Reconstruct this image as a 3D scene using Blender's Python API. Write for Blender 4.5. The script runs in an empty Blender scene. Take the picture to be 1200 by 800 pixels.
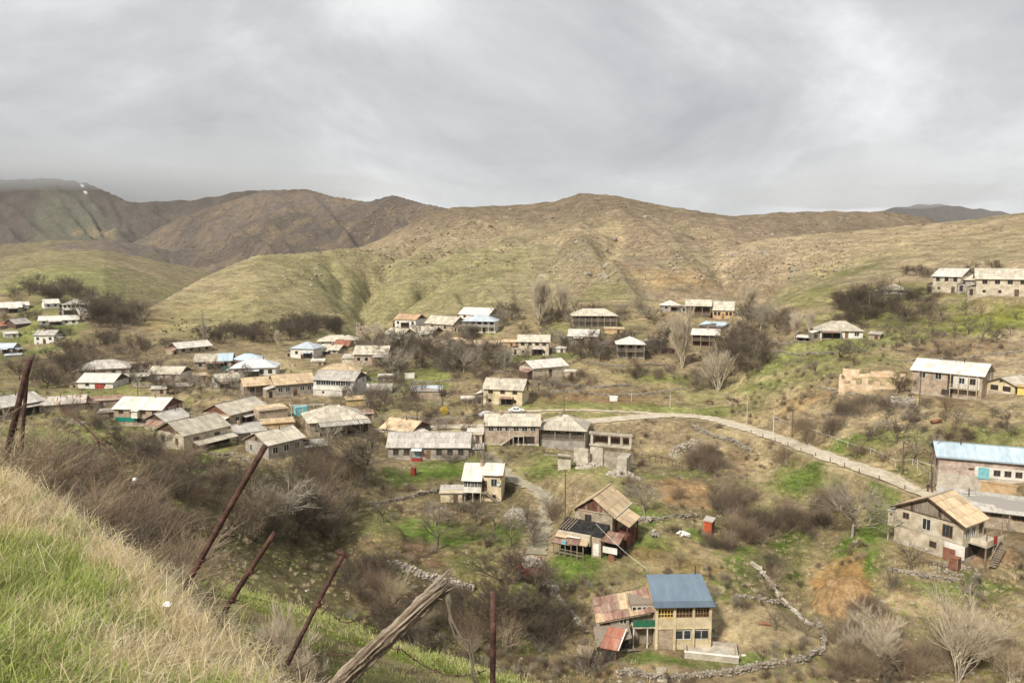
import bpy, bmesh, math, random
import numpy as np
from mathutils import Vector, Matrix
random.seed(7); RNG = np.random.default_rng(11)
R = math.radians
scene = bpy.context.scene
COL = scene.collection

# ------------------------------------------------------------------ camera
F, PITCH = 880.0, math.atan(100/880.0)
cam_d = bpy.data.cameras.new('camera'); cam = bpy.data.objects.new('camera', cam_d); COL.objects.link(cam)
cam_d.sensor_width = 36; cam_d.lens = F/1200*36; cam_d.clip_start = 0.1; cam_d.clip_end = 20000
cam.location = (0, 0, 0); cam.rotation_euler = (math.pi/2-PITCH, 0, 0)
scene.camera = cam
scene.view_settings.view_transform = 'Standard'; scene.view_settings.look = 'None'
scene.view_settings.gamma = 1; scene.view_settings.use_curve_mapping = False
scene.view_settings.exposure = 0.05
scene.cycles.max_bounces = 6; scene.cycles.diffuse_bounces = 2; scene.cycles.volume_bounces = 3
scene.cycles.transparent_max_bounces = 12

# ------------------------------------------------------------------ sky
SUN_EL, SUN_AZ = R(44), R(215)       # azimuth from +Y clockwise: behind us, to the left
world = bpy.data.worlds.new('World'); scene.world = world; world.use_nodes = True
nt = world.node_tree; nt.nodes.clear(); N = nt.nodes.new; L = nt.links.new
def nd(t, **kw):
    n = N(t)
    for k, v in kw.items(): setattr(n, k, v)
    return n
out = nd('ShaderNodeOutputWorld')
sky = nd('ShaderNodeTexSky', sky_type='NISHITA'); sky.sun_disc = False; sky.sun_elevation = SUN_EL; sky.sun_rotation = SUN_AZ
tc = nd('ShaderNodeTexCoord'); cmb = nd('ShaderNodeMapping'); cmb.inputs['Scale'].default_value = (1, 1, 2.0); cmb.inputs['Location'].default_value = (3.1, .4, 1.3); L(tc.outputs['Generated'], cmb.inputs['Vector'])
n1 = nd('ShaderNodeTexNoise'); n1.inputs['Scale'].default_value = 2.4; n1.inputs['Detail'].default_value = 10; n1.inputs['Roughness'].default_value = .58; n1.inputs['Distortion'].default_value = .35
L(cmb.outputs[0], n1.inputs['Vector'])
r1 = nd('ShaderNodeValToRGB'); L(n1.outputs['Fac'], r1.inputs[0])
e = r1.color_ramp.elements; e[0].position = .34; e[0].color = (.47, .48, .50, 1); e[1].position = .66; e[1].color = (.90, .905, .91, 1)
m_ = e.new(.5); m_.color = (.63, .64, .655, 1)
mix = nd('ShaderNodeMixRGB'); mix.inputs[0].default_value = .96
sc_ = nd('ShaderNodeMixRGB', blend_type='MULTIPLY'); sc_.inputs[0].default_value = 1; sc_.inputs[2].default_value = (.1, .1, .1, 1); L(sky.outputs[0], sc_.inputs[1])
L(sc_.outputs[0], mix.inputs[1]); L(r1.outputs[0], mix.inputs[2])
bg = nd('ShaderNodeBackground'); bg.inputs[1].default_value = 1.0; L(mix.outputs[0], bg.inputs[0]); L(bg.outputs[0], out.inputs[0])

sl = bpy.data.lights.new('sun', 'SUN'); sl.energy = 5.0; sl.angle = R(7); sl.color = (1, .93, .82)
sun = bpy.data.objects.new('sun', sl); COL.objects.link(sun)
sd = Vector((math.sin(SUN_AZ)*math.cos(SUN_EL), math.cos(SUN_AZ)*math.cos(SUN_EL), math.sin(SUN_EL)))
sun.rotation_euler = sd.to_track_quat('Z', 'Y').to_euler(); sun.location = sd*400

# ------------------------------------------------------------------ helpers
def pw(px, py, Y):
    """photo pixel + distance along the ground axis -> world point"""
    xc, yc = (px-600)/F, (400-py)/F
    c, s = math.cos(PITCH), math.sin(PITCH)
    fy, fz = c+yc*s, -s+yc*c
    k = Y/fy
    return (xc*k, Y, fz*k)

def hsh(ix, iy, seed):
    n = (ix*374761393 + iy*668265263 + seed*974634541) & 0x7fffffff
    n = ((n ^ (n >> 13))*1274126177) & 0x7fffffff
    n = (n ^ (n >> 16)) & 0xffff
    return n/65535.0
def vnoise(x, y, seed=0):
    x = np.asarray(x, float); y = np.asarray(y, float)
    ix = np.floor(x).astype(np.int64); iy = np.floor(y).astype(np.int64); fx = x-ix; fy = y-iy
    fx = fx*fx*fx*(fx*(fx*6-15)+10); fy = fy*fy*fy*(fy*(fy*6-15)+10)
    a = hsh(ix, iy, seed); b = hsh(ix+1, iy, seed); c = hsh(ix, iy+1, seed); d = hsh(ix+1, iy+1, seed)
    return (a+(b-a)*fx)*(1-fy)+(c+(d-c)*fx)*fy
def fbm(x, y, oct=4, seed=0, gain=.5, ridged=False):
    s = 0; a = 1; t = 0
    for o in range(oct):
        n = vnoise(x*2**o+o*17.3, y*2**o-o*9.1, seed+o)
        if ridged: n = 1-abs(2*n-1)
        s = s+a*n; t += a; a *= gain
    return s/t
def sstep(a, b, x):
    t = np.clip((x-a)/(b-a), 0, 1); return t*t*(3-2*t)

class MB:
    def __init__(s): s.v = []; s.f = []; s.uv = []
    def face(s, pts, uv=None):
        b = len(s.v); s.v += [tuple(p) for p in pts]; s.f.append(tuple(range(b, b+len(pts)))); s.uv.append(uv)
    def box(s, x0, x1, y0, y1, z0, z1):
        b = len(s.v)
        s.v += [(x0,y0,z0),(x1,y0,z0),(x1,y1,z0),(x0,y1,z0),(x0,y0,z1),(x1,y0,z1),(x1,y1,z1),(x0,y1,z1)]
        for f in ((0,3,2,1),(4,5,6,7),(0,1,5,4),(1,2,6,5),(2,3,7,6),(3,0,4,7)): s.f.append(tuple(b+i for i in f)); s.uv.append(None)
        return s
    def hexa(s, p):   # eight corners, bottom 4 then top 4
        b = len(s.v); s.v += [tuple(q) for q in p]
        for f in ((0,3,2,1),(4,5,6,7),(0,1,5,4),(1,2,6,5),(2,3,7,6),(3,0,4,7)): s.f.append(tuple(b+i for i in f)); s.uv.append(None)
        return s
    def bar(s, p, q, w, h=None):
        h = h or w; p = Vector(p); q = Vector(q); d = (q-p).normalized()
        up = Vector((0,0,1)) if abs(d.z) < .95 else Vector((1,0,0))
        a = d.cross(up).normalized()*w/2; c = a.cross(d).normalized()*h/2
        return s.hexa([p-a-c, p+a-c, q+a-c, q-a-c, p-a+c, p+a+c, q+a+c, q-a+c])
    def slab(s, quad, th, uv=None):
        """roof sheet: top quad (ccw seen from above) with thickness downwards"""
        q = [Vector(p) for p in quad]; n = (q[1]-q[0]).cross(q[-1]-q[0]).normalized()*th
        lo = [p-n for p in q]; k = len(q)
        s.face(q, uv); s.face(list(reversed(lo)))
        for i in range(k):
            j = (i+1) % k; s.face([lo[i], lo[j], q[j], q[i]])
        return s
    def tube(s, pts, rad, n=6, cap=True):
        pts = [Vector(p) for p in pts]
        if not hasattr(rad, '__len__'): rad = [rad]*len(pts)
        b = len(s.v)
        for i, p in enumerate(pts):
            d = (pts[min(i+1, len(pts)-1)]-pts[max(i-1, 0)]).normalized()
            up = Vector((0,0,1)) if abs(d.z) < .9 else Vector((1,0,0))
            a = d.cross(up).normalized(); c = a.cross(d)
            for k in range(n):
                t = 2*math.pi*k/n; s.v.append(tuple(p+(a*math.cos(t)+c*math.sin(t))*rad[i]))
        for i in range(len(pts)-1):
            for k in range(n):
                s.f.append((b+i*n+k, b+i*n+(k+1) % n, b+(i+1)*n+(k+1) % n, b+(i+1)*n+k)); s.uv.append(None)
        if cap:
            s.f.append(tuple(b+k for k in reversed(range(n)))); s.uv.append(None)
            e = b+(len(pts)-1)*n; s.f.append(tuple(e+k for k in range(n))); s.uv.append(None)
        return s
    def mesh(s, name):
        me = bpy.data.meshes.new(name); me.from_pydata(s.v, [], s.f)
        if any(u is not None for u in s.uv):
            ul = me.uv_layers.new(name='UVMap'); k = 0
            for f, u in zip(s.f, s.uv):
                for j in range(len(f)):
                    ul.data[k].uv = u[j] if u else (0, 0)
                    k += 1
        me.update(); return me
    def build(s, name, mat, parent=None, smooth=False, loc=None):
        me = s.mesh(name); me.materials.append(mat)
        if smooth: me.polygons.foreach_set('use_smooth', [True]*len(me.polygons))
        return link(name, me, parent, loc)
def link(name, me, parent=None, loc=None):
    o = bpy.data.objects.new(name, me); COL.objects.link(o); o.parent = parent
    if loc is not None: o.location = loc
    return o
def tag(o, label=None, cat=None, group=None, kind=None):
    if label: o['label'] = label
    if cat: o['category'] = cat
    if group: o['group'] = group
    if kind: o['kind'] = kind
    return o
def empty(name, loc, rz=0):
    o = bpy.data.objects.new(name, None); COL.objects.link(o); o.location = loc; o.rotation_euler = (0, 0, rz); o.empty_display_size = .3; return o
def raw_mesh(name, V, Fq, mat, smooth=False):
    """numpy vertices and an (n,k) face array -> mesh data"""
    V = np.asarray(V, np.float32); Fq = np.asarray(Fq, np.int32); k = Fq.shape[1]
    me = bpy.data.meshes.new(name); me.vertices.add(len(V)); me.vertices.foreach_set('co', V.ravel())
    me.loops.add(Fq.size); me.loops.foreach_set('vertex_index', Fq.ravel())
    me.polygons.add(len(Fq)); me.polygons.foreach_set('loop_start', np.arange(0, Fq.size, k, dtype=np.int32))
    if smooth: me.polygons.foreach_set('use_smooth', np.ones(len(Fq), bool))
    me.update(calc_edges=True); me.validate()
    if mat: me.materials.append(mat)
    return me

# ------------------------------------------------------------------ materials
def newmat(name):
    m = bpy.data.materials.new(name); m.use_nodes = True; t = m.node_tree; t.nodes.clear()
    o = t.nodes.new('ShaderNodeOutputMaterial'); b = t.nodes.new('ShaderNodeBsdfPrincipled'); t.links.new(b.outputs[0], o.inputs[0])
    b.inputs['Roughness'].default_value = .9; b.inputs['Specular IOR Level'].default_value = .2
    return m, t, b
def rgb(c, k=1.0): return (min(c[0]*k, 1), min(c[1]*k, 1), min(c[2]*k, 1), 1)
def stained(name, c1, c2, scale=1.5, c3=None, fine=14, rough=.9, bump=.2, spec=.2, lo=.38, hi=.62, metal=0, randv=.12, coord='pos', stretch=None):
    """two-tone weathered surface with a third blotch colour, fine speckle and a little difference from object to object"""
    m, t, b = newmat(name); n = t.nodes.new; l = t.links.new
    if coord == 'pos': g = n('ShaderNodeNewGeometry').outputs['Position']
    else: g = n('ShaderNodeTexCoord').outputs['Object']
    if stretch:
        mp = n('ShaderNodeMapping'); mp.inputs['Scale'].default_value = stretch; l(g, mp.inputs['Vector']); g = mp.outputs[0]
    a = n('ShaderNodeTexNoise'); a.inputs['Scale'].default_value = scale; a.inputs['Detail'].default_value = 5; a.inputs['Roughness'].default_value = .62; l(g, a.inputs['Vector'])
    r = n('ShaderNodeValToRGB'); l(a.outputs['Fac'], r.inputs[0]); e = r.color_ramp.elements
    e[0].position = lo; e[0].color = rgb(c1); e[1].position = hi; e[1].color = rgb(c2)
    if c3: x = e.new(min(hi+.1, .95)); x.color = rgb(c3)
    f = n('ShaderNodeTexNoise'); f.inputs['Scale'].default_value = fine; f.inputs['Detail'].default_value = 3; l(g, f.inputs['Vector'])
    fm = n('ShaderNodeMapRange'); fm.inputs[1].default_value = .3; fm.inputs[2].default_value = .7; fm.inputs[3].default_value = .72; fm.inputs[4].default_value = 1.22; l(f.outputs['Fac'], fm.inputs[0])
    oi = n('ShaderNodeObjectInfo'); om = n('ShaderNodeMapRange'); om.inputs[3].default_value = 1-randv; om.inputs[4].default_value = 1+randv; l(oi.outputs['Random'], om.inputs[0])
    mu = n('ShaderNodeMath'); mu.operation = 'MULTIPLY'; l(fm.outputs[0], mu.inputs[0]); l(om.outputs[0], mu.inputs[1])
    mx = n('ShaderNodeVectorMath'); mx.operation = 'SCALE'; l(r.outputs[0], mx.inputs[0]); l(mu.outputs[0], mx.inputs['Scale'])
    l(mx.outputs[0], b.inputs['Base Color']); b.inputs['Roughness'].default_value = rough; b.inputs['Specular IOR Level'].default_value = spec; b.inputs['Metallic'].default_value = metal
    if bump:
        bp = n('ShaderNodeBump'); bp.inputs['Strength'].default_value = bump; bp.inputs['Distance'].default_value = .05; l(f.outputs['Fac'], bp.inputs['Height']); l(bp.outputs[0], b.inputs['Normal'])
    return m
def roofing(name, c1, c2, streak, rib=.18, sheet=(1.1, 1.75), var=.22, rough=.85, spec=.25, bump=.5, slo=.52, shi=.7):
    """corrugated sheets: ribs down the slope, lapped sheet joints, every sheet weathered a little differently (UV in metres)"""
    m, t, b = newmat(name); n = t.nodes.new; l = t.links.new
    uv = n('ShaderNodeUVMap').outputs[0]; s = n('ShaderNodeSeparateXYZ'); l(uv, s.inputs[0])
    oi = n('ShaderNodeObjectInfo')
    def mth(op, a, bb=None):
        k = n('ShaderNodeMath'); k.operation = op
        for i, x in enumerate((a, bb)):
            if x is None: continue
            if isinstance(x, (int, float)): k.inputs[i].default_value = x
            else: l(x, k.inputs[i])
        return k.outputs[0]
    su = mth('DIVIDE', s.outputs[0], sheet[0]); sv = mth('DIVIDE', s.outputs[1], sheet[1])
    c = n('ShaderNodeCombineXYZ'); l(mth('FLOOR', su), c.inputs[0]); l(mth('FLOOR', sv), c.inputs[1]); l(mth('MULTIPLY', oi.outputs['Random'], 57.0), c.inputs[2])
    wn = n('ShaderNodeTexWhiteNoise'); l(c.outputs[0], wn.inputs['Vector'])
    lap = mth('LESS_THAN', mth('FRACT', sv), .06)
    mp = n('ShaderNodeMapping'); mp.inputs['Scale'].default_value = (1.3, .35, 1); l(uv, mp.inputs['Vector'])
    cc = n('ShaderNodeCombineXYZ'); l(mth('MULTIPLY', oi.outputs['Random'], 91.0), cc.inputs[0]); l(cc.outputs[0], mp.inputs['Location'])
    st = n('ShaderNodeTexNoise'); st.inputs['Scale'].default_value = 1.0; st.inputs['Detail'].default_value = 6; st.inputs['Roughness'].default_value = .65; l(mp.outputs[0], st.inputs['Vector'])
    r = n('ShaderNodeValToRGB'); l(st.outputs['Fac'], r.inputs[0]); e = r.color_ramp.elements
    e[0].position = .36; e[0].color = rgb(c1); e[1].position = slo; e[1].color = rgb(c2); x = e.new(shi); x.color = rgb(streak)
    vm = n('ShaderNodeMapRange'); vm.inputs[3].default_value = 1-var; vm.inputs[4].default_value = 1+var*.6; l(wn.outputs['Value'], vm.inputs[0])
    om = n('ShaderNodeMapRange'); om.inputs[3].default_value = .86; om.inputs[4].default_value = 1.1; l(oi.outputs['Random'], om.inputs[0])
    k = mth('MULTIPLY', mth('MULTIPLY', vm.outputs[0], om.outputs[0]), mth('SUBTRACT', 1.0, mth('MULTIPLY', lap, .3)))
    mx = n('ShaderNodeVectorMath'); mx.operation = 'SCALE'; l(r.outputs[0], mx.inputs[0]); l(k, mx.inputs['Scale']); l(mx.outputs[0], b.inputs['Base Color'])
    w = mth('SINE', mth('MULTIPLY', s.outputs[0], 2*math.pi/rib))
    bp = n('ShaderNodeBump'); bp.inputs['Strength'].default_value = bump; bp.inputs['Distance'].default_value = .04; l(w, bp.inputs['Height']); l(bp.outputs[0], b.inputs['Normal'])
    b.inputs['Roughness'].default_value = rough; b.inputs['Specular IOR Level'].default_value = spec
    return m
def blocks(name, c1, c2, mortar, bw=.5, bh=.25, msize=.02, noise=.5):
    """coursed masonry; the joints are fine relief far below a pixel's reach"""
    m, t, b = newmat(name); n = t.nodes.new; l = t.links.new
    g = n('ShaderNodeTexCoord').outputs['Object']; s = n('ShaderNodeSeparateXYZ'); l(g, s.inputs[0])
    ad = n('ShaderNodeMath'); ad.operation = 'ADD'; l(s.outputs[0], ad.inputs[0]); l(s.outputs[1], ad.inputs[1])
    c = n('ShaderNodeCombineXYZ'); l(ad.outputs[0], c.inputs[0]); l(s.outputs[2], c.inputs[1])
    br = n('ShaderNodeTexBrick'); br.inputs['Scale'].default_value = 1; br.inputs['Brick Width'].default_value = bw; br.inputs['Row Height'].default_value = bh; br.inputs['Mortar Size'].default_value = msize
    br.inputs['Color1'].default_value = rgb(c1); br.inputs['Color2'].default_value = rgb(c2); br.inputs['Mortar'].default_value = rgb(mortar); l(c.outputs[0], br.inputs['Vector'])
    a = n('ShaderNodeTexNoise'); a.inputs['Scale'].default_value = .9; a.inputs['Detail'].default_value = 6; a.inputs['Roughness'].default_value = .65
    gp = n('ShaderNodeNewGeometry'); l(gp.outputs['Position'], a.inputs['Vector'])
    fm = n('ShaderNodeMapRange'); fm.inputs[1].default_value = .3; fm.inputs[2].default_value = .7; fm.inputs[3].default_value = 1-noise; fm.inputs[4].default_value = 1+noise*.6; l(a.outputs['Fac'], fm.inputs[0])
    mx = n('ShaderNodeVectorMath'); mx.operation = 'SCALE'; l(br.outputs[0], mx.inputs[0]); l(fm.outputs[0], mx.inputs['Scale']); l(mx.outputs[0], b.inputs['Base Color'])
    bp = n('ShaderNodeBump'); bp.inputs['Strength'].default_value = .4; bp.inputs['Distance'].default_value = .03; l(br.outputs['Fac'], bp.inputs['Height']); bp.invert = True; l(bp.outputs[0], b.inputs['Normal'])
    return m

M = {}
M['plaster'] = stained('plaster', (.40,.34,.25), (.62,.55,.43), .7, (.70,.64,.53))
M['white'] = stained('whitewash', (.58,.55,.48), (.76,.74,.69), .8, (.80,.78,.74))
M['greywall'] = stained('grey_render', (.26,.235,.20), (.40,.365,.315), .8)
M['cream'] = stained('cream_render', (.52,.43,.27), (.68,.58,.40), .8, (.74,.66,.5))
M['pink'] = blocks('pink_tuff', (.44,.33,.27), (.52,.41,.34), (.48,.42,.36), .5, .3)
M['stone'] = blocks('rubble_stone', (.36,.29,.20), (.50,.42,.31), (.30,.26,.2), .55, .32, .035)
M['brick'] = blocks('tuff_block', (.36,.27,.19), (.46,.36,.27), (.42,.36,.29), .4, .22)
M['ochre'] = stained('ochre_mud', (.42,.28,.15), (.56,.41,.24), 1.0)
M['concrete'] = stained('concrete', (.34,.30,.24), (.52,.47,.39), .8, (.58,.53,.46))
M['darkwood'] = stained('dark_boards', (.07,.045,.035), (.16,.10,.075), 1.0, stretch=(6, 6, .6))
M['greywood'] = stained('grey_boards', (.17,.135,.10), (.32,.27,.22), 1.0, stretch=(6, 6, .6))
M['redwood'] = stained('red_brown_boards', (.10,.04,.03), (.24,.10,.07), 1.0, stretch=(6, 6, .6))
M['palewood'] = stained('pale_timber', (.32,.25,.16), (.48,.40,.29), 2.0)
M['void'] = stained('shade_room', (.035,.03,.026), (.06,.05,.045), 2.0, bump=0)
M['glass'] = newmat('window_glass')[0]; g_ = M['glass'].node_tree.nodes['Principled BSDF']; g_.inputs['Base Color'].default_value = (.03, .035, .04, 1); g_.inputs['Roughness'].default_value = .12; g_.inputs['Specular IOR Level'].default_value = .5
M['frame'] = stained('white_frame', (.55,.53,.48), (.75,.73,.68), 2)
M['brownframe'] = stained('brown_frame', (.16,.09,.05), (.28,.17,.09), 2)
M['yellow'] = stained('yellow_paint', (.62,.40,.10), (.75,.53,.17), 2)
M['green'] = stained('green_paint', (.02,.11,.06), (.035,.16,.09), 2)
M['teal'] = stained('teal_paint', (.01,.17,.13), (.02,.24,.18), 2)
M['turq'] = stained('turquoise_paint', (.16,.42,.46), (.25,.52,.55), 2)
M['redpaint'] = stained('faded_red_paint', (.26,.035,.03), (.38,.07,.05), 2)
M['orangered'] = stained('orange_red_paint', (.36,.07,.03), (.5,.12,.05), 2)
M['rust'] = stained('rusty_sheet', (.16,.065,.04), (.30,.14,.09), 1.5, (.2,.12,.09))
M['rustpipe'] = stained('rusted_pipe', (.045,.022,.018), (.12,.06,.045), 9, (.17,.10,.07), fine=60, bump=.3, rough=.75, spec=.3)
M['r_beige'] = roofing('roof_beige', (.39,.35,.275), (.575,.525,.425), (.40,.32,.23))
M['r_grey'] = roofing('roof_grey', (.354,.330,.295), (.543,.507,.454), (.330,.283,.224))
M['r_pale'] = roofing('roof_pale', (.543,.507,.437), (.732,.690,.614), (.472,.389,.295))
M['r_tan'] = roofing('roof_tan', (.448,.319,.183), (.637,.507,.336), (.472,.260,.130))
M['r_white'] = roofing('roof_white', (.56,.57,.58), (.68,.69,.70), (.5,.48,.45), var=.08)
M['r_bluewhite'] = roofing('roof_blue_white', (.42,.50,.58), (.58,.65,.71), (.50,.52,.52), var=.12, rough=.5)
M['r_skyblue'] = roofing('roof_sky_blue', (.40,.51,.59), (.50,.61,.68), (.58,.66,.69), var=.14, rough=.45, sheet=(1.6, 7))
M['r_steel'] = roofing('roof_steel_blue', (.15,.205,.265), (.175,.235,.295), (.21,.265,.315), var=.03, rough=.4, sheet=(1.2, 20), bump=.12, rib=.4)
M['r_rust'] = roofing('roof_rusty', (.22,.12,.09), (.34,.21,.16), (.46,.38,.30))
M['r_red'] = roofing('roof_red', (.24,.09,.06), (.36,.15,.10), (.34,.22,.17))
M['r_orange'] = roofing('roof_orange', (.42,.24,.13), (.52,.35,.22), (.46,.40,.30))
M['r_mix'] = roofing('roof_white_rust', (.55,.52,.46), (.64,.60,.53), (.30,.16,.09), slo=.5, shi=.58)
M['tar'] = stained('tar_paper', (.018,.018,.019), (.05,.048,.046), 1.2, (.09,.085,.08))
M['rock'] = stained('field_stone', (.22,.19,.15), (.35,.31,.25), 1.0, (.46,.42,.36), fine=5)
M['pale_rock'] = stained('pale_stone', (.34,.30,.24), (.47,.43,.36), 1.0, (.56,.52,.46), fine=5)
M['straw'] = stained('straw', (.42,.31,.14), (.58,.46,.24), 2)
M['post'] = stained('pole_timber', (.10,.075,.055), (.19,.15,.115), 2, coord='obj')
M['metalwhite'] = stained('pale_metal', (.5,.5,.48), (.66,.65,.62), 2)
# ------------------------------------------------------------------ the houses: where they stand, how big, what they look like
HT = []
def H(px, pyb, Y, wpx, hpx, rpx, d, rel, roof, rm, wm, label, **o):
    rel = rel*1.3 if abs(rel) >= 20 and abs(rel) < 36 else rel; HT.append(dict(px=px, py=pyb, Y=Y, wpx=wpx, hpx=hpx, rpx=rpx, d=d, rel=rel, roof=roof, rm=rm, wm=wm, label=label, **o))
# far settlement on the left
H(8, 366, 372, 30, 7, 6, 8, 5, 'gx', 'r_pale', 'greywall', 'long pale-roofed house at the far end of the hamlet, hedge behind', up=3, lo=0)
H(27, 363, 380, 12, 5, 4, 6, 5, 'gx', 'r_pale', 'white', 'tiny pale lean-to house adjoining the long house of the far hamlet', up=1, lo=0)
H(61, 361, 380, 15, 6, 5, 7, 10, 'gx', 'r_pale', 'white', 'small white cottage between bare trees in the far hamlet', up=2, lo=0)
H(89, 368, 368, 27, 12, 5, 9, -12, 'hip', 'r_grey', 'white', 'two-storey hipped house with window band in the far hamlet', up=6, lo=3)
H(69, 380, 352, 40, 6, 5, 8, -8, 'gx', 'r_pale', 'white', 'long low cream-roofed farmhouse above the far green yard', up=5, lo=0)
H(106, 375, 356, 12, 3, 2, 4, -5, 'shed', 'r_pale', 'greywall', 'small open shed at the end of the far hamlet', up=0, lo=0)
H(27, 379, 352, 15, 4, 6, 7, 30, 'gx', 'r_grey', 'darkwood', 'grey-roofed barn with dark gable in the far hamlet', up=0, lo=0, g='darkwood')
H(8, 384, 350, 17, 4, 5, 7, 15, 'gx', 'r_red', 'greywall', 'low red-roofed shed in the far hamlet', up=0, lo=0)
H(52, 404, 332, 20, 10, 6, 8, -22, 'gx', 'r_grey', 'white', 'square white two-storey house alone on the green knoll', up=3, lo=3, g='greywall')
H(4, 414, 318, 18, 7, 5, 7, -20, 'gx', 'r_bluewhite', 'greywall', 'bluish tin-roofed house below the white house on the knoll', up=1, lo=0)
H(15, 419, 312, 16, 3, 2, 5, -5, 'shed', 'r_bluewhite', 'greywall', 'low bluish lean-to shed below the white house on the knoll', up=0, lo=0)
# left cluster
H(122, 442, 240, 54, 11, 8, 10, -6, 'hip', 'r_grey', 'pink', 'pink stone two-storey house with grey hipped roof', up=5, lo=3)
H(112, 455, 226, 36, 8, 9, 9, -24, 'gx', 'r_pale', 'white', 'white-walled barn with dark gable and dark red doors', up=2, lo=0, g='darkwood', doors='redpaint')
H(160, 436, 248, 20, 11, 3, 5, -12, 'shed', 'r_rust', 'darkwood', 'tall dark timber shed beside the pink stone house', up=0, lo=0)
H(157, 446, 236, 30, 7, 3, 5, -10, 'shed', 'r_pale', 'darkwood', 'open-fronted dark shed under pale lean-to roof', up=0, lo=0, open=1)
H(192, 444, 240, 34, 8, 8, 8, -22, 'gx', 'r_beige', 'white', 'beige-roofed cottage with dark gable above the broken wall', up=3, lo=0, g='darkwood')
H(22, 486, 190, 52, 15, 11, 9, 24, 'gx', 'r_grey', 'greywall', 'grey-roofed house with dark left gable behind the tall leaning pole', up=4, lo=0, g='redwood')
H(73, 479, 196, 46, 9, 9, 7, -8, 'gx', 'r_mix', 'brick', 'brown house under a white roof streaked with rust', up=3, lo=0)
H(118, 476, 202, 42, 8, 2, 6, -5, 'shed', 'r_rust', 'brick', 'low flat-roofed brown shed row behind the green-panelled house', up=1, lo=0)
H(162, 498, 190, 50, 21, 13, 10, -26, 'gx', 'r_pale', 'brick', 'two-storey house with teal panel under its windows', up=4, lo=0, g='redwood', extra='teal')
H(209, 499, 188, 26, 12, 11, 7, 32, 'gx', 'r_grey', 'greywall', 'grey shed with dark open gable above the grey plastered barn', up=0, lo=0, g='darkwood')
H(243, 525, 152, 50, 22, 18, 9, 36, 'gx', 'r_beige', 'plaster', 'tall plastered barn with boarded gable and long beige roof', up=2, lo=1, g='darkwood', lean=1)
H(229, 413, 285, 36, 7, 7, 8, 20, 'gx', 'r_pale', 'stone', 'stone house with dark gable beside the tall bare poplar', up=4, lo=0, g='darkwood')
H(250, 431, 252, 40, 10, 9, 8, -8, 'gx', 'r_beige', 'brick', 'brick house with half beige and half pale blue roof', up=4, lo=0, blue=1)
H(289, 426, 268, 32, 6, 4, 8, -8, 'hip', 'r_skyblue', 'white', 'low house with pale blue sheet roof behind the white villa', up=2, lo=0)
H(297, 440, 244, 50, 12, 7, 10, -10, 'hip', 'r_white', 'white', 'white villa with white hipped roof and porch column', up=5, lo=0)
H(354, 421, 285, 26, 12, 6, 9, -22, 'hip', 'r_bluewhite', 'white', 'white house with shiny blue-white roof below the shrub belt', up=2, lo=1)
H(393, 405, 308, 40, 7, 7, 9, -4, 'hip', 'r_beige', 'greywall', 'house under wide cream hipped roof at the foot of the spur', up=4, lo=0)
H(385, 417, 292, 22, 5, 6, 7, -25, 'gx', 'r_beige', 'greywall', 'small dark-walled hut with beige roof under the cream hipped house', up=3, lo=0, g='darkwood')
H(400, 408, 300, 16, 5, 6, 5, -20, 'gx', 'r_red', 'redwood', 'little red-roofed hut beside the cream hipped house', up=0, lo=0, g='redwood')
H(268, 456, 222, 26, 9, 9, 7, 14, 'gx', 'r_beige', 'white', 'small white house with awning beside the patched old roofs', up=2, lo=1)
H(306, 467, 216, 36, 14, 10, 8, 10, 'gx', 'r_tan', 'brick', 'sagging tan-roofed house with washing hung on its porch', up=2, lo=0, gal=1)
H(346, 463, 216, 44, 15, 12, 9, 12, 'gx', 'r_tan', 'greywall', 'rust-stained tan roof house with brown gallery windows', up=5, lo=1, g='greywood')
H(396, 448, 232, 46, 12, 7, 9, -10, 'hip', 'r_tan', 'redwood', 'dark red timber house with tan hipped roof behind glazed gallery', up=3, lo=0)
H(391, 466, 210, 46, 20, 11, 9, -20, 'gx', 'r_grey', 'white', 'house with long glazed upper gallery and white sill band', up=7, lo=2, band=1, g='darkwood')
H(440, 463, 222, 34, 5, 5, 6, -12, 'gx', 'r_grey', 'stone', 'low crumbling stone shed right of the glazed gallery house', up=0, lo=0)
H(292, 495, 180, 42, 17, 14, 9, 34, 'gx', 'r_beige', 'brick', 'brown house with boarded left gable and red fence panels', up=3, lo=2, g='redwood')
H(321, 495, 178, 32, 15, 3, 5, 16, 'shed', 'r_tan', 'brick', 'brick box shed with flat roof beside the boarded gable house', up=0, lo=0)
H(397, 513, 168, 66, 19, 17, 11, 10, 'hip', 'r_beige', 'stone', 'large stone house with beige hipped roof and lean-to porch', up=4, lo=1, lean=1)
H(336, 539, 152, 40, 20, 16, 8, 36, 'gx', 'r_beige', 'greywall', 'grey cottage with boarded gable and three white windows', up=3, lo=0, g='greywood', whitewin=1)
H(371, 534, 156, 24, 10, 5, 5, 10, 'shed', 'r_pale', 'greywall', 'lean-to woodshed attached beside the cottage with three white windows', up=0, lo=0, open=1)
H(294, 510, 166, 32, 6, 6, 6, 18, 'gx', 'r_grey', 'stone', 'low stone cellar with grey roof above the rubble slope', up=0, lo=0)
H(326, 502, 170, 36, 8, 1, 4, 4, 'shed', 'r_tan', 'ochre', 'roofless-looking ochre stone shed behind the grey cottage', up=0, lo=0)
H(418, 477, 200, 22, 8, 3, 4, 8, 'shed', 'r_tan', 'straw', 'straw-coloured clay hut below the glazed gallery house', up=0, lo=0)
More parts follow.
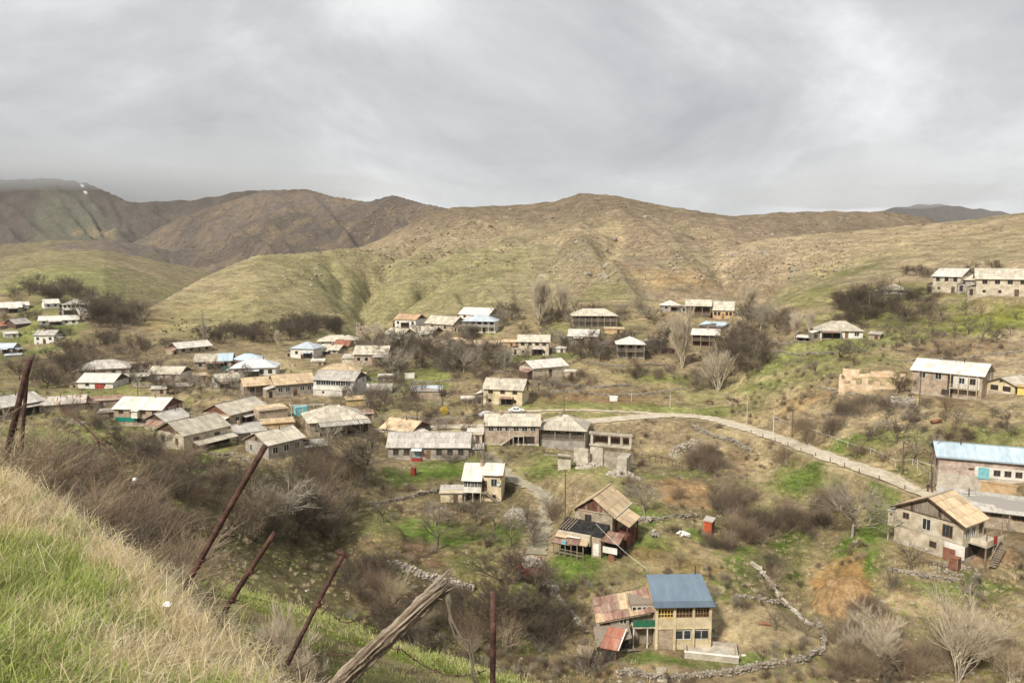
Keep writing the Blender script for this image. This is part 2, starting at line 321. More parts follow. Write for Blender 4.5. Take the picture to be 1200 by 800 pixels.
# middle
H(434, 429, 258, 38, 14, 10, 9, -14, 'gx', 'r_beige', 'brick', 'stone house with four upper windows beside the green plots', up=4, lo=0, g='darkwood', lean=1)
H(408, 427, 262, 14, 8, 5, 6, -10, 'shed', 'r_pale', 'plaster', 'small plastered annex beside the four-windowed stone house', up=0, lo=0)
H(6+400, 406, 304, 22, 8, 6, 8, -10, 'hip', 'r_beige', 'greywall', 'grey house with cream roof beside the ruined walls', up=2, lo=0)
H(475, 381, 318, 24, 10, 6, 8, -26, 'gx', 'r_orange', 'white', 'white two-storey house with orange-stained roof on the hill edge', up=4, lo=4, g='darkwood')
H(461, 397, 300, 20, 5, 7, 8, -34, 'gx', 'r_beige', 'white', 'white cottage with black gable below the orange-stained roof', up=2, lo=0, g='darkwood')
H(492, 394, 302, 28, 5, 7, 8, -28, 'gx', 'r_beige', 'greywall', 'beige-roofed barn with dark gable among bare trees', up=0, lo=0, g='darkwood')
H(514, 387, 308, 32, 8, 9, 9, -32, 'gx', 'r_beige', 'stone', 'barn with windowed brown gable beside the balconied house', up=2, lo=0, g='greywood')
H(555, 374, 322, 34, 6, 8, 9, -26, 'gx', 'r_pale', 'white', 'pale-roofed house with dark gable behind the balconied house', up=3, lo=0, g='darkwood')
H(561, 391, 298, 38, 14, 5, 9, -12, 'hip', 'r_bluewhite', 'white', 'white two-storey house with balconies on two floors', up=5, lo=4, gal=2)
H(537, 411, 272, 34, 9, 8, 9, 6, 'hip', 'r_tan', 'redwood', 'house with tan hipped roof and red-brown timber gallery', up=4, lo=0, gal=1)
H(570, 407, 274, 28, 5, 4, 6, -4, 'gx', 'r_tan', 'ochre', 'low ochre wing joined to the red-brown timber gallery house', up=0, lo=0)
H(625, 416, 255, 36, 16, 8, 8, -4, 'gx', 'r_beige', 'plaster', 'narrow two-storey house with pale arches and beige roof', up=4, lo=3)
H(499, 466, 214, 36, 10, 6, 6, -4, 'shed', 'r_bluewhite', 'brick', 'low brown shed with shiny blue-white roof', up=0, lo=0)
H(589, 473, 200, 46, 19, 13, 9, -14, 'gx', 'r_beige', 'cream', 'cream two-storey house with tall beige roof above parked car', up=3, lo=3, g='greywood')
H(697, 384, 285, 52, 14, 8, 9, 6, 'hip', 'r_beige', 'greywall', 'long house with dark open gallery below the hillside poplars', up=5, lo=0, gal=2)
H(683, 403, 262, 34, 10, 8, 8, -6, 'gx', 'r_pale', 'plaster', 'pale-roofed house hidden by shrubs below the long gallery house', up=3, lo=1)
H(739, 421, 248, 32, 18, 8, 9, 4, 'hip', 'r_pale', 'greywall', 'two-storey timber house with pyramid roof and balcony', up=3, lo=1, gal=2)
H(645, 443, 228, 40, 13, 8, 8, 26, 'gx', 'r_pale', 'plaster', 'plastered barn with grey left gable and low porch', up=1, lo=1, g='greywood')
H(786, 366, 306, 22, 7, 4, 8, 4, 'hip', 'r_pale', 'greywall', 'low pale-roofed house behind the slender poplar', up=2, lo=0)
H(818, 371, 302, 28, 12, 7, 8, -4, 'gx', 'r_beige', 'darkwood', 'dark timber house with wide open porch next to the twin cottage', up=0, lo=0, gal=2)
H(847, 373, 300, 23, 11, 10, 8, -3, 'gx', 'r_beige', 'ochre', 'ochre-walled cottage with steep beige roof by the ravine trees', up=5, lo=0)
H(832, 388, 288, 26, 6, 5, 6, -20, 'shed', 'r_skyblue', 'darkwood', 'shed under faded blue sheet below the ochre-walled cottage', up=0, lo=0)
H(826, 406, 268, 30, 14, 7, 8, -5, 'gx', 'r_pale', 'darkwood', 'house with dark two-storey gallery behind bare poplars', up=2, lo=0, gal=2)
# right hillside
H(986, 398, 212, 46, 10, 11, 8, 16, 'hip', 'r_beige', 'white', 'long white cottage with beige hipped roof by the orchard', up=4, lo=0)
H(943, 396, 216, 18, 5, 2, 5, -5, 'shed', 'r_pale', 'darkwood', 'small dark open shed left of the long white cottage', up=0, lo=0, open=1)
H(1108, 346, 246, 28, 19, 9, 8, -24, 'gx', 'r_pale', 'plaster', 'two-storey stone house with boarded gable on the hillside', up=3, lo=2, g='greywood')
H(1152, 340, 238, 36, 14, 10, 9, 8, 'hip', 'r_beige', 'greywall', 'house with pointed beige hipped roof between two taller neighbours', up=2, lo=0)
H(1190, 349, 218, 80, 20, 12, 10, 5, 'gx', 'r_beige', 'plaster', 'long two-storey house with row of dark windows', up=6, lo=5)
H(1050, 346, 258, 26, 5, 7, 8, 12, 'hip', 'r_beige', 'white', 'cottage sunk among dark shrubs, only roof and wall tops showing', up=2, lo=0)
H(1107, 475, 158, 72, 29, 14, 9, -14, 'gx', 'r_pale', 'brick', 'brick house with white-walled porch and patched pale roof', up=4, lo=0, g='greywood', porch=1)
H(1171, 475, 154, 28, 12, 6, 7, -20, 'gy', 'r_beige', 'cream', 'small cream garage with two dark openings under a gable', up=0, lo=0, garage=1)
H(1162, 567, 122, 112, 23, 15, 7.5, 12, 'gx', 'r_skyblue', 'pink', 'long pink stone barn with sky-blue sheet roof', up=0, lo=0, barn=1)
H(1196, 486, 150, 10, 10, 1, 2, 0, 'shed', 'r_tan', 'yellow', 'bright yellow kiosk-like box at the edge of the farmyard', up=0, lo=0)
# by the road
H(464, 514, 176, 34, 8, 13, 8, -30, 'gx', 'r_tan', 'greywall', 'yellowish-roofed barn with dark gable by the road', up=0, lo=0, g='darkwood')
H(502, 541, 166, 96, 16, 18, 9, -7, 'gx', 'r_grey', 'greywall', 'long low grey house with weathered roof and small red porch', up=7, lo=0, awning=1)
H(556, 523, 170, 18, 12, 2, 5, -5, 'shed', 'r_pale', 'plaster', 'tiny plastered shed at the left end of the long brick house', up=0, lo=0, door1=1)
H(600, 526, 170, 64, 24, 14, 8, -2, 'gx', 'r_beige', 'brick', 'long brick house with outside stair and beige roof', up=6, lo=1, stair=1)
H(659, 527, 170, 54, 24, 18, 10, -6, 'hip', 'r_beige', 'greywall', 'dark gallery house with pyramid roof joined to the brick house', up=4, lo=0, gal=1)
H(529, 587, 142, 26, 12, 3, 4, -4, 'shed', 'r_grey', 'cream', 'small cream shed with sloping roof beside the bay-fronted house', up=0, lo=0, door1=1)
# sheds and outbuildings filling the yards
for a in [(214,461,222,18,6,3,5,-8,'shed','r_grey','stone','low grey-roofed hen house behind the broken pale wall'),(236,446,236,14,6,3,4,10,'shed','r_tan','plaster','plastered shed left of the small white house with awning'),(333,447,232,18,6,3,4,-5,'shed','r_rust','brick','rusty-roofed coal shed below the white villa'),(372,427,270,14,5,3,4,-8,'shed','r_pale','stone','small pale-roofed byre below the shiny blue-white roof'),(452,448,236,18,5,3,4,-6,'shed','r_grey','darkwood','dark plank hut on the green plots'),(468,407,286,16,5,4,5,-20,'gx','r_beige','greywall','little gabled store between the garden trees under the black gable'),(520,425,258,20,4,2,4,4,'shed','r_rust','brick','long low rusty shed under the tan hipped roof'),(596,406,272,16,5,3,4,-6,'shed','r_tan','ochre','ochre tool shed left of the narrow arched house'),(655,412,258,16,5,2,4,-4,'shed','r_pale','white','white shed right of the narrow arched house'),(712,404,264,18,5,2,4,-6,'shed','r_rust','darkwood','dark lean-to store beside the shrub-hidden house'),(765,404,266,20,6,3,5,-6,'shed','r_grey','darkwood','dark shed right of the pyramid-roofed house'),(776,414,258,22,5,2,4,-4,'shed','r_rust','darkwood','long dark woodshed below the pyramid-roofed house'),(548,472,204,14,6,2,4,0,'shed','r_pale','stone','small stone pen left of the cream two-storey house'),(668,440,228,12,6,2,3,-8,'shed','r_pale','plaster','narrow porch shed right of the plastered barn'),(430,492,188,16,6,2,4,6,'shed','r_rust','brick','brown bake house above the yellowish-roofed barn'),(126,486,192,18,7,2,4,-6,'shed','r_grey','stone','stone shed left of the teal-panelled house'),(186,462,216,16,6,2,4,-6,'shed','r_pale','plaster','pale shed above the teal-panelled house'),(858,402,262,24,5,2,4,-6,'shed','r_beige','darkwood','flat dark shed right of the dark gallery house'),(720,392,278,22,6,2,4,4,'shed','r_tan','ochre','ochre terrace shed below the long gallery house'),(14,400,340,14,5,3,5,6,'shed','r_grey','white','little white shed left of the white house on the knoll'),(1024,398,208,12,6,3,4,-10,'shed','r_grey','stone','stone shed right of the long white cottage'),(1132,344,242,14,9,3,5,-4,'shed','r_rust','darkwood','dark porch shed between the hillside houses')]:
    H(*a, up=0, lo=0, door1=1)
# ------------------------------------------------------------------ the lie of the land
# valley: known ground points (photo pixel, distance)
VP = [
 # the grassy terrace below it
 (170,634,22),(250,682,20),(330,708,19),(400,732,18),(500,766,16.6),(600,800,15.6),(260,720,15.5),(330,745,15),(400,790,13.5),(500,815,13),(700,835,14.5),(900,860,15),(1100,880,16),(80,600,24),
 # hidden face of the bank under the terrace
 (170,800,34),(400,860,30),(600,900,27),(800,1000,26),(1000,1020,26),(1200,1020,26),(0,700,36),(170,690,60),(400,790,60),(600,850,55),(800,900,55),(1000,900,55),(1200,880,55),(0,600,66),
 # ravine and slopes below the village
 (180,600,92),(60,545,110),(0,525,135),(120,535,128),(200,560,118),(200,530,142),(300,600,112),(300,650,100),(300,560,130),(350,690,98),(420,720,98),(430,620,118),(400,560,142),(500,750,97),(480,690,106),(600,795,92),(700,802,88),(560,700,108),(600,660,112),(600,720,102),(640,760,98),
 (420,657,117),(500,668,114),(560,660,116),(500,630,126),(440,608,130),(560,620,130),(600,600,136),(640,640,120),(640,690,108),(600,560,152),(560,590,143),
 (690,645,117),(640,640,117),(740,640,118),(700,690,106),(690,580,132),(760,590,132),(800,600,130),(850,640,119),(830,620,126),(800,660,112),(870,690,104),(770,755,92),(840,760,92),(900,770,90),(960,765,92),(900,720,98),(780,800,84),(850,800,85),(720,780,88),
 (985,800,90),(975,760,96),(940,715,106),(910,660,116),(885,615,128),(860,575,141),(830,540,156),(815,515,170),
 (985,690,107),(1000,650,115),(970,610,126),(1000,580,132),(930,560,140),(1040,650,112),(1090,655,109),(1140,655,110),(1200,660,104),(1060,700,100),(1130,720,95),(1200,720,92),(1060,760,92),(1130,800,84),(1200,800,80),(1040,800,87),
 # road
 (500,502,180),(560,500,182),(700,494,184),(750,489,187),(790,486,188),(830,490,184),(860,498,176),(900,510,166),(950,528,152),(1000,547,138),(1050,562,128),(1085,573,122),(1110,582,119),(1200,600,112),
 (740,515,176),(770,540,166),(700,545,158),(760,560,146),(640,540,160),
 # behind the road
 (480,480,196),(540,480,197),(640,470,204),(700,470,206),(760,470,208),(820,470,206),(850,472,200),(700,445,224),(760,440,230),(800,440,236),(860,440,226),(840,410,262),(800,400,268),
 (900,470,190),(900,430,212),(900,400,232),(930,415,214),(1000,430,182),(1000,470,166),(1000,510,152),(1080,500,146),(1080,530,134),(1160,500,142),(1200,520,136),(1200,480,151),(1200,430,178),(1150,420,184),(1080,420,182),(1200,390,196),(1100,380,214),(1040,400,200),(1040,370,226),(1020,345,262),(960,370,250),(1150,355,228),(1260,350,214),(1300,450,165),(1300,600,108),(1300,750,82),
 # back of the village
 (880,375,272),(900,350,310),(760,385,292),(720,355,330),(640,370,320),(600,380,308),(520,372,330),(600,430,240),(540,440,236),(480,440,238),(430,400,300),(470,420,268),(340,400,320),(300,410,300),(330,425,268),(250,395,322),(200,405,300),(160,415,285),
 (100,425,272),(60,440,252),(0,440,262),(0,460,220),(60,460,222),(0,425,296),(60,412,318),(110,400,322),(120,385,345),(0,395,334),(140,400,330),(60,345,420),(0,345,430),(130,370,372),(-100,400,330),(-100,460,230),(-100,520,140),(-100,600,70),
 (200,450,228),(240,450,224),(220,470,204),(260,470,204),(330,480,192),(380,480,194),(440,480,194),(440,500,182),(120,500,180),(60,500,176),(100,520,150),(240,480,196),
]
CP = [pw(*p) for p in VP]
def house_ctrl():
    pts = []
    for h in HT: pts.append(pw(h['px'], h['py'], h['Y']))
    return pts
CP += house_ctrl()
# far floor of the valley, hidden behind the spurs
for a in range(-60, 61, 10):
    for Y in (520, 900, 1500, 3000): CP.append((Y*math.tan(R(a)), Y, -42-.012*Y))
for a in range(-60, 61, 8):
    for rr_ in (2, 4, 6, 8.5): CP.append((rr_*math.sin(R(a)), rr_*math.cos(R(a)), -7.6))
CP = np.array(CP)
cr = np.hypot(CP[:,0], CP[:,1]); cu = np.column_stack([np.arctan2(CP[:,0], CP[:,1]), np.log(cr)*.55]); ct = CP[:,2]/cr
C2 = .025**2
def mq(a, b): return -np.sqrt((a[:,None,0]-b[None,:,0])**2+(a[:,None,1]-b[None,:,1])**2+C2)
nC = len(cu); A = np.zeros((nC+3, nC+3)); A[:nC,:nC] = mq(cu, cu)+np.eye(nC)*.004; A[:nC,nC] = 1; A[:nC,nC+1:] = cu; A[nC,:nC] = 1; A[nC+1:,:nC] = cu.T
WT = np.linalg.solve(A, np.concatenate([ct, np.zeros(3)]))
def valley(x, y):
    r = np.maximum(np.hypot(x, y), 1.2); th = np.clip(np.arctan2(x, y), -1.0, 1.0); u = np.column_stack([th, np.log(r)*.55])
    o = np.empty(len(r))
    for i in range(0, len(r), 20000):
        o[i:i+20000] = mq(u[i:i+20000], cu)@WT[:nC]+WT[nC]+u[i:i+20000]@WT[nC+1:]
    z = o*r
    return np.maximum(z, bank(x, y)) if True else z
# the bank we stand on: a gently tilted shelf that breaks off along a rim, then a steep grassy face
BK = np.array([pw(*p) for p in [(0,800,3.0),(150,800,3.1),(300,800,3.45),(0,700,4.2),(100,700,4.4),(200,720,4.7),(0,600,6.2),(100,640,6.0),(0,535,8.6),(60,550,8.2),(200,655,6.3),(260,715,5.4),(330,775,4.5)]])
BC = np.linalg.lstsq(np.column_stack([np.ones(len(BK)), BK[:,0], BK[:,1]]), BK[:,2], rcond=None)[0]
RIM = np.array([pw(*p)[:2] for p in [(-600,440,24),(-200,485,13),(0,545,8.8),(110,610,7.0),(200,690,5.7),(262,748,4.9),(335,802,4.2),(400,830,3.9)]]+[(.6,3.0),(3.0,2.3),(8,1),(30,-8)])
def rim_dist(x, y):
    best = np.full(len(x), 1e9); sg = np.zeros(len(x))
    for a, b in zip(RIM[:-1], RIM[1:]):
        d = b-a; t = np.clip(((x-a[0])*d[0]+(y-a[1])*d[1])/(d@d), 0, 1); ex = x-a[0]-t*d[0]; ey = y-a[1]-t*d[1]; q = np.hypot(ex, ey); c = d[0]*ey-d[1]*ex
        m = q < best; best = np.where(m, q, best); sg = np.where(m, np.sign(c), sg)
    return best*sg
def bank(x, y):
    s = rim_dist(x, y); z = BC[0]+BC[1]*np.clip(x, -12, 3)+BC[2]*np.clip(y, -3, 14)
    return z-np.where(s > -.5, .95*(np.sqrt((np.maximum(s+.5, 0))**2+.16)-.4), 0)+np.clip(-s-4, 0, 60)*.22
# hills: skyline (photo pixel, distance), slope towards us, slope behind, gully strength
HILLS = [
 dict(n='spur', ln=[(100,412,350),(140,396,385),(170,366,420),(200,346,455),(250,319,510),(300,299,555),(345,295,590),(440,287,680),(520,272,760),(600,262,800)], fr=.165, bk=.30, gul=5, cut=560),
 dict(n='brown', ln=[(130,300,1500),(190,264,1500),(230,247,1500),(310,222,1480),(360,221,1430),(390,230,1360),(430,236,1280),(460,228,1150),(500,239,1050),(540,247,980),(620,262,930)], fr=.26, bk=.3, gul=26),
 dict(n='main', ln=[(400,300,860),(450,277,880),(490,256,900),(530,243,920),(600,240,900),(650,236,880),(680,226,860),(720,229,830),(780,241,790),(850,252,740),(900,266,700),(960,284,650),(1040,310,600)], fr=.185, bk=.3, gul=17),
 dict(n='right', ln=[(780,318,560),(840,292,560),(900,279,545),(950,274,520),(1000,270,500),(1060,264,482),(1100,261,472),(1150,255,462),(1200,248,452),(1320,232,440),(1500,215,430)], fr=.150, bk=.22, gul=5),
 dict(n='mesa', ln=[(760,262,1050),(840,251,1000),(870,252,1000),(900,249,1000),(960,247,1000),(1040,247,1000),(1080,253,1000),(1130,268,1000)], fr=.3, bk=.2, gul=12),
 dict(n='farright', ln=[(930,275,3600),(1010,251,3600),(1045,243,3600),(1085,238,3600),(1110,239,3600),(1135,243,3600),(1160,245,3600),(1190,250,3600),(1250,262,3600)], fr=.35, bk=.3, gul=40),
 dict(n='left', ln=[(-400,190,2400),(-200,196,2300),(-100,202,2250),(0,210,2200),(60,208,2200),(100,213,2180),(130,226,2120),(160,240,2050),(200,263,1950),(250,291,1850),(290,310,1800)], fr=.33, bk=.4, gul=46),
 dict(n='leftback', ln=[(60,240,2050),(120,238,2050),(170,236,2050),(230,233,2050),(290,222,2050),(340,226,2050),(420,250,2050)], fr=.3, bk=.4, gul=70),
 dict(n='dome', ln=[(-300,330,800),(-60,309,800),(0,301,800),(60,292,800),(120,291,820),(180,304,850),(250,318,900),(300,332,950)], fr=.14, bk=.25, gul=4),
 dict(n='midleft', ln=[(-300,290,1150),(0,286,1150),(60,281,1150),(120,280,1180),(180,288,1250),(240,303,1350),(300,322,1400)], fr=.22, bk=.25, gul=16),
]
for h in HILLS:
    P = np.array([pw(*p) for p in h['ln']]); h['th'] = np.arctan2(P[:,0], P[:,1]); h['r'] = np.hypot(P[:,0], P[:,1]); h['z'] = P[:,2]
def hills(x, y):
    r = np.hypot(x, y); th = np.arctan2(x, y); best = np.full(len(r), -1e3); who = np.full(len(r), -1)
    for i, h in enumerate(HILLS):
        rr = np.interp(th, h['th'], h['r']); zr = np.interp(th, h['th'], h['z'])
        edge = np.maximum(h['th'][0]-th, 0)+np.maximum(th-h['th'][-1], 0)
        zr = zr - edge*rr*.5
        d = r-rr
        g = fbm(th*rr/90.+d*.0045, d/420., 4, 31+i, .5, True); g2 = fbm(x/55., y/55., 4, 77+i)
        amp = h['gul']*sstep(0, 130*max(1, h['gul']/20), np.abs(d))
        z = zr-np.where(d < 0, -d*h['fr'], d*h['bk'])-(.75-g)*amp + (g2-.5)*h['gul']*.5*sstep(0, 60, np.abs(d)) + (fbm(th*rr/14., d/14., 3, 5)-.5)*min(h['gul'], 12)*.16
        if h['n'] in ('main', 'brown', 'left'):
            z += (fbm(x/30., y/30., 3, 91, .5, True)-.5)*h['gul']*.16*sstep(0, 25, np.abs(d))
        m = z > best; best = np.where(m, z, best); who = np.where(m, i, who)
    return best, who
CARVE = []
PADS = []        # (x, y, z, radius)
ROADS = []       # (polyline xyz, half width)
def ground_z(x, y, detail=True):
    x = np.atleast_1d(np.asarray(x, float)); y = np.atleast_1d(np.asarray(y, float))
    r = np.hypot(x, y); v = valley(x, y)
    if detail:
        a = sstep(40, 90, r)
        v = v+a*((fbm(x/22., y/22., 3, 3)-.5)*2.0+(fbm(x/6., y/6., 3, 9)-.5)*.9)+sstep(2, 5, r)*(1-a)*(fbm(x/1.3, y/1.3, 3, 4)-.5)*.22
        # old garden terraces: low steps that follow the contours
        tz = (v+(fbm(x/40., y/40., 2, 8)-.5)*3)/1.7; fz = tz-np.floor(tz)
        v = v+sstep(100, 125, r)*(1-sstep(330, 380, r))*(sstep(.30, .70, fz)-fz)*1.0
    hz, who = hills(x, y); s = 3.0
    z = np.where(hz > v+s*3, hz, np.where(v > hz+s*3, v, np.logaddexp(hz/s, v/s)*s))
    for (pl, dep, wd) in CARVE:
        m = (x > pl[:,0].min()-3*wd) & (x < pl[:,0].max()+3*wd) & (y > pl[:,1].min()-3*wd) & (y < pl[:,1].max()+3*wd)
        if m.any():
            xm, ym_ = x[m]+(fbm(x[m]/25., y[m]/25., 3, 41)-.5)*wd*1.2, y[m]+(fbm(x[m]/25.+9, y[m]/25., 3, 42)-.5)*wd*1.2; best = np.full(m.sum(), 1e9); tt = np.zeros(m.sum())
            for i, (a, b) in enumerate(zip(pl[:-1], pl[1:])):
                d = b[:2]-a[:2]; t = np.clip(((xm-a[0])*d[0]+(ym_-a[1])*d[1])/(d@d), 0, 1); q = np.hypot(xm-a[0]-t*d[0], ym_-a[1]-t*d[1]); k = q < best; best = np.where(k, q, best); tt = np.where(k, (i+t)/(len(pl)-1), tt)
            z[m] -= dep*np.exp(-best/wd)*sstep(0, .25, tt)*(1-.6*sstep(.8, 1, tt))
    z = np.where(r < 150, v, z); who = np.where((hz > v) & (r > 150), who, -1)
    for (X, Yp, Z, rad) in PADS:
        m = np.abs(x-X)+np.abs(y-Yp) < rad*4
        if m.any():
            k = 1-sstep(rad*.75, rad*1.5, np.hypot(x[m]-X, y[m]-Yp)); z[m] = z[m]*(1-k)+Z*k
    for (pl, hw, soft) in ROADS:
        for a, b in zip(pl[:-1], pl[1:]):
            m = (x > min(a[0], b[0])-12) & (x < max(a[0], b[0])+12) & (y > min(a[1], b[1])-12) & (y < max(a[1], b[1])+12)
            if m.any():
                d = b[:2]-a[:2]; t = np.clip(((x[m]-a[0])*d[0]+(y[m]-a[1])*d[1])/(d@d), 0, 1)
                q = np.hypot(x[m]-a[0]-t*d[0], y[m]-a[1]-t*d[1]); k = 1-sstep(hw+.3, hw+soft, q); z[m] = z[m]*(1-k)+(a[2]+t*(b[2]-a[2])-.06)*k
    return z, who
def gz(x, y): return float(ground_z([x], [y])[0][0])
RS = np.exp(np.linspace(math.log(2.4), math.log(4200), 900))
def G(px, py, r0=2.5, r1=4000):
    """where the line of sight of a photo pixel first meets the ground"""
    d = np.array(pw(px, py, 1.0)); k = RS[(RS > r0) & (RS < r1)]/math.hypot(d[0], d[1])
    z, _ = ground_z(d[0]*k, d[1]*k); b = np.nonzero(z >= d[2]*k)[0]
    i = b[0] if len(b) else len(k)-1
    kk = k[i]
    if i > 0 and len(b):
        a0 = d[2]*k[i-1]-z[i-1]; a1 = z[i]-d[2]*k[i]; kk = k[i-1]+(k[i]-k[i-1])*a0/max(a0+a1, 1e-9)
    return np.array([d[0]*kk, d[1]*kk, d[2]*kk])
def GM(pts, r0=2.5):
    """the same for many pixels at once"""
    P = np.asarray(pts, float); D = np.array([pw(a, b, 1.0) for a, b in P]); hh = np.hypot(D[:,0], D[:,1])
    rs = RS[RS > r0][::2]; hit = np.zeros(len(P)); done = np.zeros(len(P), bool); prev = np.full(len(P), 1.0); pk = rs[0]/hh
    for rr in rs:
        act = np.nonzero(~done)[0]
        if not len(act): break
        k = rr/hh[act]; z, _ = ground_z(D[act,0]*k, D[act,1]*k); gap = D[act,2]*k-z
        hi = gap <= 0; ii = act[hi]
        t = prev[ii]/np.maximum(prev[ii]-gap[hi], 1e-9); hit[ii] = pk[ii]+(k[hi]-pk[ii])*t; done[ii] = True
        prev[act] = gap; pk[act] = k
    hit[~done] = 0
    return D*hit[:,None], done
for (pts, dep, wd) in [
 ([(590,282),(500,312),(452,338),(424,362),(408,380)], 24, 17), ([(428,292),(424,320),(418,345),(412,372)], 22, 14), ([(540,275),(490,300),(450,325)], 10, 12), ([(470,300),(448,322),(430,345)], 9, 9), ([(620,262),(560,280),(505,305)], 9, 12), ([(520,258),(480,285),(450,312)], 9, 10), ([(385,300),(398,325),(408,350)], 8, 8),
 ([(690,268),(640,290),(570,318)], -6, 10), ([(720,272),(706,292),(690,318),(672,345)], 7, 9), ([(740,262),(716,285),(708,300)], 6, 7), ([(840,300),(866,318),(884,336),(888,352)], 10, 9), ([(935,300),(912,318),(896,338),(890,352)], 11, 9), ([(800,290),(840,312),(868,334)], 6, 8), ([(980,305),(945,325),(912,345)], 6, 7), ([(760,290),(790,310),(830,330)], -4, 9), ([(350,305),(385,335),(400,360)], 5, 8)]:
    CARVE.append((np.array([G(*p, 250) for p in pts]), dep*1.2, wd*1.15))
# house platforms
for h in HT:
    X, Yw, Z = pw(h['px'], h['py'], h['Y']); h['x'], h['y'] = X, Yw
    al = math.atan2(X, Yw); h['yaw'] = R(h['rel'])-al
    w = h['wpx']*Yw/F/math.cos(R(h['rel'])); h['w'] = w
    cx = X-math.sin(h['yaw'])*h['d']/2; cy = Yw+math.cos(h['yaw'])*h['d']/2; h['cx'], h['cy'] = cx, cy
SPECIAL = {'bay': (566,588,143,7), 'gable': (690,640,117,7), 'blue': (777,754,92,7.5), 'stonehouse': (1085,652,110,9), 'longshed': (1170,640,112,7), 'basin': (834,763,89.5,4.2)}
for h in HT: h['z'] = gz(h['x'], h['y'])
PADS += [(h['cx'], h['cy'], h['z'], max(h['w'], h['d'])*.55) for h in HT]
SP = {}
for k, (px, py, Y, rad) in SPECIAL.items():
    X, Yw, Z = pw(px, py, Y); SP[k] = Vector((X, Yw, gz(X, Yw))); PADS.append((X, Yw+rad*.4, SP[k].z, rad))
# roads: the village road, the lane down to the gabled house, paths
def line_on_ground(pts, hw, soft, smooth=14):
    P = [G(*p) for p in pts]; P = np.array(P)
    t = np.arange(len(P)); tt = np.linspace(0, len(P)-1, (len(P)-1)*10+1)
    Q = np.column_stack([np.interp(tt, t, P[:,k]) for k in range(3)])
    for _ in range(smooth): Q[1:-1] = (Q[:-2]+2*Q[1:-1]+Q[2:])/4
    ROADS.append((Q, hw, soft)); return Q
road_main = line_on_ground([(440,503),(495,502),(560,500),(640,497),(700,494),(750,489),(790,486),(830,490),(860,498),(900,510),(950,528),(1000,547),(1050,562),(1085,573),(1120,583)], 2.5, 4.2)
lane = line_on_ground([(572,530),(590,552),(615,568),(640,580),(640,600),(634,625),(628,650)], 1.3, 2.5)
path_far = line_on_ground([(600,482),(640,481),(700,481),(745,483),(785,486)], 1.0, 2.0)

# ------------------------------------------------------------------ the ground sheet
th = np.concatenate([np.linspace(-math.pi, R(-48), 60)[:-1], np.linspace(R(-48), R(48), 640), np.linspace(R(48), math.pi, 60)[1:]])
rr = np.exp(np.concatenate([np.linspace(math.log(1.0), math.log(30), 170)[:-1], np.linspace(math.log(30), math.log(90), 70)[:-1], np.linspace(math.log(90), math.log(420), 230)[:-1], np.linspace(math.log(420), math.log(4600), 200)]))
TH, RR = np.meshgrid(th, rr); gx = (np.sin(TH)*RR).ravel(); gy = (np.cos(TH)*RR).ravel()
gzv, gwho = ground_z(gx, gy); nr, na = TH.shape
idx = np.arange(nr*na).reshape(nr, na); q = np.stack([idx[:-1,:-1], idx[:-1,1:], idx[1:,1:], idx[1:,:-1]], -1).reshape(-1, 4)[:, ::-1]

GZ = gzv.reshape(nr, na)
def gfast(x, y):
    x = np.atleast_1d(np.asarray(x, float)); y = np.atleast_1d(np.asarray(y, float))
    fi = np.interp(np.log(np.maximum(np.hypot(x, y), 1e-3)), np.log(rr), np.arange(nr)); fj = np.interp(np.arctan2(x, y), th, np.arange(na))
    i = np.minimum(fi.astype(int), nr-2); j = np.minimum(fj.astype(int), na-2); a = fi-i; b = fj-j
    return (GZ[i,j]*(1-b)+GZ[i,j+1]*b)*(1-a)+(GZ[i+1,j]*(1-b)+GZ[i+1,j+1]*b)*a
def ground_z(x, y, detail=True):
    z = gfast(x, y); return z, z
# what grows where: every entry a real patch on the land (world ellipse), given by its place in the photo
def pal(*c): return np.array(c)
DRY, TAN, GREEN, LUSH, SOIL, BROWN, SCAR, STRAW, HBROWN, HGREEN, HTAN, MOOR, SLATE = (pal(.30,.24,.13), pal(.42,.335,.195), pal(.205,.225,.07), pal(.125,.185,.035), pal(.26,.17,.105), pal(.235,.175,.115),
    pal(.50,.32,.15), pal(.50,.395,.225), pal(.245,.188,.125), pal(.285,.24,.14), pal(.36,.283,.178), pal(.125,.102,.085), pal(.10,.088,.08))
C = np.empty((len(gx), 3)); C[:] = DRY
def blend(c, k): C[:] = C*(1-k[:,None])+c*k[:,None]
nz1 = fbm(gx/35., gy/35., 4, 201); nz2 = fbm(gx/9., gy/9., 4, 202); nz3 = fbm(gx/120., gy/120., 4, 203)
gr = np.hypot(gx, gy)
blend(GREEN, sstep(.47, .62, nz1)*.75); blend(BROWN, sstep(.5, .66, nz2)*.6); blend(TAN, sstep(.55, .7, fbm(gx/15., gy/15., 4, 204))*.6)
# hills
for nme, ca, cb, cc in (('spur', HTAN*.95, HGREEN*.9, HTAN*1.1), ('brown', MOOR*1.1, MOOR*.8, HBROWN*.7), ('main', HBROWN*1.05, HTAN*.88, HGREEN*.92), ('right', HTAN, HGREEN*.95, HTAN*1.1), ('mesa', HBROWN*.8, HBROWN*.65, HBROWN*.95), ('farright', SLATE, SLATE*.85, SLATE*.9), ('left', MOOR*.75, MOOR*.6, MOOR*1.0), ('leftback', MOOR*.7, MOOR*.6, MOOR*.8), ('dome', HGREEN*.78, HTAN*.8, HGREEN*.7), ('midleft', HGREEN*.6, MOOR*1.3, HGREEN*.65)):
    i = [h['n'] for h in HILLS].index(nme); m = (gwho == i)
    c = ca*(1-sstep(.42, .6, nz3)[:,None])+cb*sstep(.42, .6, nz3)[:,None]; k2 = sstep(.52, .68, nz1)[:,None]*.7; c = c*(1-k2)+cc*k2
    C[m] = c[m]
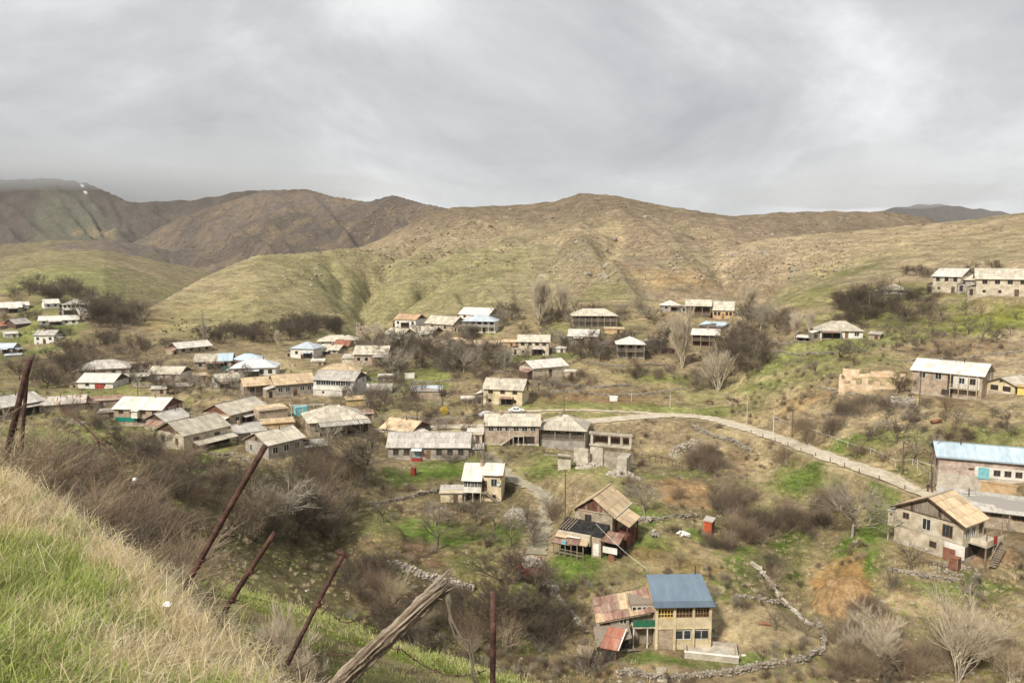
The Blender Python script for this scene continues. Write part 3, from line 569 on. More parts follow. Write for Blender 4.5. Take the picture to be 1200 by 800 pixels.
# higher ground on the main hill is browner, its foot greener
mi = [h['n'] for h in HILLS].index('main'); m = (gwho == mi)
k = (sstep(0, 35, gzv)*.85*m); blend(HBROWN*.66, k*sstep(.25, .6, nz2+.12)*sstep(10, 45, gzv)); k = m*(1-sstep(-20, 6, gzv))*sstep(.35, .6, nz1); blend(HGREEN*.95, k*.8)
def patch(px, py, rx, ry, c, s=1.0, soft=.45, ns=.5, seed=0):
    a = G(px, py); b = G(px+rx, py); n_ = G(px, py-ry) if py-ry > 255 else a; f_ = G(px, py+ry)
    X = max(np.hypot(*(b-a)[:2]), .3); dr = max(abs(np.hypot(*n_[:2])-np.hypot(*f_[:2]))/2, .3)
    dirv = a[:2]/np.hypot(*a[:2]); ex = gx-a[0]; ey = gy-a[1]
    m = np.nonzero((np.abs(ex)+np.abs(ey)) < 2.2*(X+dr))[0]
    if not len(m): return
    lat = (ex[m]*dirv[1]-ey[m]*dirv[0])/X; lon = (ex[m]*dirv[0]+ey[m]*dirv[1])/dr
    sc = max(X, dr)*.35
    e = np.hypot(lat, lon)+(fbm(gx[m]/sc, gy[m]/sc, 3, 300+seed+int(px))-.5)*2*ns
    k = (1-sstep(1-soft, 1+soft*.3, e))*s*(.5+.5*sstep(.3, .55, fbm(gx[m]/3.5, gy[m]/3.5, 3, 900+seed)))
    C[m] = C[m]*(1-k[:,None])+c*k[:,None]
DUSK = pal(.125,.11,.052); OLIVE = pal(.265,.24,.118)
PATCHES = [
 # brushy ravine sides, bare earth between the yards
 (250,600,130,50,DUSK,.75),(380,600,80,60,DUSK,.65),(150,550,100,24,DUSK,.7),(430,700,60,50,DUSK*1.1,.6),(560,720,80,50,DUSK,.6),(640,740,50,50,DUSK*1.1,.55),(1060,770,110,40,BROWN*.8,.6),(850,600,50,40,BROWN*.85,.55),(930,615,50,30,BROWN*.85,.5),(865,425,40,35,BROWN*.8,.6),(500,425,70,18,BROWN*.85,.6),(570,425,50,12,BROWN*.85,.5),(110,415,110,22,BROWN*.85,.55),(50,440,70,18,DUSK*1.1,.6),(300,400,90,8,BROWN*.8,.6),(720,410,60,14,BROWN*.85,.5),(1050,365,60,14,BROWN*.8,.6),(1000,480,50,12,BROWN*.9,.5),(740,530,60,16,BROWN*.9,.5),(250,465,110,10,BROWN*1.05,.5),(330,470,80,14,BROWN,.5),(690,395,90,10,BROWN,.4),
 # hills
 (225,372,55,12,SCAR,.5),(262,350,38,6,SCAR,.75),(205,378,25,8,SCAR,.6),(255,385,70,12,OLIVE,.8),(350,310,70,12,OLIVE*1.05,.75),(300,345,70,20,OLIVE,.5),(300,325,80,14,HTAN,.5),(420,345,14,30,BROWN,.6),(520,330,70,26,OLIVE*.95,.8),(470,365,60,14,OLIVE,.75),(590,345,60,14,OLIVE,.6),
 (800,326,40,9,SCAR*.9,.45),(715,290,8,18,TAN,.7),(640,330,50,14,HGREEN,.5),(700,345,24,6,GREEN*.9,.45),(975,322,20,9,GREEN*.75,.7),(950,345,12,8,GREEN*.85,.6),(1000,300,90,10,HTAN,.6),(1100,285,90,12,TAN,.5),(930,300,60,14,HTAN,.5),(1150,290,60,12,HGREEN,.5),(870,340,30,16,BROWN,.5),(1080,310,40,8,HTAN,.5),
 (120,320,70,10,OLIVE*.75,.7),(40,330,50,8,OLIVE,.7),(180,335,70,10,OLIVE*.8,.6),(60,300,60,8,OLIVE*.85,.5),(112,270,10,6,SCAR,.5),(80,275,40,10,pal(.12,.13,.085),.6),(60,340,80,5,GREEN,.4),
 # left hamlet
 (75,385,22,6,LUSH,.8),(60,410,40,5,LUSH,.7),(20,395,30,5,GREEN,.8),(75,412,30,4,TAN,.7),(140,370,30,12,BROWN,.5),
 # village
 (430,443,30,7,LUSH,.75),(500,440,40,8,GREEN,.8),(650,418,40,5,LUSH,.6),(770,440,40,6,GREEN,.8),(700,430,60,8,DRY,.6),(600,420,30,6,GREEN,.5),(130,450,40,6,GREEN,.5),(160,440,30,5,GREEN,.5),(100,463,40,4,GREEN,.5),(215,535,32,8,LUSH,1.0),(90,510,40,10,GREEN,.7),(55,515,25,8,LUSH,.6),(220,460,45,4,TAN,.9),(240,470,30,4,STRAW,.6),(320,425,30,4,STRAW,.5),(345,440,20,5,TAN,.5),
 (550,490,90,7,BROWN*1.1,.8),(620,507,60,4,GREEN,.8),(500,510,40,4,GREEN,.9),(720,478,110,7,GREEN,.9),(790,477,60,6,GREEN,.7),(700,465,60,7,pal(.27,.175,.09),.75),(660,452,40,6,TAN,.6),(860,460,40,14,TAN,.85),(880,450,22,16,STRAW,.5),(835,465,30,8,GREEN,.5),(905,440,16,18,GREEN,.8),(940,470,30,8,SCAR,.45),(925,462,14,5,STRAW,.7),(960,480,50,6,TAN,.6),
 (530,552,45,9,LUSH,.9),(470,560,20,8,LUSH,.7),(540,535,30,5,GREEN,.8),(640,545,40,10,GREEN,.75),(640,555,24,6,LUSH,.4),(600,545,20,8,DRY,.7),
 # terraces of the near gardens
 (510,625,50,14,LUSH,.9),(600,625,30,10,LUSH,.75),(480,645,50,8,SOIL,.85),(560,655,34,7,GREEN,.6),(515,600,40,6,SOIL,.5),(450,615,12,18,GREEN,.5),(465,690,12,20,GREEN,.6),(430,690,14,22,TAN*.9,.7),(600,720,40,40,GREEN*.8,.7),(640,700,20,24,LUSH*.8,.7),(560,760,40,20,GREEN*.8,.6),(670,745,24,18,TAN*.85,.7),
 (800,577,36,12,pal(.36,.235,.12),.95),(740,600,30,10,LUSH,.8),(690,660,50,14,LUSH,.85),(660,668,26,10,LUSH,.9),(730,672,30,16,DRY*.9,.8),(790,652,56,13,pal(.27,.20,.085),.9),(840,650,40,10,TAN,.5),(760,632,30,8,LUSH,.75),(830,632,40,6,LUSH,.75),(880,660,24,14,LUSH*.9,.8),(860,690,40,10,GREEN,.85),(890,725,50,12,TAN,.9),(880,735,40,12,STRAW,.6),(860,772,45,6,LUSH,.7),(800,775,40,5,LUSH,.9),(740,770,26,6,LUSH,.9),(730,782,24,4,SCAR*.9,.6),(920,745,20,5,GREEN,.8),
 (900,738,52,16,STRAW*.95,1.0),(890,728,46,10,TAN*1.1,.8),
 # gully and right bank
 (910,560,30,14,GREEN,.85),(945,565,26,14,LUSH*.85,.85),(890,545,16,18,TAN,.9),(870,535,14,14,SOIL,.7),(930,640,20,20,LUSH*.75,.9),(925,665,16,14,LUSH*.7,.9),(960,650,34,16,DRY,.8),(1010,640,28,30,LUSH*.9,.95),(1030,610,16,24,LUSH*.8,.85),(983,680,30,16,pal(.35,.215,.09),.95),(1000,530,30,8,GREEN,.7),(1060,540,40,5,LUSH*.9,.8),(990,517,30,6,LUSH*.9,.8),(1060,556,50,4,GREEN,.8),(1085,690,30,8,LUSH,.7),(1150,690,40,10,LUSH*1.1,.7),(1060,690,16,10,SOIL,.7),(1170,710,40,8,TAN,.8),(1090,715,40,10,STRAW,.6),(1180,770,40,12,GREEN,.8),(1160,655,40,8,SOIL*1.2,.8),(1150,640,30,8,TAN,.6),
 # right hillside
 (1150,380,50,12,pal(.20,.225,.05),.8),(1180,370,40,8,pal(.22,.23,.05),.8),(1130,410,60,8,SOIL*1.1,.6),(1100,430,90,6,TAN,.6),(1170,415,40,4,STRAW,.5),(960,410,60,8,GREEN,.7),(1000,425,60,7,GREEN,.6),(1000,440,90,7,DRY*1.1,.6),(1050,490,90,8,TAN,.6),(1130,490,80,6,STRAW,.45),(1100,510,80,10,GREEN*1.1,.6),(1180,510,40,8,GREEN,.5),(930,500,40,4,SOIL,.5),(1040,370,30,10,GREEN*.8,.6),
]
for i, p in enumerate(PATCHES): patch(p[0], p[1], p[2]*1.3, p[3]*1.45, p[4], min(1, p[5]*1.1), ns=.5, seed=i)
# near bank: lush left, dry rim; grassy terrace with a trodden path
sd_rim = np.where(gr < 40, rim_dist(gx, gy), 99.)
nb = (gr < 14) & (sd_rim < 1.2); C[nb] = STRAW*.8
def lushness(x, y): return sstep(-.1, .9, -rim_dist(x, y)-.45+2.0*(fbm(x/1.1, y/1.1, 3, 61)-.5))
blend(pal(.17,.20,.05), np.where(nb, lushness(gx, gy), 0)*.9)
tb = (gr < 27) & (sd_rim >= 1.2); C[tb] = pal(.26,.28,.07); blend(pal(.18,.22,.04), tb*sstep(.45, .65, fbm(gx/1.5, gy/1.5, 4, 62))*.8); blend(TAN*.9, tb*sstep(.56, .66, fbm(gx/2.2, gy/2.2, 4, 66))*.6)
Pn = np.array([G(*p) for p in [(240,700),(300,722),(360,742),(420,765),(480,785),(540,806)]])
for a, b in zip(Pn[:-1], Pn[1:]):
    d = b[:2]-a[:2]; t = np.clip(((gx-a[0])*d[0]+(gy-a[1])*d[1])/(d@d), 0, 1); qd = np.hypot(gx-a[0]-t*d[0], gy-a[1]-t*d[1])+(fbm(gx, gy, 2, 64)-.5)*.7
    blend(TAN, (1-sstep(.25, .65, qd))*.75)
for (pl, hw, so) in ROADS:
    for a, b in zip(pl[:-1:2], pl[2::2]):
        mk = np.nonzero((np.abs(gx-a[0]) < 14) & (np.abs(gy-a[1]) < 14))[0]
        if len(mk):
            d = b[:2]-a[:2]; t = np.clip(((gx[mk]-a[0])*d[0]+(gy[mk]-a[1])*d[1])/max(d@d, 1e-6), 0, 1); k = (1-sstep(hw*.8, hw+1.8, np.hypot(gx[mk]-a[0]-t*d[0], gy[mk]-a[1]-t*d[1])+(nz2[mk]-.5)*2.4))*.8
            C[mk] = C[mk]*(1-k[:,None])+TAN*1.1*k[:,None]
# snow streaks high on the left mountain
for (a, b, w) in (((96,216),(100,226),.9),((105,239),(110,244),1.0)):
    A_ = G(*a); B_ = G(*b); d = B_[:2]-A_[:2]; t = np.clip(((gx-A_[0])*d[0]+(gy-A_[1])*d[1])/max(d@d, 1), 0, 1); qd = np.hypot(gx-A_[0]-t*d[0], gy-A_[1]-t*d[1])
    blend(pal(.8,.82,.85), 1-sstep(w, w*2.2, qd))
C = np.clip(C*.9, .01, .9)

def ground_material():
    m, t, b = newmat('hillside_ground'); n = t.nodes.new; l = t.links.new
    at = n('ShaderNodeVertexColor'); at.layer_name = 'Col'
    g = n('ShaderNodeNewGeometry').outputs['Position']
    def noise(s, d=4, ro=.6):
        a = n('ShaderNodeTexNoise'); a.inputs['Scale'].default_value = s; a.inputs['Detail'].default_value = d; a.inputs['Roughness'].default_value = ro; l(g, a.inputs['Vector']); return a.outputs['Fac']
    def rng(x, a, bb, c, d):
        k = n('ShaderNodeMapRange'); 
        for i, v in enumerate((a, bb, c, d)): k.inputs[i+1].default_value = v
        l(x, k.inputs[0]); return k.outputs[0]
    a1 = noise(.9, 8, .84); a2 = noise(.11, 5, .65); a3 = noise(.35, 6, .72)
    def mul(x, y):
        k = n('ShaderNodeMath'); k.operation = 'MULTIPLY'; l(x, k.inputs[0]); l(y, k.inputs[1]); return k.outputs[0]
    f = mul(mul(rng(noise(.045, 7, .72), .36, .64, .84, 1.15), rng(a1, .34, .66, .5, 1.5)), mul(rng(a2, .35, .65, .74, 1.24), rng(a3, .35, .65, .72, 1.28)))
    sp = n('ShaderNodeSeparateXYZ'); l(g, sp.inputs[0]); wz = n('ShaderNodeMath'); wz.operation = 'MULTIPLY_ADD'; l(sp.outputs[2], wz.inputs[0]); wz.inputs[1].default_value = 2.3; wn_ = n('ShaderNodeMath'); wn_.operation = 'MULTIPLY'; l(noise(.03, 4, .6), wn_.inputs[0]); wn_.inputs[1].default_value = 16; l(wn_.outputs[0], wz.inputs[2]); sn = n('ShaderNodeMath'); sn.operation = 'SINE'; l(wz.outputs[0], sn.inputs[0])
    f = mul(f, rng(sn.outputs[0], .55, 1, 1, .82))       # sheep tracks along the contours
    s = n('ShaderNodeVectorMath'); s.operation = 'SCALE'; l(at.outputs[0], s.inputs[0]); l(f, s.inputs['Scale'])
    # pale tufts and stones showing here and there
    tu = n('ShaderNodeMixRGB'); l(rng(noise(1.7, 3, .7), .60, .68, 0, .55), tu.inputs[0]); l(s.outputs[0], tu.inputs[1]); tu.inputs[2].default_value = (.42, .34, .22, 1)
    dk = n('ShaderNodeMixRGB'); l(rng(noise(.55, 5, .75), .56, .68, 0, .7), dk.inputs[0]); l(tu.outputs[0], dk.inputs[1]); dk.inputs[2].default_value = (.085, .062, .04, 1)
    l(dk.outputs[0], b.inputs['Base Color']); b.inputs['Roughness'].default_value = 1; b.inputs['Specular IOR Level'].default_value = .05
    bp = n('ShaderNodeBump'); bp.inputs['Strength'].default_value = .7; bp.inputs['Distance'].default_value = .5; l(a1, bp.inputs['Height']); l(bp.outputs[0], b.inputs['Normal'])
    return m
M['ground'] = ground_material()
me = raw_mesh('ground', np.column_stack([gx, gy, gzv]), q, M['ground'], smooth=True)
ca = me.color_attributes.new('Col', 'FLOAT_COLOR', 'POINT'); ca.data.foreach_set('color', np.column_stack([C, np.ones(len(C))]).astype(np.float32).ravel())
tag(link('ground', me), kind='structure')
def strip(name, Q, hw, mat, lift=.12, wob=1.1, seed=0):
    V = []; Fs = []
    for i, p in enumerate(Q):
        d = Q[min(i+1, len(Q)-1)]-Q[max(i-1, 0)]; nn = np.array([-d[1], d[0]])/max(np.hypot(d[0], d[1]), 1e-6)
        for s, k in zip(np.linspace(-1, 1, 5), range(5)):
            e = hw+wob*(random.random()-.5)*(abs(s) == 1)
            xx, yy = p[0]+nn[0]*s*e, p[1]+nn[1]*s*e; V.append((xx, yy, gfast(xx, yy)[0]+lift+.08-.02*abs(s)))
    for i in range(len(Q)-1):
        for k in range(4): Fs.append((i*5+k+1, i*5+k, (i+1)*5+k, (i+1)*5+k+1))
    o = link(name, raw_mesh(name, V, Fs, mat, True)); return tag(o, kind='structure')
M['track'] = stained('dirt_road', (.48,.41,.30), (.64,.565,.44), .5, (.68,.62,.5), fine=3)
M['lane'] = stained('gravel_lane', (.27,.24,.17), (.40,.355,.26), .5, (.26,.26,.13), fine=3)
strip('road', road_main, 2.5, M['track']); strip('lane', lane, 1.5, M['lane']); strip('path', path_far, .8, M['track'])
# ------------------------------------------------------------------ houses
def quv(p, along):     # uv in metres: u across the ribs, v down the slope
    p = [Vector(q) for q in p]; a = Vector(along).normalized(); n = (p[1]-p[0]).cross(p[-1]-p[0]).normalized(); b = n.cross(a)
    return [((q-p[0]).dot(a), (q-p[0]).dot(b)) for q in p]
def sag(quad, along, nu, nv, amp, seed):
    """subdivide a roof plane and let it sag and ripple like old sheeting"""
    q = [Vector(p) for p in quad]; rs = random.Random(seed); out_ = []
    n = (q[1]-q[0]).cross(q[3]-q[0]).normalized(); a = Vector(along).normalized(); bb = n.cross(a)
    grid = {}
    for i in range(nu+1):
        for j in range(nv+1):
            u, v = i/nu, j/nv; p = q[0]*(1-u)*(1-v)+q[1]*u*(1-v)+q[2]*u*v+q[3]*(1-u)*v
            edge = (i in (0, nu)) or (j in (0, nv))
            grid[i, j] = p+n*((rs.random()-.6)*amp*(.4 if edge else 1)-amp*.7*math.sin(math.pi*u)*math.sin(math.pi*v))
    for i in range(nu):
        for j in range(nv):
            f = [grid[i,j], grid[i+1,j], grid[i+1,j+1], grid[i,j+1]]; out_.append((f, [((p-q[0]).dot(a), (p-q[0]).dot(bb)) for p in f]))
    return out_
def roof_plane(mb, quad, along, th=.09, seed=0, amp=.05):
    q = [Vector(p) for p in quad]
    if len(q) == 4:
        nu = max(1, min(6, round((q[1]-q[0]).length/2.2))); nv = max(1, min(3, round((q[3]-q[0]).length/2.2)))
        for f, uv in sag(quad, along, nu, nv, amp, seed): mb.face(f, uv)
    else: mb.face(q, quv(q, along))
    n = (q[1]-q[0]).cross(q[-1]-q[0]).normalized()*th; lo = [p-n for p in q]; mb.face(list(reversed(lo)))
    for i in range(len(q)):
        j = (i+1) % len(q); mb.face([lo[i], lo[j], q[j]-n*.25, q[i]-n*.25])
def add_window(root, x, z, w, h, y, side='f', frame='frame', dark='glass', mull=1, dep=.05):
    """frame with pane, on the front (f), right (r), left (l) or back wall plane at coordinate y"""
    def P(u, d, zz):
        return {'f': (u, y-d, zz), 'b': (-u, y+d, zz), 'r': (y+d, u, zz), 'l': (y-d, -u, zz)}[side]
    def bx(mb, u0, u1, d0, d1, z0, z1):
        a = P(u0, d0, z0); b = P(u1, d1, z1); mb.box(min(a[0],b[0]), max(a[0],b[0]), min(a[1],b[1]), max(a[1],b[1]), z0, z1)
    f = MB(); t = .07
    bx(f, x-w/2, x+w/2, .0, dep, z-h/2, z-h/2+t); bx(f, x-w/2, x+w/2, .0, dep, z+h/2-t, z+h/2)
    bx(f, x-w/2, x-w/2+t, .0, dep, z-h/2+t, z+h/2-t); bx(f, x+w/2-t, x+w/2, .0, dep, z-h/2+t, z+h/2-t)
    for k in range(mull):
        u = x-w/2+w*(k+1)/(mull+1); bx(f, u-.03, u+.03, .012, dep-.005, z-h/2+t, z+h/2-t)
    wo = f.build('window', M[frame], root)
    p = MB(); bx(p, x-w/2+t, x+w/2-t, .002, .012, z-h/2+t, z+h/2-t); p.build('pane', M[dark], wo)
    return wo
def add_door(root, x, w, h, y, mat='darkwood', z0=0, side='f'):
    d = MB()
    if side == 'f': d.box(x-w/2, x+w/2, y-.06, y-.003, z0, z0+h)
    elif side == 'r': d.box(y+.003, y+.06, x-w/2, x+w/2, z0, z0+h)
    return d.build('door', M[mat], root)
def roof_parts(root, w, d, h, rise, kind, rm, ov=.45, seed=0, z0=0, blue=None, y0=None, y1=None):
    W = w/2+ov; Y0 = (-d/2 if y0 is None else y0)-ov; Y1 = (d/2 if y1 is None else y1)+ov; ym = (Y0+Y1)/2; D = (Y1-Y0)/2
    k = rise/(D-ov); e = h-ov*k+.06; t = h+rise+.06
    mb = MB()
    if kind == 'gx':
        if blue:
            xs = w*.12
            roof_plane(mb, [(-W,Y0,e),(xs,Y0,e),(xs,ym,t),(-W,ym,t)], (1,0,0), seed=seed)
            m2 = MB(); roof_plane(m2, [(xs+.01,Y0,e+.03),(W,Y0,e+.03),(W,ym,t+.03),(xs+.01,ym,t+.03)], (1,0,0), seed=seed+3); ex = m2
        else: roof_plane(mb, [(-W,Y0,e),(W,Y0,e),(W,ym,t),(-W,ym,t)], (1,0,0), seed=seed)
        roof_plane(mb, [(W,Y1,e),(-W,Y1,e),(-W,ym,t),(W,ym,t)], (-1,0,0), seed=seed+1)
    elif kind == 'gy':
        kk = rise/(w/2); e = h-ov*kk+.06
        roof_plane(mb, [(-W,Y1,e),(-W,Y0,e),(0,Y0,t),(0,Y1,t)], (0,-1,0), seed=seed)
        roof_plane(mb, [(W,Y0,e),(W,Y1,e),(0,Y1,t),(0,Y0,t)], (0,1,0), seed=seed+1)
    elif kind == 'hip':
        ins = min(D*.95, W*.98); kx = ins
        rl = max(W-kx, .02)
        roof_plane(mb, [(-W,Y0,e),(W,Y0,e),(rl,ym,t),(-rl,ym,t)], (1,0,0), seed=seed); roof_plane(mb, [(W,Y1,e),(-W,Y1,e),(-rl,ym,t),(rl,ym,t)], (-1,0,0), seed=seed)
        roof_plane(mb, [(W,Y0,e),(W,Y1,e),(rl,ym,t)], (0,1,0)); roof_plane(mb, [(-W,Y1,e),(-W,Y0,e),(-rl,ym,t)], (0,-1,0))
    elif kind == 'shed':
        roof_plane(mb, [(-W,Y0,h+.05-.1),(W,Y0,h+.05-.1),(W,Y1,h+rise+.1),(-W,Y1,h+rise+.1)], (1,0,0), seed=seed)
    ro = mb.build('roof', M[rm], root)
    if blue and kind == 'gx': ex.build('blue_roof_sheets', M[blue], ro)
    if kind in ('gx', 'gy', 'hip'):
        r = MB()
        if kind == 'gy': r.bar((0,Y0,t+.02), (0,Y1,t+.02), .28, .07)
        else:
            rl = W if kind == 'gx' else max(W-min(D*.95, W*.98), .02)
            if rl > .3: r.bar((-rl,ym,t+.02), (rl,ym,t+.02), .28, .07)
        if r.v: r.build('ridge_cap', M[rm], ro)
    return ro, (e, t, ym)
def gable_fill(root, w, d, h, rise, kind, wm, gm, boards, seed=0):
    rs = random.Random(seed)
    for s in (-1, 1):
        g = MB()
        if kind == 'gx':
            x = s*(w/2-.02); pts = [(x,-d/2,h),(x,d/2,h),(x,0,h+rise)]
            g.hexa  # closed wedge
            a = [(x-s*.12,p[1],p[2]) for p in pts]; g.face(pts if s > 0 else pts[::-1]); g.face(a[::-1] if s > 0 else a)
            for i in range(3): j = (i+1) % 3; g.face([pts[i], a[i], a[j], pts[j]] if s > 0 else [pts[j], a[j], a[i], pts[i]])
        else:
            y = s*(d/2-.02); pts = [(-w/2,y,h),(w/2,y,h),(0,y,h+rise)]; a = [(p[0],y-s*.12,p[2]) for p in pts]
            g.face(pts if s < 0 else pts[::-1]); g.face(a[::-1] if s < 0 else a)
            for i in range(3): j = (i+1) % 3; g.face([pts[i], a[i], a[j], pts[j]])
        go = g.build('gable', M[gm or wm], root)
        if boards and gm:
            n = boards
            for i in range(n):          # upright boards nailed over the gable
                u0, u1 = -.5+i/n+.006, -.5+(i+1)/n-.006; span = d if kind == 'gx' else w
                t0 = rise*(1-2*abs((u0+u1)/2))-rise/n*.9
                if t0 < .15: continue
                p = rs.uniform(.015, .05); b = MB(); lo_ = h-rs.uniform(.0, .12)
                if kind == 'gx': b.box(min(x,x+s*p), max(x,x+s*p), u0*span, u1*span, lo_, h+t0)
                else: b.box(u0*span, u1*span, min(y,y+s*p), max(y,y+s*p), lo_, h+t0)
                b.build('board', M[gm if rs.random() < .7 else rs.choice(['greywood', 'darkwood', gm])], go)
def chimney(root, x, y, z, mat='rustpipe', s=.16, h=1.2):
    c = MB()
    if mat == 'brick': c.box(x-s*1.6, x+s*1.6, y-s*1.6, y+s*1.6, z-.6, z+h*.8); c.box(x-s*2, x+s*2, y-s*2, y+s*2, z+h*.8, z+h*.8+.1)
    else: c.tube([(x,y,z-.6), (x,y,z+h)], s*.6, 7); c.tube([(x,y,z+h+.06), (x,y,z+h+.2)], [s*1.3, s*.2], 7)
    return c.build('chimney', M[mat], root)
def build_house(h, i):
    Yw = h['Y']; hh = h['hpx']*Yw/F*1.02; w, d = h['w'], h['d']; zb = h['z']; kind = h['roof']
    al = abs(zb+hh)/Yw
    Dp = d/2 if kind in ('gx', 'hip') else (d if kind == 'shed' else 0)
    rise = (Yw+Dp)*((zb+hh)/Yw+h['rpx']/F)-(zb+hh)
    if kind == 'shed': rise = min(max(rise, .15), 2.2)
    else: rise = min(max(rise, .22*min(d, w)), .62*d)
    h['hh'], h['rise'] = hh, rise
    near = Yw < 225
    root = empty('shed' if kind == 'shed' or 'barn' in h['label'] and not 'barn' in h else 'house', (h['cx'], h['cy'], zb), h['yaw'])
    cat = 'shed' if root.name.startswith('shed') else 'house'
    if 'barn' in h: root.name = 'barn'; cat = 'barn'
    if 'garage' in h: root.name = 'garage'; cat = 'garage'
    if kind == 'shed' and 'kiosk' in h['label']: root.name = 'kiosk'; cat = 'kiosk'
    tag(root, h['label'], cat, None)
    wall = MB(); gal = h.get('gal', 0); two = hh > 4.3; fl = hh*.5 if two else 0.25
    gd = 1.7
    bz = -2.2
    if h.get('open'):
        wall.box(-w/2, w/2, d/2-.25, d/2, bz, hh); wall.box(-w/2, -w/2+.25, -d/2+.5, d/2-.25, bz, hh); wall.box(w/2-.25, w/2, -d/2+.5, d/2-.25, bz, hh)
    elif gal:
        wall.box(-w/2, w/2, -d/2+gd, d/2, bz, hh)
        if gal == 1 and two: wall.box(-w/2, w/2, -d/2+.05, -d/2+gd, bz, fl-.12)
    else: wall.box(-w/2, w/2, -d/2, d/2, bz, hh)
    wo = wall.build('wall', M[h['wm']], root)
    if not h.get('open') and kind != 'shed' and near and not gal:
        pl = MB(); pl.box(-w/2-.05, w/2+.05, -d/2-.05, d/2+.05, bz, .35); pl.build('plinth', M['concrete'], wo)
    if h.get('open'):
        for x in np.linspace(-w/2+.1, w/2-.1, max(3, int(w/2.2))):
            p = MB(); p.box(x-.07, x+.07, -d/2, -d/2+.14, bz, hh); p.build('post', M['greywood'], root)
        b = MB(); rs = random.Random(i)
        for k in range(6):
            x = rs.uniform(-w/2+.6, w/2-.6); b.box(x-.5, x+.5, rs.uniform(-.5, 0), d/2-.4, 0, rs.uniform(.4, hh*.6))
        b.build('stored_timber', M['darkwood'], root)
    ro, (e, t, ym) = roof_parts(root, w, d, hh, rise, kind, h['rm'], .5 if kind != 'shed' else .3, i, blue='r_skyblue' if h.get('blue') else None)
    if kind in ('gx', 'gy'):
        gable_fill(root, w, d, hh, rise, kind, h['wm'], h.get('g'), 12 if (near and h.get('g')) else 0, i)
        if h.get('g') and near and h['rel'] != 0:
            s = -1 if h['rel'] > 0 else 1
            add_window(root, 0, hh+rise*.33, .7, .8, s*(w/2+.035), 'r' if s > 0 else 'l', 'brownframe')
    if kind == 'shed' and not h.get('open'):
        f = MB(); f.hexa([(-w/2+.02,-d/2+.02,hh), (w/2-.02,-d/2+.02,hh), (w/2-.02,d/2-.02,hh), (-w/2+.02,d/2-.02,hh), (-w/2+.02,-d/2+.02,hh+.02), (w/2-.02,-d/2+.02,hh+.02), (w/2-.02,d/2-.02,hh+rise-.05), (-w/2+.02,d/2-.02,hh+rise-.05)]); f.build('upper_wall', M[h['wm']], wo)
    rs = random.Random(100+i)
    fr = 'frame' if h.get('whitewin') or h['wm'] in ('white', 'greywall', 'brick') and rs.random() < .7 else 'brownframe'
    # front openings
    ww = min(1.3, w/(h['up']+1)*.8) if h['up'] else 1; zu = (fl+.55+hh)/2+.12 if two else hh*.57
    wh = min(1.6, (hh-fl)*.58) if two else min(1.4, hh*.48)
    yf = -d/2+gd if gal else -d/2
    if h.get('band'): ww = w*.86/h['up']; wh = 1.5
    for k in range(h['up']):
        x = -w/2+w*(k+.5)/h['up']*(.94)+w*.03
        if h.get('band'): x = -w*.43+w*.86*(k+.5)/h['up']
        if h.get('porch') and k == 2: add_door(root, x, 1, 2.1, yf, 'frame', hh-2.9); continue
        if not two and k == h['up']//2 and h['up'] > 2 and not h.get('band') and not h.get('whitewin'): add_door(root, x, .95, min(2.0, hh-.5), yf, 'brownframe', 0.2); continue
        add_window(root, x, zu, ww, wh, yf, 'f', fr, mull=1 if near else 0)
    for k in range(h['lo']):
        x = -w/2+w*(k+.5)/h['lo']; xo = x+rs.uniform(-.2, .2)
        if k == h['lo']//2: add_door(root, xo, 1.1, min(2, fl-.4) if two else 1.6, -d/2 if gal != 2 else yf, 'darkwood')
        else: add_window(root, xo, fl*.52, .85, .8, -d/2 if not (gal == 2) else yf, 'f', fr, mull=0)
    # side windows on the visible end
    if near and kind != 'shed' and not h.get('open'):
        s = -1 if h['rel'] > 0 else 1
        if abs(h['rel']) > 9:
            for u in (-d*.25, d*.25): add_window(root, u, zu, .9, wh, s*w/2, 'r' if s > 0 else 'l', fr)
    if h.get('doors'):
        for k in (-1, 1): add_door(root, w*.12+k*.75, 1.4, hh*.72, -d/2, h['doors'])
    if h.get('door1'): add_door(root, w*.2, .9, min(1.9, hh*.8), -d/2, 'darkwood')
    if h.get('extra'):
        p = MB(); p.box(-w/2+.4, -.6, -d/2-.12, -d/2-.003, 1.2, 2.3); tag(p.build('panel', M['teal'], root), 'teal painted panel below the windows')
        p = MB(); p.box(-.3, w/2-.3, -d/2-.02, -d/2+.0, .9, 2.1); p.build('cellar_opening', M['void'], root)
        p = MB(); p.box(-1.1, .5, -d/2-1.0, -d/2-.003, hh*.5, hh-.4); p.build('bay', M['white'], root)
        p = MB(); roof_plane(p, [(-1.3,-d/2-1.3,hh-.45),(.7,-d/2-1.3,hh-.45),(.7,-d/2-.01,hh-.1),(-1.3,-d/2-.01,hh-.1)], (1,0,0)); p.build('bay_roof', M['r_pale'], root)
    if h.get('band'):
        p = MB(); p.box(-w/2-.1, w/2+.1, -d/2-.18, -d/2-.003, hh*.40, hh*.55); p.build('sill_band', M['white'], root)
        for x in (-w/2, w*.02, w/2-.2):
            p = MB(); p.box(x, x+.22, -d/2-.16, -d/2-.02, bz, hh*.40-.002); p.build('post', M['white'], root)
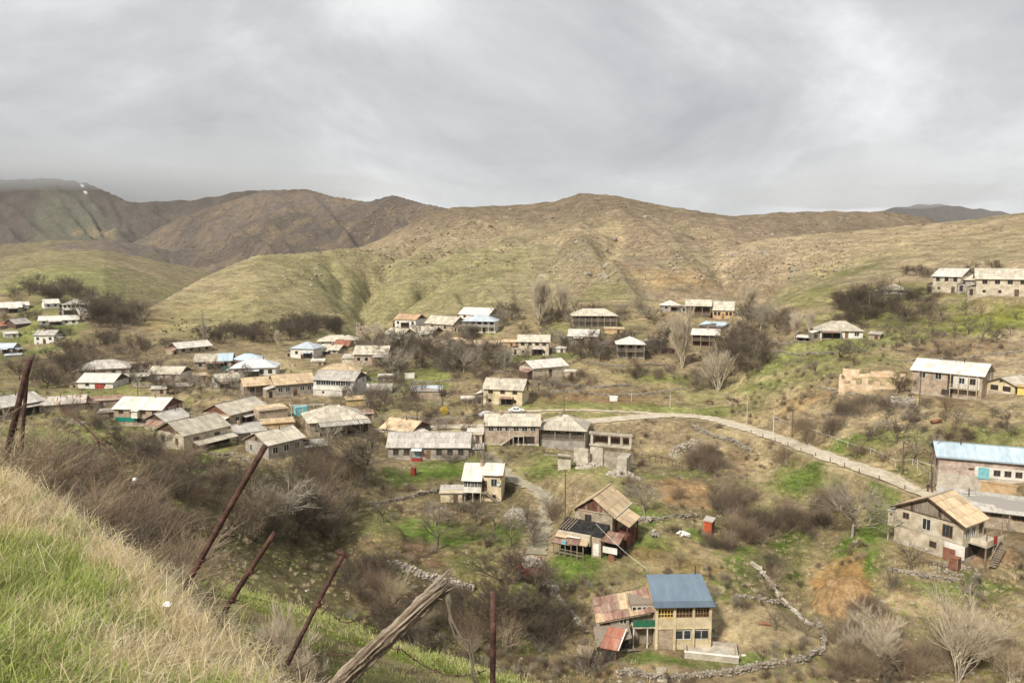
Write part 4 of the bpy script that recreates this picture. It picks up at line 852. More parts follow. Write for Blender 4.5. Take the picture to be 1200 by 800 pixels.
    if gal:
        z0 = fl if two else .2
        p = MB(); p.box(-w/2-.05, w/2+.05, -d/2-.05, -d/2+gd-.003, z0-.115, z0); p.build('gallery_deck', M['greywood'], root)
        n = max(4, int(w/2.1)); xs = np.linspace(-w/2+.08, w/2-.08, n)
        for x in xs:
            p = MB(); p.box(x-.07, x+.07, -d/2, -d/2+.14, z0+.002, hh); 
            if gal == 2 and two: p.box(x-.07, x+.07, -d/2, -d/2+.14, bz, z0-.117)
            p.build('post', M['palewood' if h['wm'] != 'white' else 'white'], root)
        rl = MB(); rl.box(-w/2, w/2, -d/2+.03, -d/2+.1, z0+.92, z0+1.0); rl.box(-w/2, w/2, -d/2+.03, -d/2+.1, z0+.1, z0+.16)
        for x in np.arange(-w/2+.1, w/2, .22): rl.box(x-.035, x+.035, -d/2+.04, -d/2+.09, z0+.16, z0+.92)
        rl.build('railing', M['white' if h['wm'] == 'white' else ('redwood' if h['wm'] == 'redwood' else 'greywood')], root)
    if h.get('lean'):
        p = MB(); z1 = hh*.62 if h['rel'] > 20 else hh*.98; dp = 2.6; x0, x1 = (-w*.35, w*.55) if h['rel'] > 5 else (w*.1, w*.62)
        roof_plane(p, [(x0,-d/2-dp,z1-.7),(x1,-d/2-dp,z1-.7),(x1,-d/2-.06,z1-.1),(x0,-d/2-.06,z1-.1)], (1,0,0)); lr = p.build('lean_to_roof', M['r_grey' if h['rel'] < 20 else 'r_beige'], root)
        for x in (x0+.2, (x0+x1)/2, x1-.2):
            p = MB(); p.box(x-.07, x+.07, -d/2-dp+.15, -d/2-dp+.3, bz, z1-.75); p.build('post', M['darkwood'], root)
        p = MB(); p.box(x0+.3, x1-.3, -d/2-.05, -d/2-.004, .1, z1-.9); p.build('shade_panel', M['void'], root)  # near-black sheet on the wall: lean-to shade put into colour
    if h.get('porch'):
        p = MB(); p.box(w*.06, w*.46, -d/2-1.3, -d/2-.004, hh*.40, hh*.40+.15); p.build('porch_deck', M['concrete'], root)
        p = MB(); p.box(w*.08, w*.46, -d/2-.05, -d/2-.004, hh*.40+.16, hh*.95); p.build('white_wall', M['white'], root)
        p = MB(); p.box(w*.02, w*.1, -d/2-.07, -d/2-.02, .1, hh*.9); p.build('doorway', M['void'], root)
        for x in (w*.08, w*.2, w*.33, w*.45):
            p = MB(); p.box(x-.08, x+.08, -d/2-1.28, -d/2-1.12, hh*.40+.152, hh); p.box(x-.08, x+.08, -d/2-1.28, -d/2-1.12, bz, hh*.40-.002); p.build('post', M['palewood'], root)
        add_window(root, w*.22, hh*.72, 1.1, 1.3, -d/2-.05, 'f', 'frame'); add_window(root, w*.37, hh*.72, 1.1, 1.3, -d/2-.05, 'f', 'brownframe')
        p = MB(); p.box(-w*.06, w*.06, -d/2-.03, -d/2-.004, 0, 1.6); p.build('cellar_opening', M['void'], root)
        rl = MB(); rl.box(w*.06, w*.46, -d/2-1.24, -d/2-1.18, hh*.40+.9, hh*.40+.98)
        for x in np.arange(w*.07, w*.46, .3): rl.box(x-.03, x+.03, -d/2-1.24, -d/2-1.18, hh*.40+.15, hh*.40+.9)
        rl.build('railing', M['palewood'], root)
    if h.get('garage'):
        for x in (-w*.22, w*.22):
            p = MB(); p.box(x-w*.14, x+w*.14, -d/2-.02, -d/2-.003, hh*.25, hh*.75); p.build('opening', M['void'], root)
        p = MB(); p.box(-.3, .3, -d/2-.02, -d/2-.003, hh+.2, hh+.6); p.build('vent', M['void'], root)
    if h.get('barn'):
        x0 = 1.0
        p = MB(); p.box(-w*.16, w/2, -d/2-.1, -d/2-.003, .2, hh*.62); p.build('whitewashed_band', M['white'], root)
        add_door(root, -w*.08, 1.6, 1.9, -d/2-.1, 'turq')
        for k in range(4): add_window(root, w*.04+k*1.55, hh*.36, 1.0, 1.0, -d/2-.1, 'f', 'brownframe', mull=1)
        p = MB(); p.box(-w*.22, -w*.17, -d/2-.02, -d/2-.003, hh*.4, hh*.5); p.build('vent', M['void'], root)
        p = MB(); p.bar((-w/2-.4, -d/2-.5, hh-.16), (w/2+.4, -d/2-.5, hh-.16), .1); p.build('gutter', M['r_skyblue'], root)
    if h.get('awning'):
        x = -w*.14
        p = MB(); roof_plane(p, [(x-1.2,-d/2-1.4,hh-.7),(x+1.2,-d/2-1.4,hh-.7),(x+1.2,-d/2-.01,hh-.2),(x-1.2,-d/2-.01,hh-.2)], (1,0,0)); p.build('awning', M['r_white'], root)
        add_door(root, x, 1.2, 2.0, -d/2-.01, 'turq'); p = MB(); p.box(x-1.1, x+1.1, -d/2-1.3, -d/2-.01, 0, .5); p.build('porch', M['redpaint'], root)
        for s in (-1.1, 1.1):
            p = MB(); p.box(x+s-.05, x+s+.05, -d/2-1.3, -d/2-1.2, .5, hh-.75); p.build('post', M['redpaint'], root)
        p = MB(); x = w*.5; p.box(x+.01, x+3.4, -d/2+.6, d/2-2, bz, hh*.8); p.build('annex_wall', M['greywall'], root)
        p = MB(); roof_plane(p, [(x+.01,-d/2+.2,hh*.8),(x+3.7,-d/2+.2,hh*.8),(x+3.7,d/2-1.7,hh*.8+.6),(x+.01,d/2-1.7,hh*.8+.6)], (1,0,0)); p.build('annex_roof', M['r_grey'], root)
        add_door(root, x+1, .9, 1.8, -d/2+.6, 'darkwood'); add_window(root, x+2.5, hh*.45, .9, 1, -d/2+.6, 'f', 'frame')
    if h.get('stair'):
        x1 = 0.2; p = MB(); p.box(x1, x1+2.6, -d/2-1.1, -d/2-.004, fl-.15, fl); p.build('landing', M['concrete'], root)
        for k in range(9):
            p = MB(); x = x1-.32*(k+1); z = fl-.24*(k+1); p.box(x, x+.34, -d/2-1.05, -d/2-.1, z-.18, z); p.build('step', M['concrete'], root)
        p = MB(); p.box(x1+.2, x1+5, -d/2-.03, -d/2-.004, .1, fl-.3); p.build('cellar_opening', M['void'], root)
        for x in (x1+.1, x1+1.3, x1+2.5):
            p = MB(); p.box(x-.08, x+.08, -d/2-1.05, -d/2-.9, bz, fl-.152); p.build('post', M['concrete'], root)
        p = MB(); p.box(-w*.06, -w*.045, -d/2-.06, -d/2-.004, 0, hh); p.build('pilaster', M['plaster'], root)
    if kind in ('gx', 'hip') and not any(h.get(q) for q in ('open', 'gal', 'porch', 'awning', 'stair', 'barn', 'lean', 'extra', 'band')) and w > 5.5:
        r3 = random.Random(500+i); sx = r3.choice((-1, 1)); aw = r3.uniform(1.8, 3.2); ah = min(hh*.62, 2.6); x0 = sx*w/2; xa, xb = (x0+.005, x0+aw) if sx > 0 else (x0-aw, x0-.005); ad = d*r3.uniform(.45, .75)
        b = MB(); b.box(xa, xb, -d/2+.4, -d/2+.4+ad, bz, ah); b.build('annex_wall', M[r3.choice([h['wm'], 'darkwood', 'greywood', 'stone'])], root)
        b = MB(); zi, zo = ah+.75, ah+.05
        q4 = [(xa,-d/2+.1,zi if sx > 0 else zo),(xb+.2*(sx > 0),-d/2+.1,zo if sx > 0 else zi),(xb+.2*(sx > 0),-d/2+.7+ad,zo if sx > 0 else zi),(xa,-d/2+.7+ad,zi if sx > 0 else zo)]
        roof_plane(b, q4, (0,1,0), seed=i); b.build('annex_roof', M[r3.choice([h['rm'], 'r_rust', 'r_grey', 'r_pale'])], root)
        add_door(root, (xa+xb)/2, .9, min(1.8, ah-.3), -d/2+.4, 'void', .05)
        if r3.random() < .6:      # open porch roof on posts along part of the front
            pw_ = w*r3.uniform(.3, .5); px0 = r3.uniform(-w/2, w/2-pw_); pz = min(hh-.25, 2.7 if not two else hh*.55); pd = 1.6
            b = MB(); roof_plane(b, [(px0,-d/2-pd,pz-.35),(px0+pw_,-d/2-pd,pz-.35),(px0+pw_,-d/2-.02,pz),(px0,-d/2-.02,pz)], (1,0,0), seed=i); b.build('porch_roof', M[r3.choice(['r_rust', 'r_grey', h['rm']])], root)
            for xx in (px0+.1, px0+pw_/2, px0+pw_-.1):
                b = MB(); b.box(xx-.06, xx+.06, -d/2-pd+.1, -d/2-pd+.22, bz, pz-.4); b.build('post', M['darkwood'], root)
            b = MB(); b.box(px0+.15, px0+pw_-.15, -d/2-.075, -d/2-.062, .1, pz-.5); b.build('porch_shade_strip', M['void'], root)  # dark strip on the flat wall, painting the porch's shade
    if kind != 'shed' and not h.get('open') and rs.random() < (.75 if near else .45) and w > 6:
        chimney(ro, rs.uniform(-w*.3, w*.3), ym+ (rs.uniform(-.9, -.2) if kind != 'gy' else 0), hh+rise*.8, 'brick' if rs.random() < .4 else 'rustpipe')
    return root
for i, h in enumerate(HT): build_house(h, i)

# ---------------- the hand-made ones near us
def face_yaw(p, rel): return R(rel)-math.atan2(p.x, p.y)
# bay-fronted house (cream, shingled pale roof, dish, stair)
p0 = SP['bay']; root = tag(empty('house', p0, face_yaw(p0, -8)), 'narrow cream house with glazed bay, outside stair and satellite dish', 'house')
w = MB(); w.box(-.2, 3.6, 0, 7, -2.5, 5.2); w.box(-3.6, -.204, .6, 7, -2.5, 3.6); wl = w.build('wall', M['cream'], root)
w = MB(); w.box(-3.6, -.21, -1.0, .59, 1.9, 2.95); w.build('bay_wall', M['white'], root)
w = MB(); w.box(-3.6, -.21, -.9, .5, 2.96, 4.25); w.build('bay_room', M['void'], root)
for k in range(5): add_window(root, -3.6+.34+k*.68, 3.6, .66, 1.25, -.9, 'f', 'frame', mull=1)
for x in (-3.5, -1.9, -.35):
    b = MB(); b.box(x-.1, x+.1, -.95, -.75, -2.5, 1.898); b.build('post', M['concrete'], root)
b = MB(); b.box(-3.3, -.25, .56, .6, -.2, 1.85); b.build('cellar_opening', M['void'], root)
b = MB(); roof_plane(b, [(-4.1,-1.5,4.35),(-.02,-1.5,4.35),(-.02,3.4,6.7),(-4.1,3.4,6.7)], (1,0,0), seed=2, amp=.1); roof_plane(b, [(.0,-.5,5.3),(4.0,-.5,5.3),(4.0,3.4,6.75),(.0,3.4,6.75)], (1,0,0), seed=3, amp=.08); roof_plane(b, [(4.0,7.5,5.2),(-4.1,7.5,5.2),(-4.1,3.41,6.72),(4.0,3.41,6.72)], (-1,0,0), seed=4)
rf = b.build('roof', M['r_pale'], root)
b = MB(); b.box(3.2, 4.0, -.55, -.4, 4.9, 5.35); b.build('fascia', M['redwood'], rf)
chimney(rf, -.6, 2.6, 6.4, 'brick')
add_window(root, 2.2, 3.75, 1.25, 1.6, 0, 'f', 'frame', mull=1); add_door(root, .35, .9, 2.1, 0, 'darkwood', 2.0)
add_window(root, 2.2, 1.0, .8, .7, 0, 'f', 'brownframe', mull=0)
b = MB(); b.box(-.2, 1.0, -1.1, -.004, 1.75, 1.9); b.build('landing', M['greywood'], root)
for k in range(8):
    b = MB(); b.box(1.0+.3*k, 1.3+.3*k, -1.05, -.2, 1.55-.24*k, 1.62-.24*k); b.build('step', M['greywood'], root)
b = MB(); b.bar((.9,-1.08,2.75), (3.5,-1.08,.8), .07); b.bar((.9,-1.08,1.75), (3.4,-1.08,-.2), .09, .2); b.build('stair_rail', M['greywood'], root)
d_ = MB(); dp = Vector((3.1, -.3, 3.6))
for k in range(14):
    a0, a1 = 2*math.pi*k/14, 2*math.pi*(k+1)/14
    d_.face([dp+Vector((0,.12,0)), dp+Vector((.42*math.cos(a0),-.04,.42*math.sin(a0))), dp+Vector((.42*math.cos(a1),-.04,.42*math.sin(a1)))])
d_.bar(dp+Vector((0,.1,0)), dp+Vector((0,.34,0)), .05); d_.build('satellite_dish', M['metalwhite'], root)
w = MB(); w.box(-4.4, 4.6, -1.9, -1.5, -2.6, .0); w.build('terrace_wall', M['stone'], root)

# gabled stone house with tar-roofed lean-to
p0 = SP['gable']; root = tag(empty('house', p0, face_yaw(p0, -22)), 'stone house with red-brown boarded gable above a black tar-paper lean-to', 'house')
w, d, hh, rise = 6.6, 7.5, 6.2, 2.3
b = MB(); b.box(-w/2, w/2, 1.8, 1.8+d, -2.5, hh); wl = b.build('wall', M['stone'], root)
gr_ = empty('tmp', (0,0,0)); bpy.data.objects.remove(gr_)
b = MB(); y = 1.82; pts = [(-w/2,y,hh),(w/2,y,hh),(0,y,hh+rise)]; b.face(pts); b.face([(q_[0],y+d-.04,q_[2]) for q_ in pts][::-1]); go = b.build('gable', M['redwood'], root)
for k in range(15):
    u0, u1 = -w/2+w*k/15, -w/2+w*(k+1)/15; t0 = rise*(1-abs(u0+u1)/w)-.22
    if t0 > .1:
        b = MB(); pz = random.uniform(.02, .07); b.box(u0+.015, u1-.015, y-pz, y-.002, hh-random.uniform(-.03, .15), hh+t0); b.build('board', M[random.choice(['redwood', 'redwood', 'redwood', 'greywood', 'darkwood'])], go)
b = MB(); b.box(-w/2-.1, w/2+.1, 1.66, 1.79, hh-.18, hh-.03); b.build('tie_beam', M['palewood'], root)
W = w/2+.7; e = hh-.48; t = hh+rise+.1
b = MB(); roof_plane(b, [(-W,1.8+d+.5,e),(-W,1.2,e),(0,1.2,t),(0,1.8+d+.5,t)], (0,-1,0), seed=1); roof_plane(b, [(W,1.2,e),(W,1.8+d+.5,e),(0,1.8+d+.5,t),(0,1.2,t)], (0,1,0), seed=2)
rf = b.build('roof', M['r_tan'], root)
b = MB(); roof_plane(b, [(W+2.3,1.5,e-1.15),(W+2.3,1.8+d*.75,e-1.15),(W-.25,1.8+d*.75,e+.03),(W-.25,1.5,e+.03)], (0,1,0), seed=5); b.build('lower_roof', M['r_tan'], rf)
b = MB(); b.bar((W-.1,1.2,e+.12), (W-.1,1.8+d+.4,e+.12), .12, .05); b.build('flashing', M['metalwhite'], rf)
b = MB(); b.bar((0,1.2,t+.05), (0,1.8+d+.5,t+.05), .3, .07); b.build('ridge_cap', M['r_tan'], rf)
for yy in (1.9, 5.0, 7.0):
    b = MB(); b.box(W+1.7, W+1.85, yy, yy+.15, -2, e-.95); b.build('post', M['darkwood'], root)
b = MB(); b.box(w/2+.004, W+1.6, 2.6, 7.5, .6, 2.6); b.build('side_room', M['redwood'], root)
add_window(root, -.9, 4.7, 1.2, 1.6, 1.8, 'f', 'brownframe', mull=1); add_door(root, 3.5, 1, 2, w/2+.004, 'darkwood', 2.6, 'r')
# lean-to in front
b = MB(); b.box(-4.4, 1.2, -2.6, 1.79, 1.9, 3.55); b.box(-4.2, -.5, -1.4, 1.79, -2.5, 1.895); b.build('lean_to_wall', M['plaster'], root)
b = MB(); roof_plane(b, [(-4.6,-2.0,3.65),(2.9,-2.0,3.6),(2.9,1.78,4.35),(-4.6,1.78,4.5)], (1,0,0), seed=8, amp=.16, th=.06); tr = b.build('tar_roof', M['tar'], root)
for k in range(4):
    x = -4.3+k*.5; b = MB(); b.bar((x,-1.95,3.78), (x+.35,1.5,4.5), .1, .06); b.build('batten', M['palewood'], tr)
b = MB(); roof_plane(b, [(2.6,-2.0,3.0),(5.8,-1.9,2.8),(5.8,.9,3.6),(2.6,.9,3.7)], (1,0,0), seed=9, amp=.1); b.build('rusty_roof_sheet', M['r_rust'], root)
rs = random.Random(5)
for k, (x0, x1, y0, y1, z, m_) in enumerate([(-4.7,-1.6,-4.2,-2.5,2.35,'r_rust'),(-3.1,-.3,-4.0,-2.6,2.5,'r_rust'),(-4.6,-2.6,-3.2,-1.9,3.05,'r_tan'),(-1.4,1.1,-3.6,-2.6,2.45,'r_tan'),(-2.6,-.4,-2.9,-1.95,3.2,'r_pale')]):
    b = MB(); roof_plane(b, [(x0,y0,z-.25),(x1,y0,z-.2),(x1,y1,z+.25),(x0,y1,z+.3)], (1,0,0), seed=20+k, amp=.12); b.build('roof_sheet', M[m_], root)
for x in np.linspace(-4.5, .6, 6):
    b = MB(); b.box(x-.06, x+.06, -3.9, -3.77, -2.5, 2.15); b.build('post', M['greywood'], root)
b = MB(); b.box(-4.5, .6, -3.86, -3.8, .55, .7); b.box(-4.5, .6, -3.86, -3.8, 1.1, 1.2); b.build('rail', M['greywood'], root)
b = MB(); b.box(-4.3, -.2, -1.5, -1.42, -.3, 1.85); b.build('shade_panel', M['void'], root)  # dark sheet standing in for the shade below the lean-to
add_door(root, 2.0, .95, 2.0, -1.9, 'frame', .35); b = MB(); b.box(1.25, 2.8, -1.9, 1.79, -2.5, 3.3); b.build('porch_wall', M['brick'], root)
b = MB(); b.box(2.9, 5.4, -.2, 1.6, -.5, 2.7); b.build('store_shade_block', M['void'], root)  # solid near-black block painting the shade under the rusty sheet
b = MB(); b.box(3.0, 5.4, -1.6, -1.5, 1.0, 2.0); b.build('hung_sheet', M['white'], root)
b = MB(); b.box(4.0, 5.0, -1.7, -1.6, -.8, .8); b.build('panel', M['rust'], root)
b = MB(); b.box(-2.9, -2.2, -4.25, -3.95, 2.15, 2.75); b.build('cistern', M['turq'], root)
b = MB(); b.tube([(.6,-.4,3.9), (.6,-.4,5.0)], .09, 7); b.build('chimney', M['rustpipe'], root)

# blue-roofed house with glazed loggia
p0 = SP['blue']; root = tag(empty('house', p0, face_yaw(p0, 14)), 'cream house with steel-blue roof and yellow latticed loggia', 'house')
x0, x1, dd, h1, h2 = -1.0, 6.2, 6.0, 2.9, 6.0
b = MB(); b.box(x0, x1, .25, dd, -2.5, h2-.004); wl = b.build('wall', M['cream'], root)
b = MB(); b.box(x0+.3, x1-.1, .02, .24, h1, h1+1.25); b.build('parapet', M['cream'], root)
for x in (x0+.12, 1.45, 3.9, x1-.12):
    b = MB(); b.box(x-.16, x+.16, -.06, .245, -2.5, h2-.05); b.build('pillar', M['cream'], root)
b = MB(); b.box(x0+.3, 1.28, .1, .246, -2.5, h1-.03); b.build('infill', M['brick'], root)
b = MB(); b.box(x0-.1, x1+.1, -.02, .24, h1-.25, h1-.005); b.build('floor_beam', M['cream'], root)
b = MB(); b.box(x0+.3, x1-.3, .2, .247, h1+1.27, h2-.12); b.build('loggia_shade', M['void'], root)  # thin near-black sheet: shade behind the lattice put into colour
for a0, a1 in ((x0+.3, 1.28), (1.63, 3.73), (4.08, x1-.3)):
    f = MB(); n = 5
    for k in range(n+1): x = a0+(a1-a0)*k/n; f.box(x-.045, x+.045, .08, .16, h1+1.27, h2-.1)
    for z in (h1+1.3, h1+1.75, h1+2.35, h2-.55, h2-.15): f.box(a0, a1, .085, .155, z-.04, z+.04)
    tag(f.build('loggia_lattice', M['yellow' if a0 < 0 else 'brownframe'], root), None)
for x in (2.15, 3.2, 4.55, 5.5): add_window(root, x, 1.75, 1.0, 1.25, .25, 'f', 'frame', mull=0)
b = MB(); roof_plane(b, [(x0-.35,-.55,h2-.15),(x1+.4,-.55,h2-.15),(x1+.2,dd-.3,h2+1.55),(x0-.15,dd-.3,h2+1.55)], (1,0,0), seed=1, amp=.012, th=.1); rf = b.build('roof', M['r_steel'], root)
b = MB(); b.hexa([(x0,.25,h2),(x1,.25,h2),(x1,dd,h2),(x0,dd,h2),(x0,.25,h2+.02),(x1,.25,h2+.02),(x1,dd-.5,h2+1.35),(x0,dd-.5,h2+1.35)]); b.build('upper_wall', M['yellow'], root)
chimney(rf, x1-.6, dd-.3, h2+1.6, 'rustpipe', .12, .9)
# stair landing with green panel, between house and old wing
b = MB(); b.box(-3.9, x0-.05, .2, 1.6, h1-.2, h1); b.build('balcony_deck', M['concrete'], root)
b = MB(); b.box(-3.9, x0-.1, .2, .27, h1+.002, h1+.95); tag(b.build('balcony_panel', M['green'], root), 'dark green balcony panel')
for x in (-3.8, -2.0):
    b = MB(); b.box(x-.07, x+.07, .25, .4, -2.5, h1-.2); b.build('post', M['white'], root)
b = MB(); b.box(-3.9, x0-.02, 1.62, 5.4, -2.5, h2-.6); b.build('wing_wall', M['greywood'], root)
for k in range(4): add_window(root, -3.5+k*.68, h1+1.55, .6, 1.15, 1.62, 'f', 'frame', mull=0)
# old wing roof: patchwork of sheets
b = MB(); b.box(-8.0, -3.95, 1.4, 4.6, -2.5, 2.7); b.build('old_wing_wall', M['plaster'], root)
b = MB(); b.hexa([(-7.9,1.2,2.7),(-4.2,1.2,2.7),(-4.2,1.39,2.7),(-7.9,1.39,2.7),(-7.9,1.2,3.1),(-4.2,1.2,3.95),(-4.2,1.39,3.95),(-7.9,1.39,3.1)]); b.build('attic_wall', M['greywood'], root)
add_window(root, -5.0, 3.3, 1.0, .85, 1.2, 'f', 'frame'); add_window(root, -7.2, 2.95, .9, .5, 1.2, 'f', 'brownframe')
def wing(u, v):    # point on the old wing's roof plane, u along, v up the slope
    return (-8.5+7.4*u, .8+4.2*v, 3.3+1.35*u+1.25*v)
rs = random.Random(3); nu, nv = 7, 3
for a in range(nu):
    for c in range(nv):
        m_ = 'r_rust'
        if (a, c) in ((3, 1), (3, 2), (4, 2)): m_ = 'r_tan'
        if (a, c) in ((0, 0), (4, 0)): m_ = 'r_tan'
        u0, u1, v0, v1 = a/nu-.012, (a+1)/nu+.012, c/nv-.02, (c+1)/nv+.02; L_ = rs.uniform(.0, .09)+.02*((a+c) % 2)
        q_ = [wing(u0,v0), wing(u1,v0), wing(u1,v1), wing(u0,v1)]; q_ = [(x_, y_, z_+L_+rs.uniform(-.02, .02)) for x_, y_, z_ in q_]
        b = MB(); roof_plane(b, q_, (1,0,0), seed=a*7+c, amp=.05, th=.04); b.build('roof_sheet', M[m_], root)
b = MB(); b.bar((-8.3,.9,3.2), (-1.5,.9,4.45), .14, .2); b.build('eave_board', M['palewood'], root)
# vaulted stone lean-to below the old wing
b = MB(); roof_plane(b, [(-8.9,-1.6,1.3),(-4.3,-1.3,2.3),(-4.3,1.19,3.0),(-8.9,1.19,2.6)], (1,0,0), seed=4, amp=.22, th=.18); b.build('shingle_lean_to', M['greywood'], root)
b = MB(); b.box(-8.4, -4.4, .3, 1.38, -2.5, 1.9); b.build('shade_panel', M['void'], root)  # near-black block as painted shade beneath the shingles
rs = random.Random(8)
for k in range(9):
    b = MB(); x = -8.2+k*.45; b.bar((x,-.9+rs.uniform(-.2,.2),.15+.12*(k%3)), (x+1.4,-.7,.3+.15*(k%2)), .14); b.build('log', M['greywood'], root)
# right stone house (gable front)
p0 = SP['stonehouse']; root = tag(empty('house', p0, face_yaw(p0, -27)), 'weathered two-storey house with grey boarded gable and corner balcony', 'house')
w, d, hh, rise = 10.2, 6.2, 5.9, 2.7
b = MB(); b.box(-w/2, w/2, 0, d, -2.5, hh); wl = b.build('wall', M['plaster'], root)
b = MB(); b.box(-w/2-.07, w/2+.07, -.07, d+.07, -2.5, .5); b.build('plinth', M['concrete'], wl)
b = MB(); b.box(-w/2-.05, w/2+.05, -.06, -.003, hh*.47, hh*.53); b.build('string_course', M['concrete'], wl)
b = MB(); pts = [(-w/2,.02,hh),(w/2,.02,hh),(0,.02,hh+rise)]; b.face(pts); b.face([(a[0],d-.02,a[2]) for a in pts][::-1]); go = b.build('gable', M['greywood'], root)
for k in range(22):
    u0, u1 = -w/2+w*k/22, -w/2+w*(k+1)/22; t0 = rise*(1-abs(u0+u1)/w)-.2
    if t0 > .12:
        b = MB(); b.box(u0+.015, u1-.015, -random.uniform(.02, .06), .018, hh-random.uniform(-.02, .12), hh+t0); b.build('board', M[random.choice(['greywood', 'greywood', 'greywood', 'darkwood'])], go)
b = MB(); b.box(-w/2-.1, w/2+.1, -.1, .0, hh-.2, hh-.06); b.build('tie_beam', M['darkwood'], root)
W = w/2+.6; kk = rise/(w/2); e = hh-.6*kk+.08; t = hh+rise+.08
b = MB(); roof_plane(b, [(-W,d+.5,e),(-W,-.6,e),(0,-.6,t),(0,d+.5,t)], (0,-1,0), seed=1, amp=.08); roof_plane(b, [(W,-.6,e),(W,d+.5,e),(0,d+.5,t),(0,-.6,t)], (0,1,0), seed=2, amp=.08); rf = b.build('roof', M['r_tan'], root)
b = MB(); b.bar((0,-.6,t+.03), (0,d+.5,t+.03), .3, .07); b.build('ridge_cap', M['r_beige'], rf)
b = MB(); b.bar((-W,-.62,e-.1), (0,-.62,t-.1), .08, .22); b.bar((W,-.62,e-.1), (0,-.62,t-.1), .08, .22); b.build('barge_board', M['darkwood'], rf)
add_window(root, -3.4, 4.7, 1.0, 1.0, 0, 'f', 'brownframe', mull=1); add_window(root, -.2, 4.3, 1.3, 1.8, 0, 'f', 'frame', mull=1); add_window(root, 2.9, 4.2, 1.5, 1.9, 0, 'f', 'brownframe', mull=2)
add_window(root, .9, 1.5, 1.1, 1.0, 0, 'f', 'brownframe', 'void', 0)
b = MB(); b.box(2.6, 5.5, -.05, -.003, .55, 2.6); b.build('whitewashed_patch', M['white'], root)
b = MB(); b.box(2.7, 4.4, -.6, -.5, -.3, 1.9); b.build('rusty_gate', M['rust'], root)
b = MB(); b.box(-w/2-.95, -w/2-.01, -.4, 1.2, 2.5, 4.9); tw = b.build('privy_turret', M['plaster'], root)
b = MB(); b.box(-w/2-.6, -w/2-.2, -.43, -.402, 4.2, 4.6); b.build('opening', M['void'], tw)
b = MB(); b.box(-w/2-1.1, -w/2-.008, -.55, 1.35, 4.9, 5.0); b.build('turret_roof', M['r_pale'], tw)
b = MB(); b.box(-w/2-.9, -w/2-.7, -.35, -.2, -2.5, 2.5); b.build('post', M['concrete'], root)
for u, zz, mm in ((1.2,4.3,'frame'),(3.0,4.3,'frame'),(5.2,4.3,'brownframe')): add_window(root, u, zz, 1.1, 1.5, w/2, 'r', mm)
add_door(root, 1.2, 1.0, 2.1, w/2, 'darkwood', .1, 'r'); add_door(root, 3.2, 1.0, 2.1, w/2, 'void', .1, 'r')
b = MB(); b.box(w/2+.01, w/2+2.6, 1.6, 6.6, 2.75, 2.95); b.build('balcony_deck', M['concrete'], root)
b = MB(); b.box(w/2+.3, w/2+2.6, 1.55, 1.65, 2.96, 3.75); b.box(w/2+2.5, w/2+2.6, 1.66, 6.5, 2.96, 3.75); b.build('balcony_parapet', M['plaster'], root)
for (xx, yy) in ((w/2+2.4, 1.8), (w/2+2.4, 4.0), (w/2+2.4, 6.3)):
    b = MB(); b.box(xx-.09, xx+.09, yy-.09, yy+.09, -2.5, 2.748); b.box(xx-.07, xx+.07, yy-.07, yy+.07, 3.76, 5.6); b.build('post', M['greywood'], root)
b = MB(); b.box(w/2+.02, w/2+.05, 1.7, 6.4, .1, 2.6); b.build('shade_panel', M['void'], root)  # shade under the balcony painted as a dark sheet
for k in range(10):
    b = MB(); b.box(w/2+2.7, w/2+3.6, 5.4-.3*k-.32, 5.4-.3*k, 2.5-.26*k-.1, 2.5-.26*k); b.build('step', M['greywood'], root)
b = MB(); b.bar((w/2+2.75,5.4,3.5), (w/2+2.75,2.5,.9), .09, .2); b.build('stair_rail', M['greywood'], root)
b = MB(); b.box(w/2+2.62, w/2+2.7, 3.4, 4.4, 3.0, 4.2); b.build('hung_blanket', M['redpaint'], root)
# long low byre attached behind
p0 = SP['longshed']; root = tag(empty('shed', p0, face_yaw(p0, 10)), 'long low byre with flat grey roof behind the grey boarded gable house', 'shed')
b = MB(); b.box(-7.4, 12, 0, 5, -2.5, 3.0); b.build('wall', M['stone'], root)
b = MB(); roof_plane(b, [(-8.4,-1.0,2.9),(12.5,-1.0,2.8),(12.5,5.4,4.0),(-8.4,5.4,4.3)], (1,0,0), seed=6, amp=.14); b.build('roof', M['r_grey'], root)
add_door(root, -4.0, 1.4, 2.3, 0, 'void'); add_window(root, -.6, 2.3, 1.5, .6, 0, 'f', 'brownframe', mull=2); add_window(root, 2.6, 2.1, 2.2, .9, 0, 'f', 'brownframe', mull=3); add_door(root, 6, 1.4, 2.2, 0, 'darkwood')
for x in (-6.5, -2.4, 1.0, 4.3):
    b = MB(); b.box(x-.1, x+.1, -.9, -.75, -2.5, 2.75); b.build('post', M['greywood'], root)
# ------------------------------------------------------------------ bare trees, shrubs, grass
M['bark'] = stained('bark_grey_brown', (.12,.095,.07), (.22,.18,.135), 3, coord='obj', bump=0)
M['bark_pale'] = stained('bark_pale', (.50,.42,.31), (.66,.57,.43), 3, coord='obj', bump=0)
M['bark_grey'] = stained('bark_silver', (.27,.235,.18), (.42,.375,.3), 3, coord='obj', bump=0)
M['twig_dark'] = stained('twigs_dark', (.085,.064,.045), (.155,.12,.085), 3, coord='obj', bump=0)
M['twig_red'] = stained('twigs_reddish', (.19,.13,.09), (.29,.21,.145), 3, coord='obj', bump=0)
M['twig_tan'] = stained('twigs_tan', (.30,.23,.15), (.46,.37,.25), 3, coord='obj', bump=0)
M['leaf_yellow'] = stained('yellow_blossom', (.6,.42,.03), (.8,.6,.08), 3, bump=0)
M['leaf_olive'] = stained('olive_leaves', (.11,.115,.04), (.19,.185,.08), 3, bump=0)
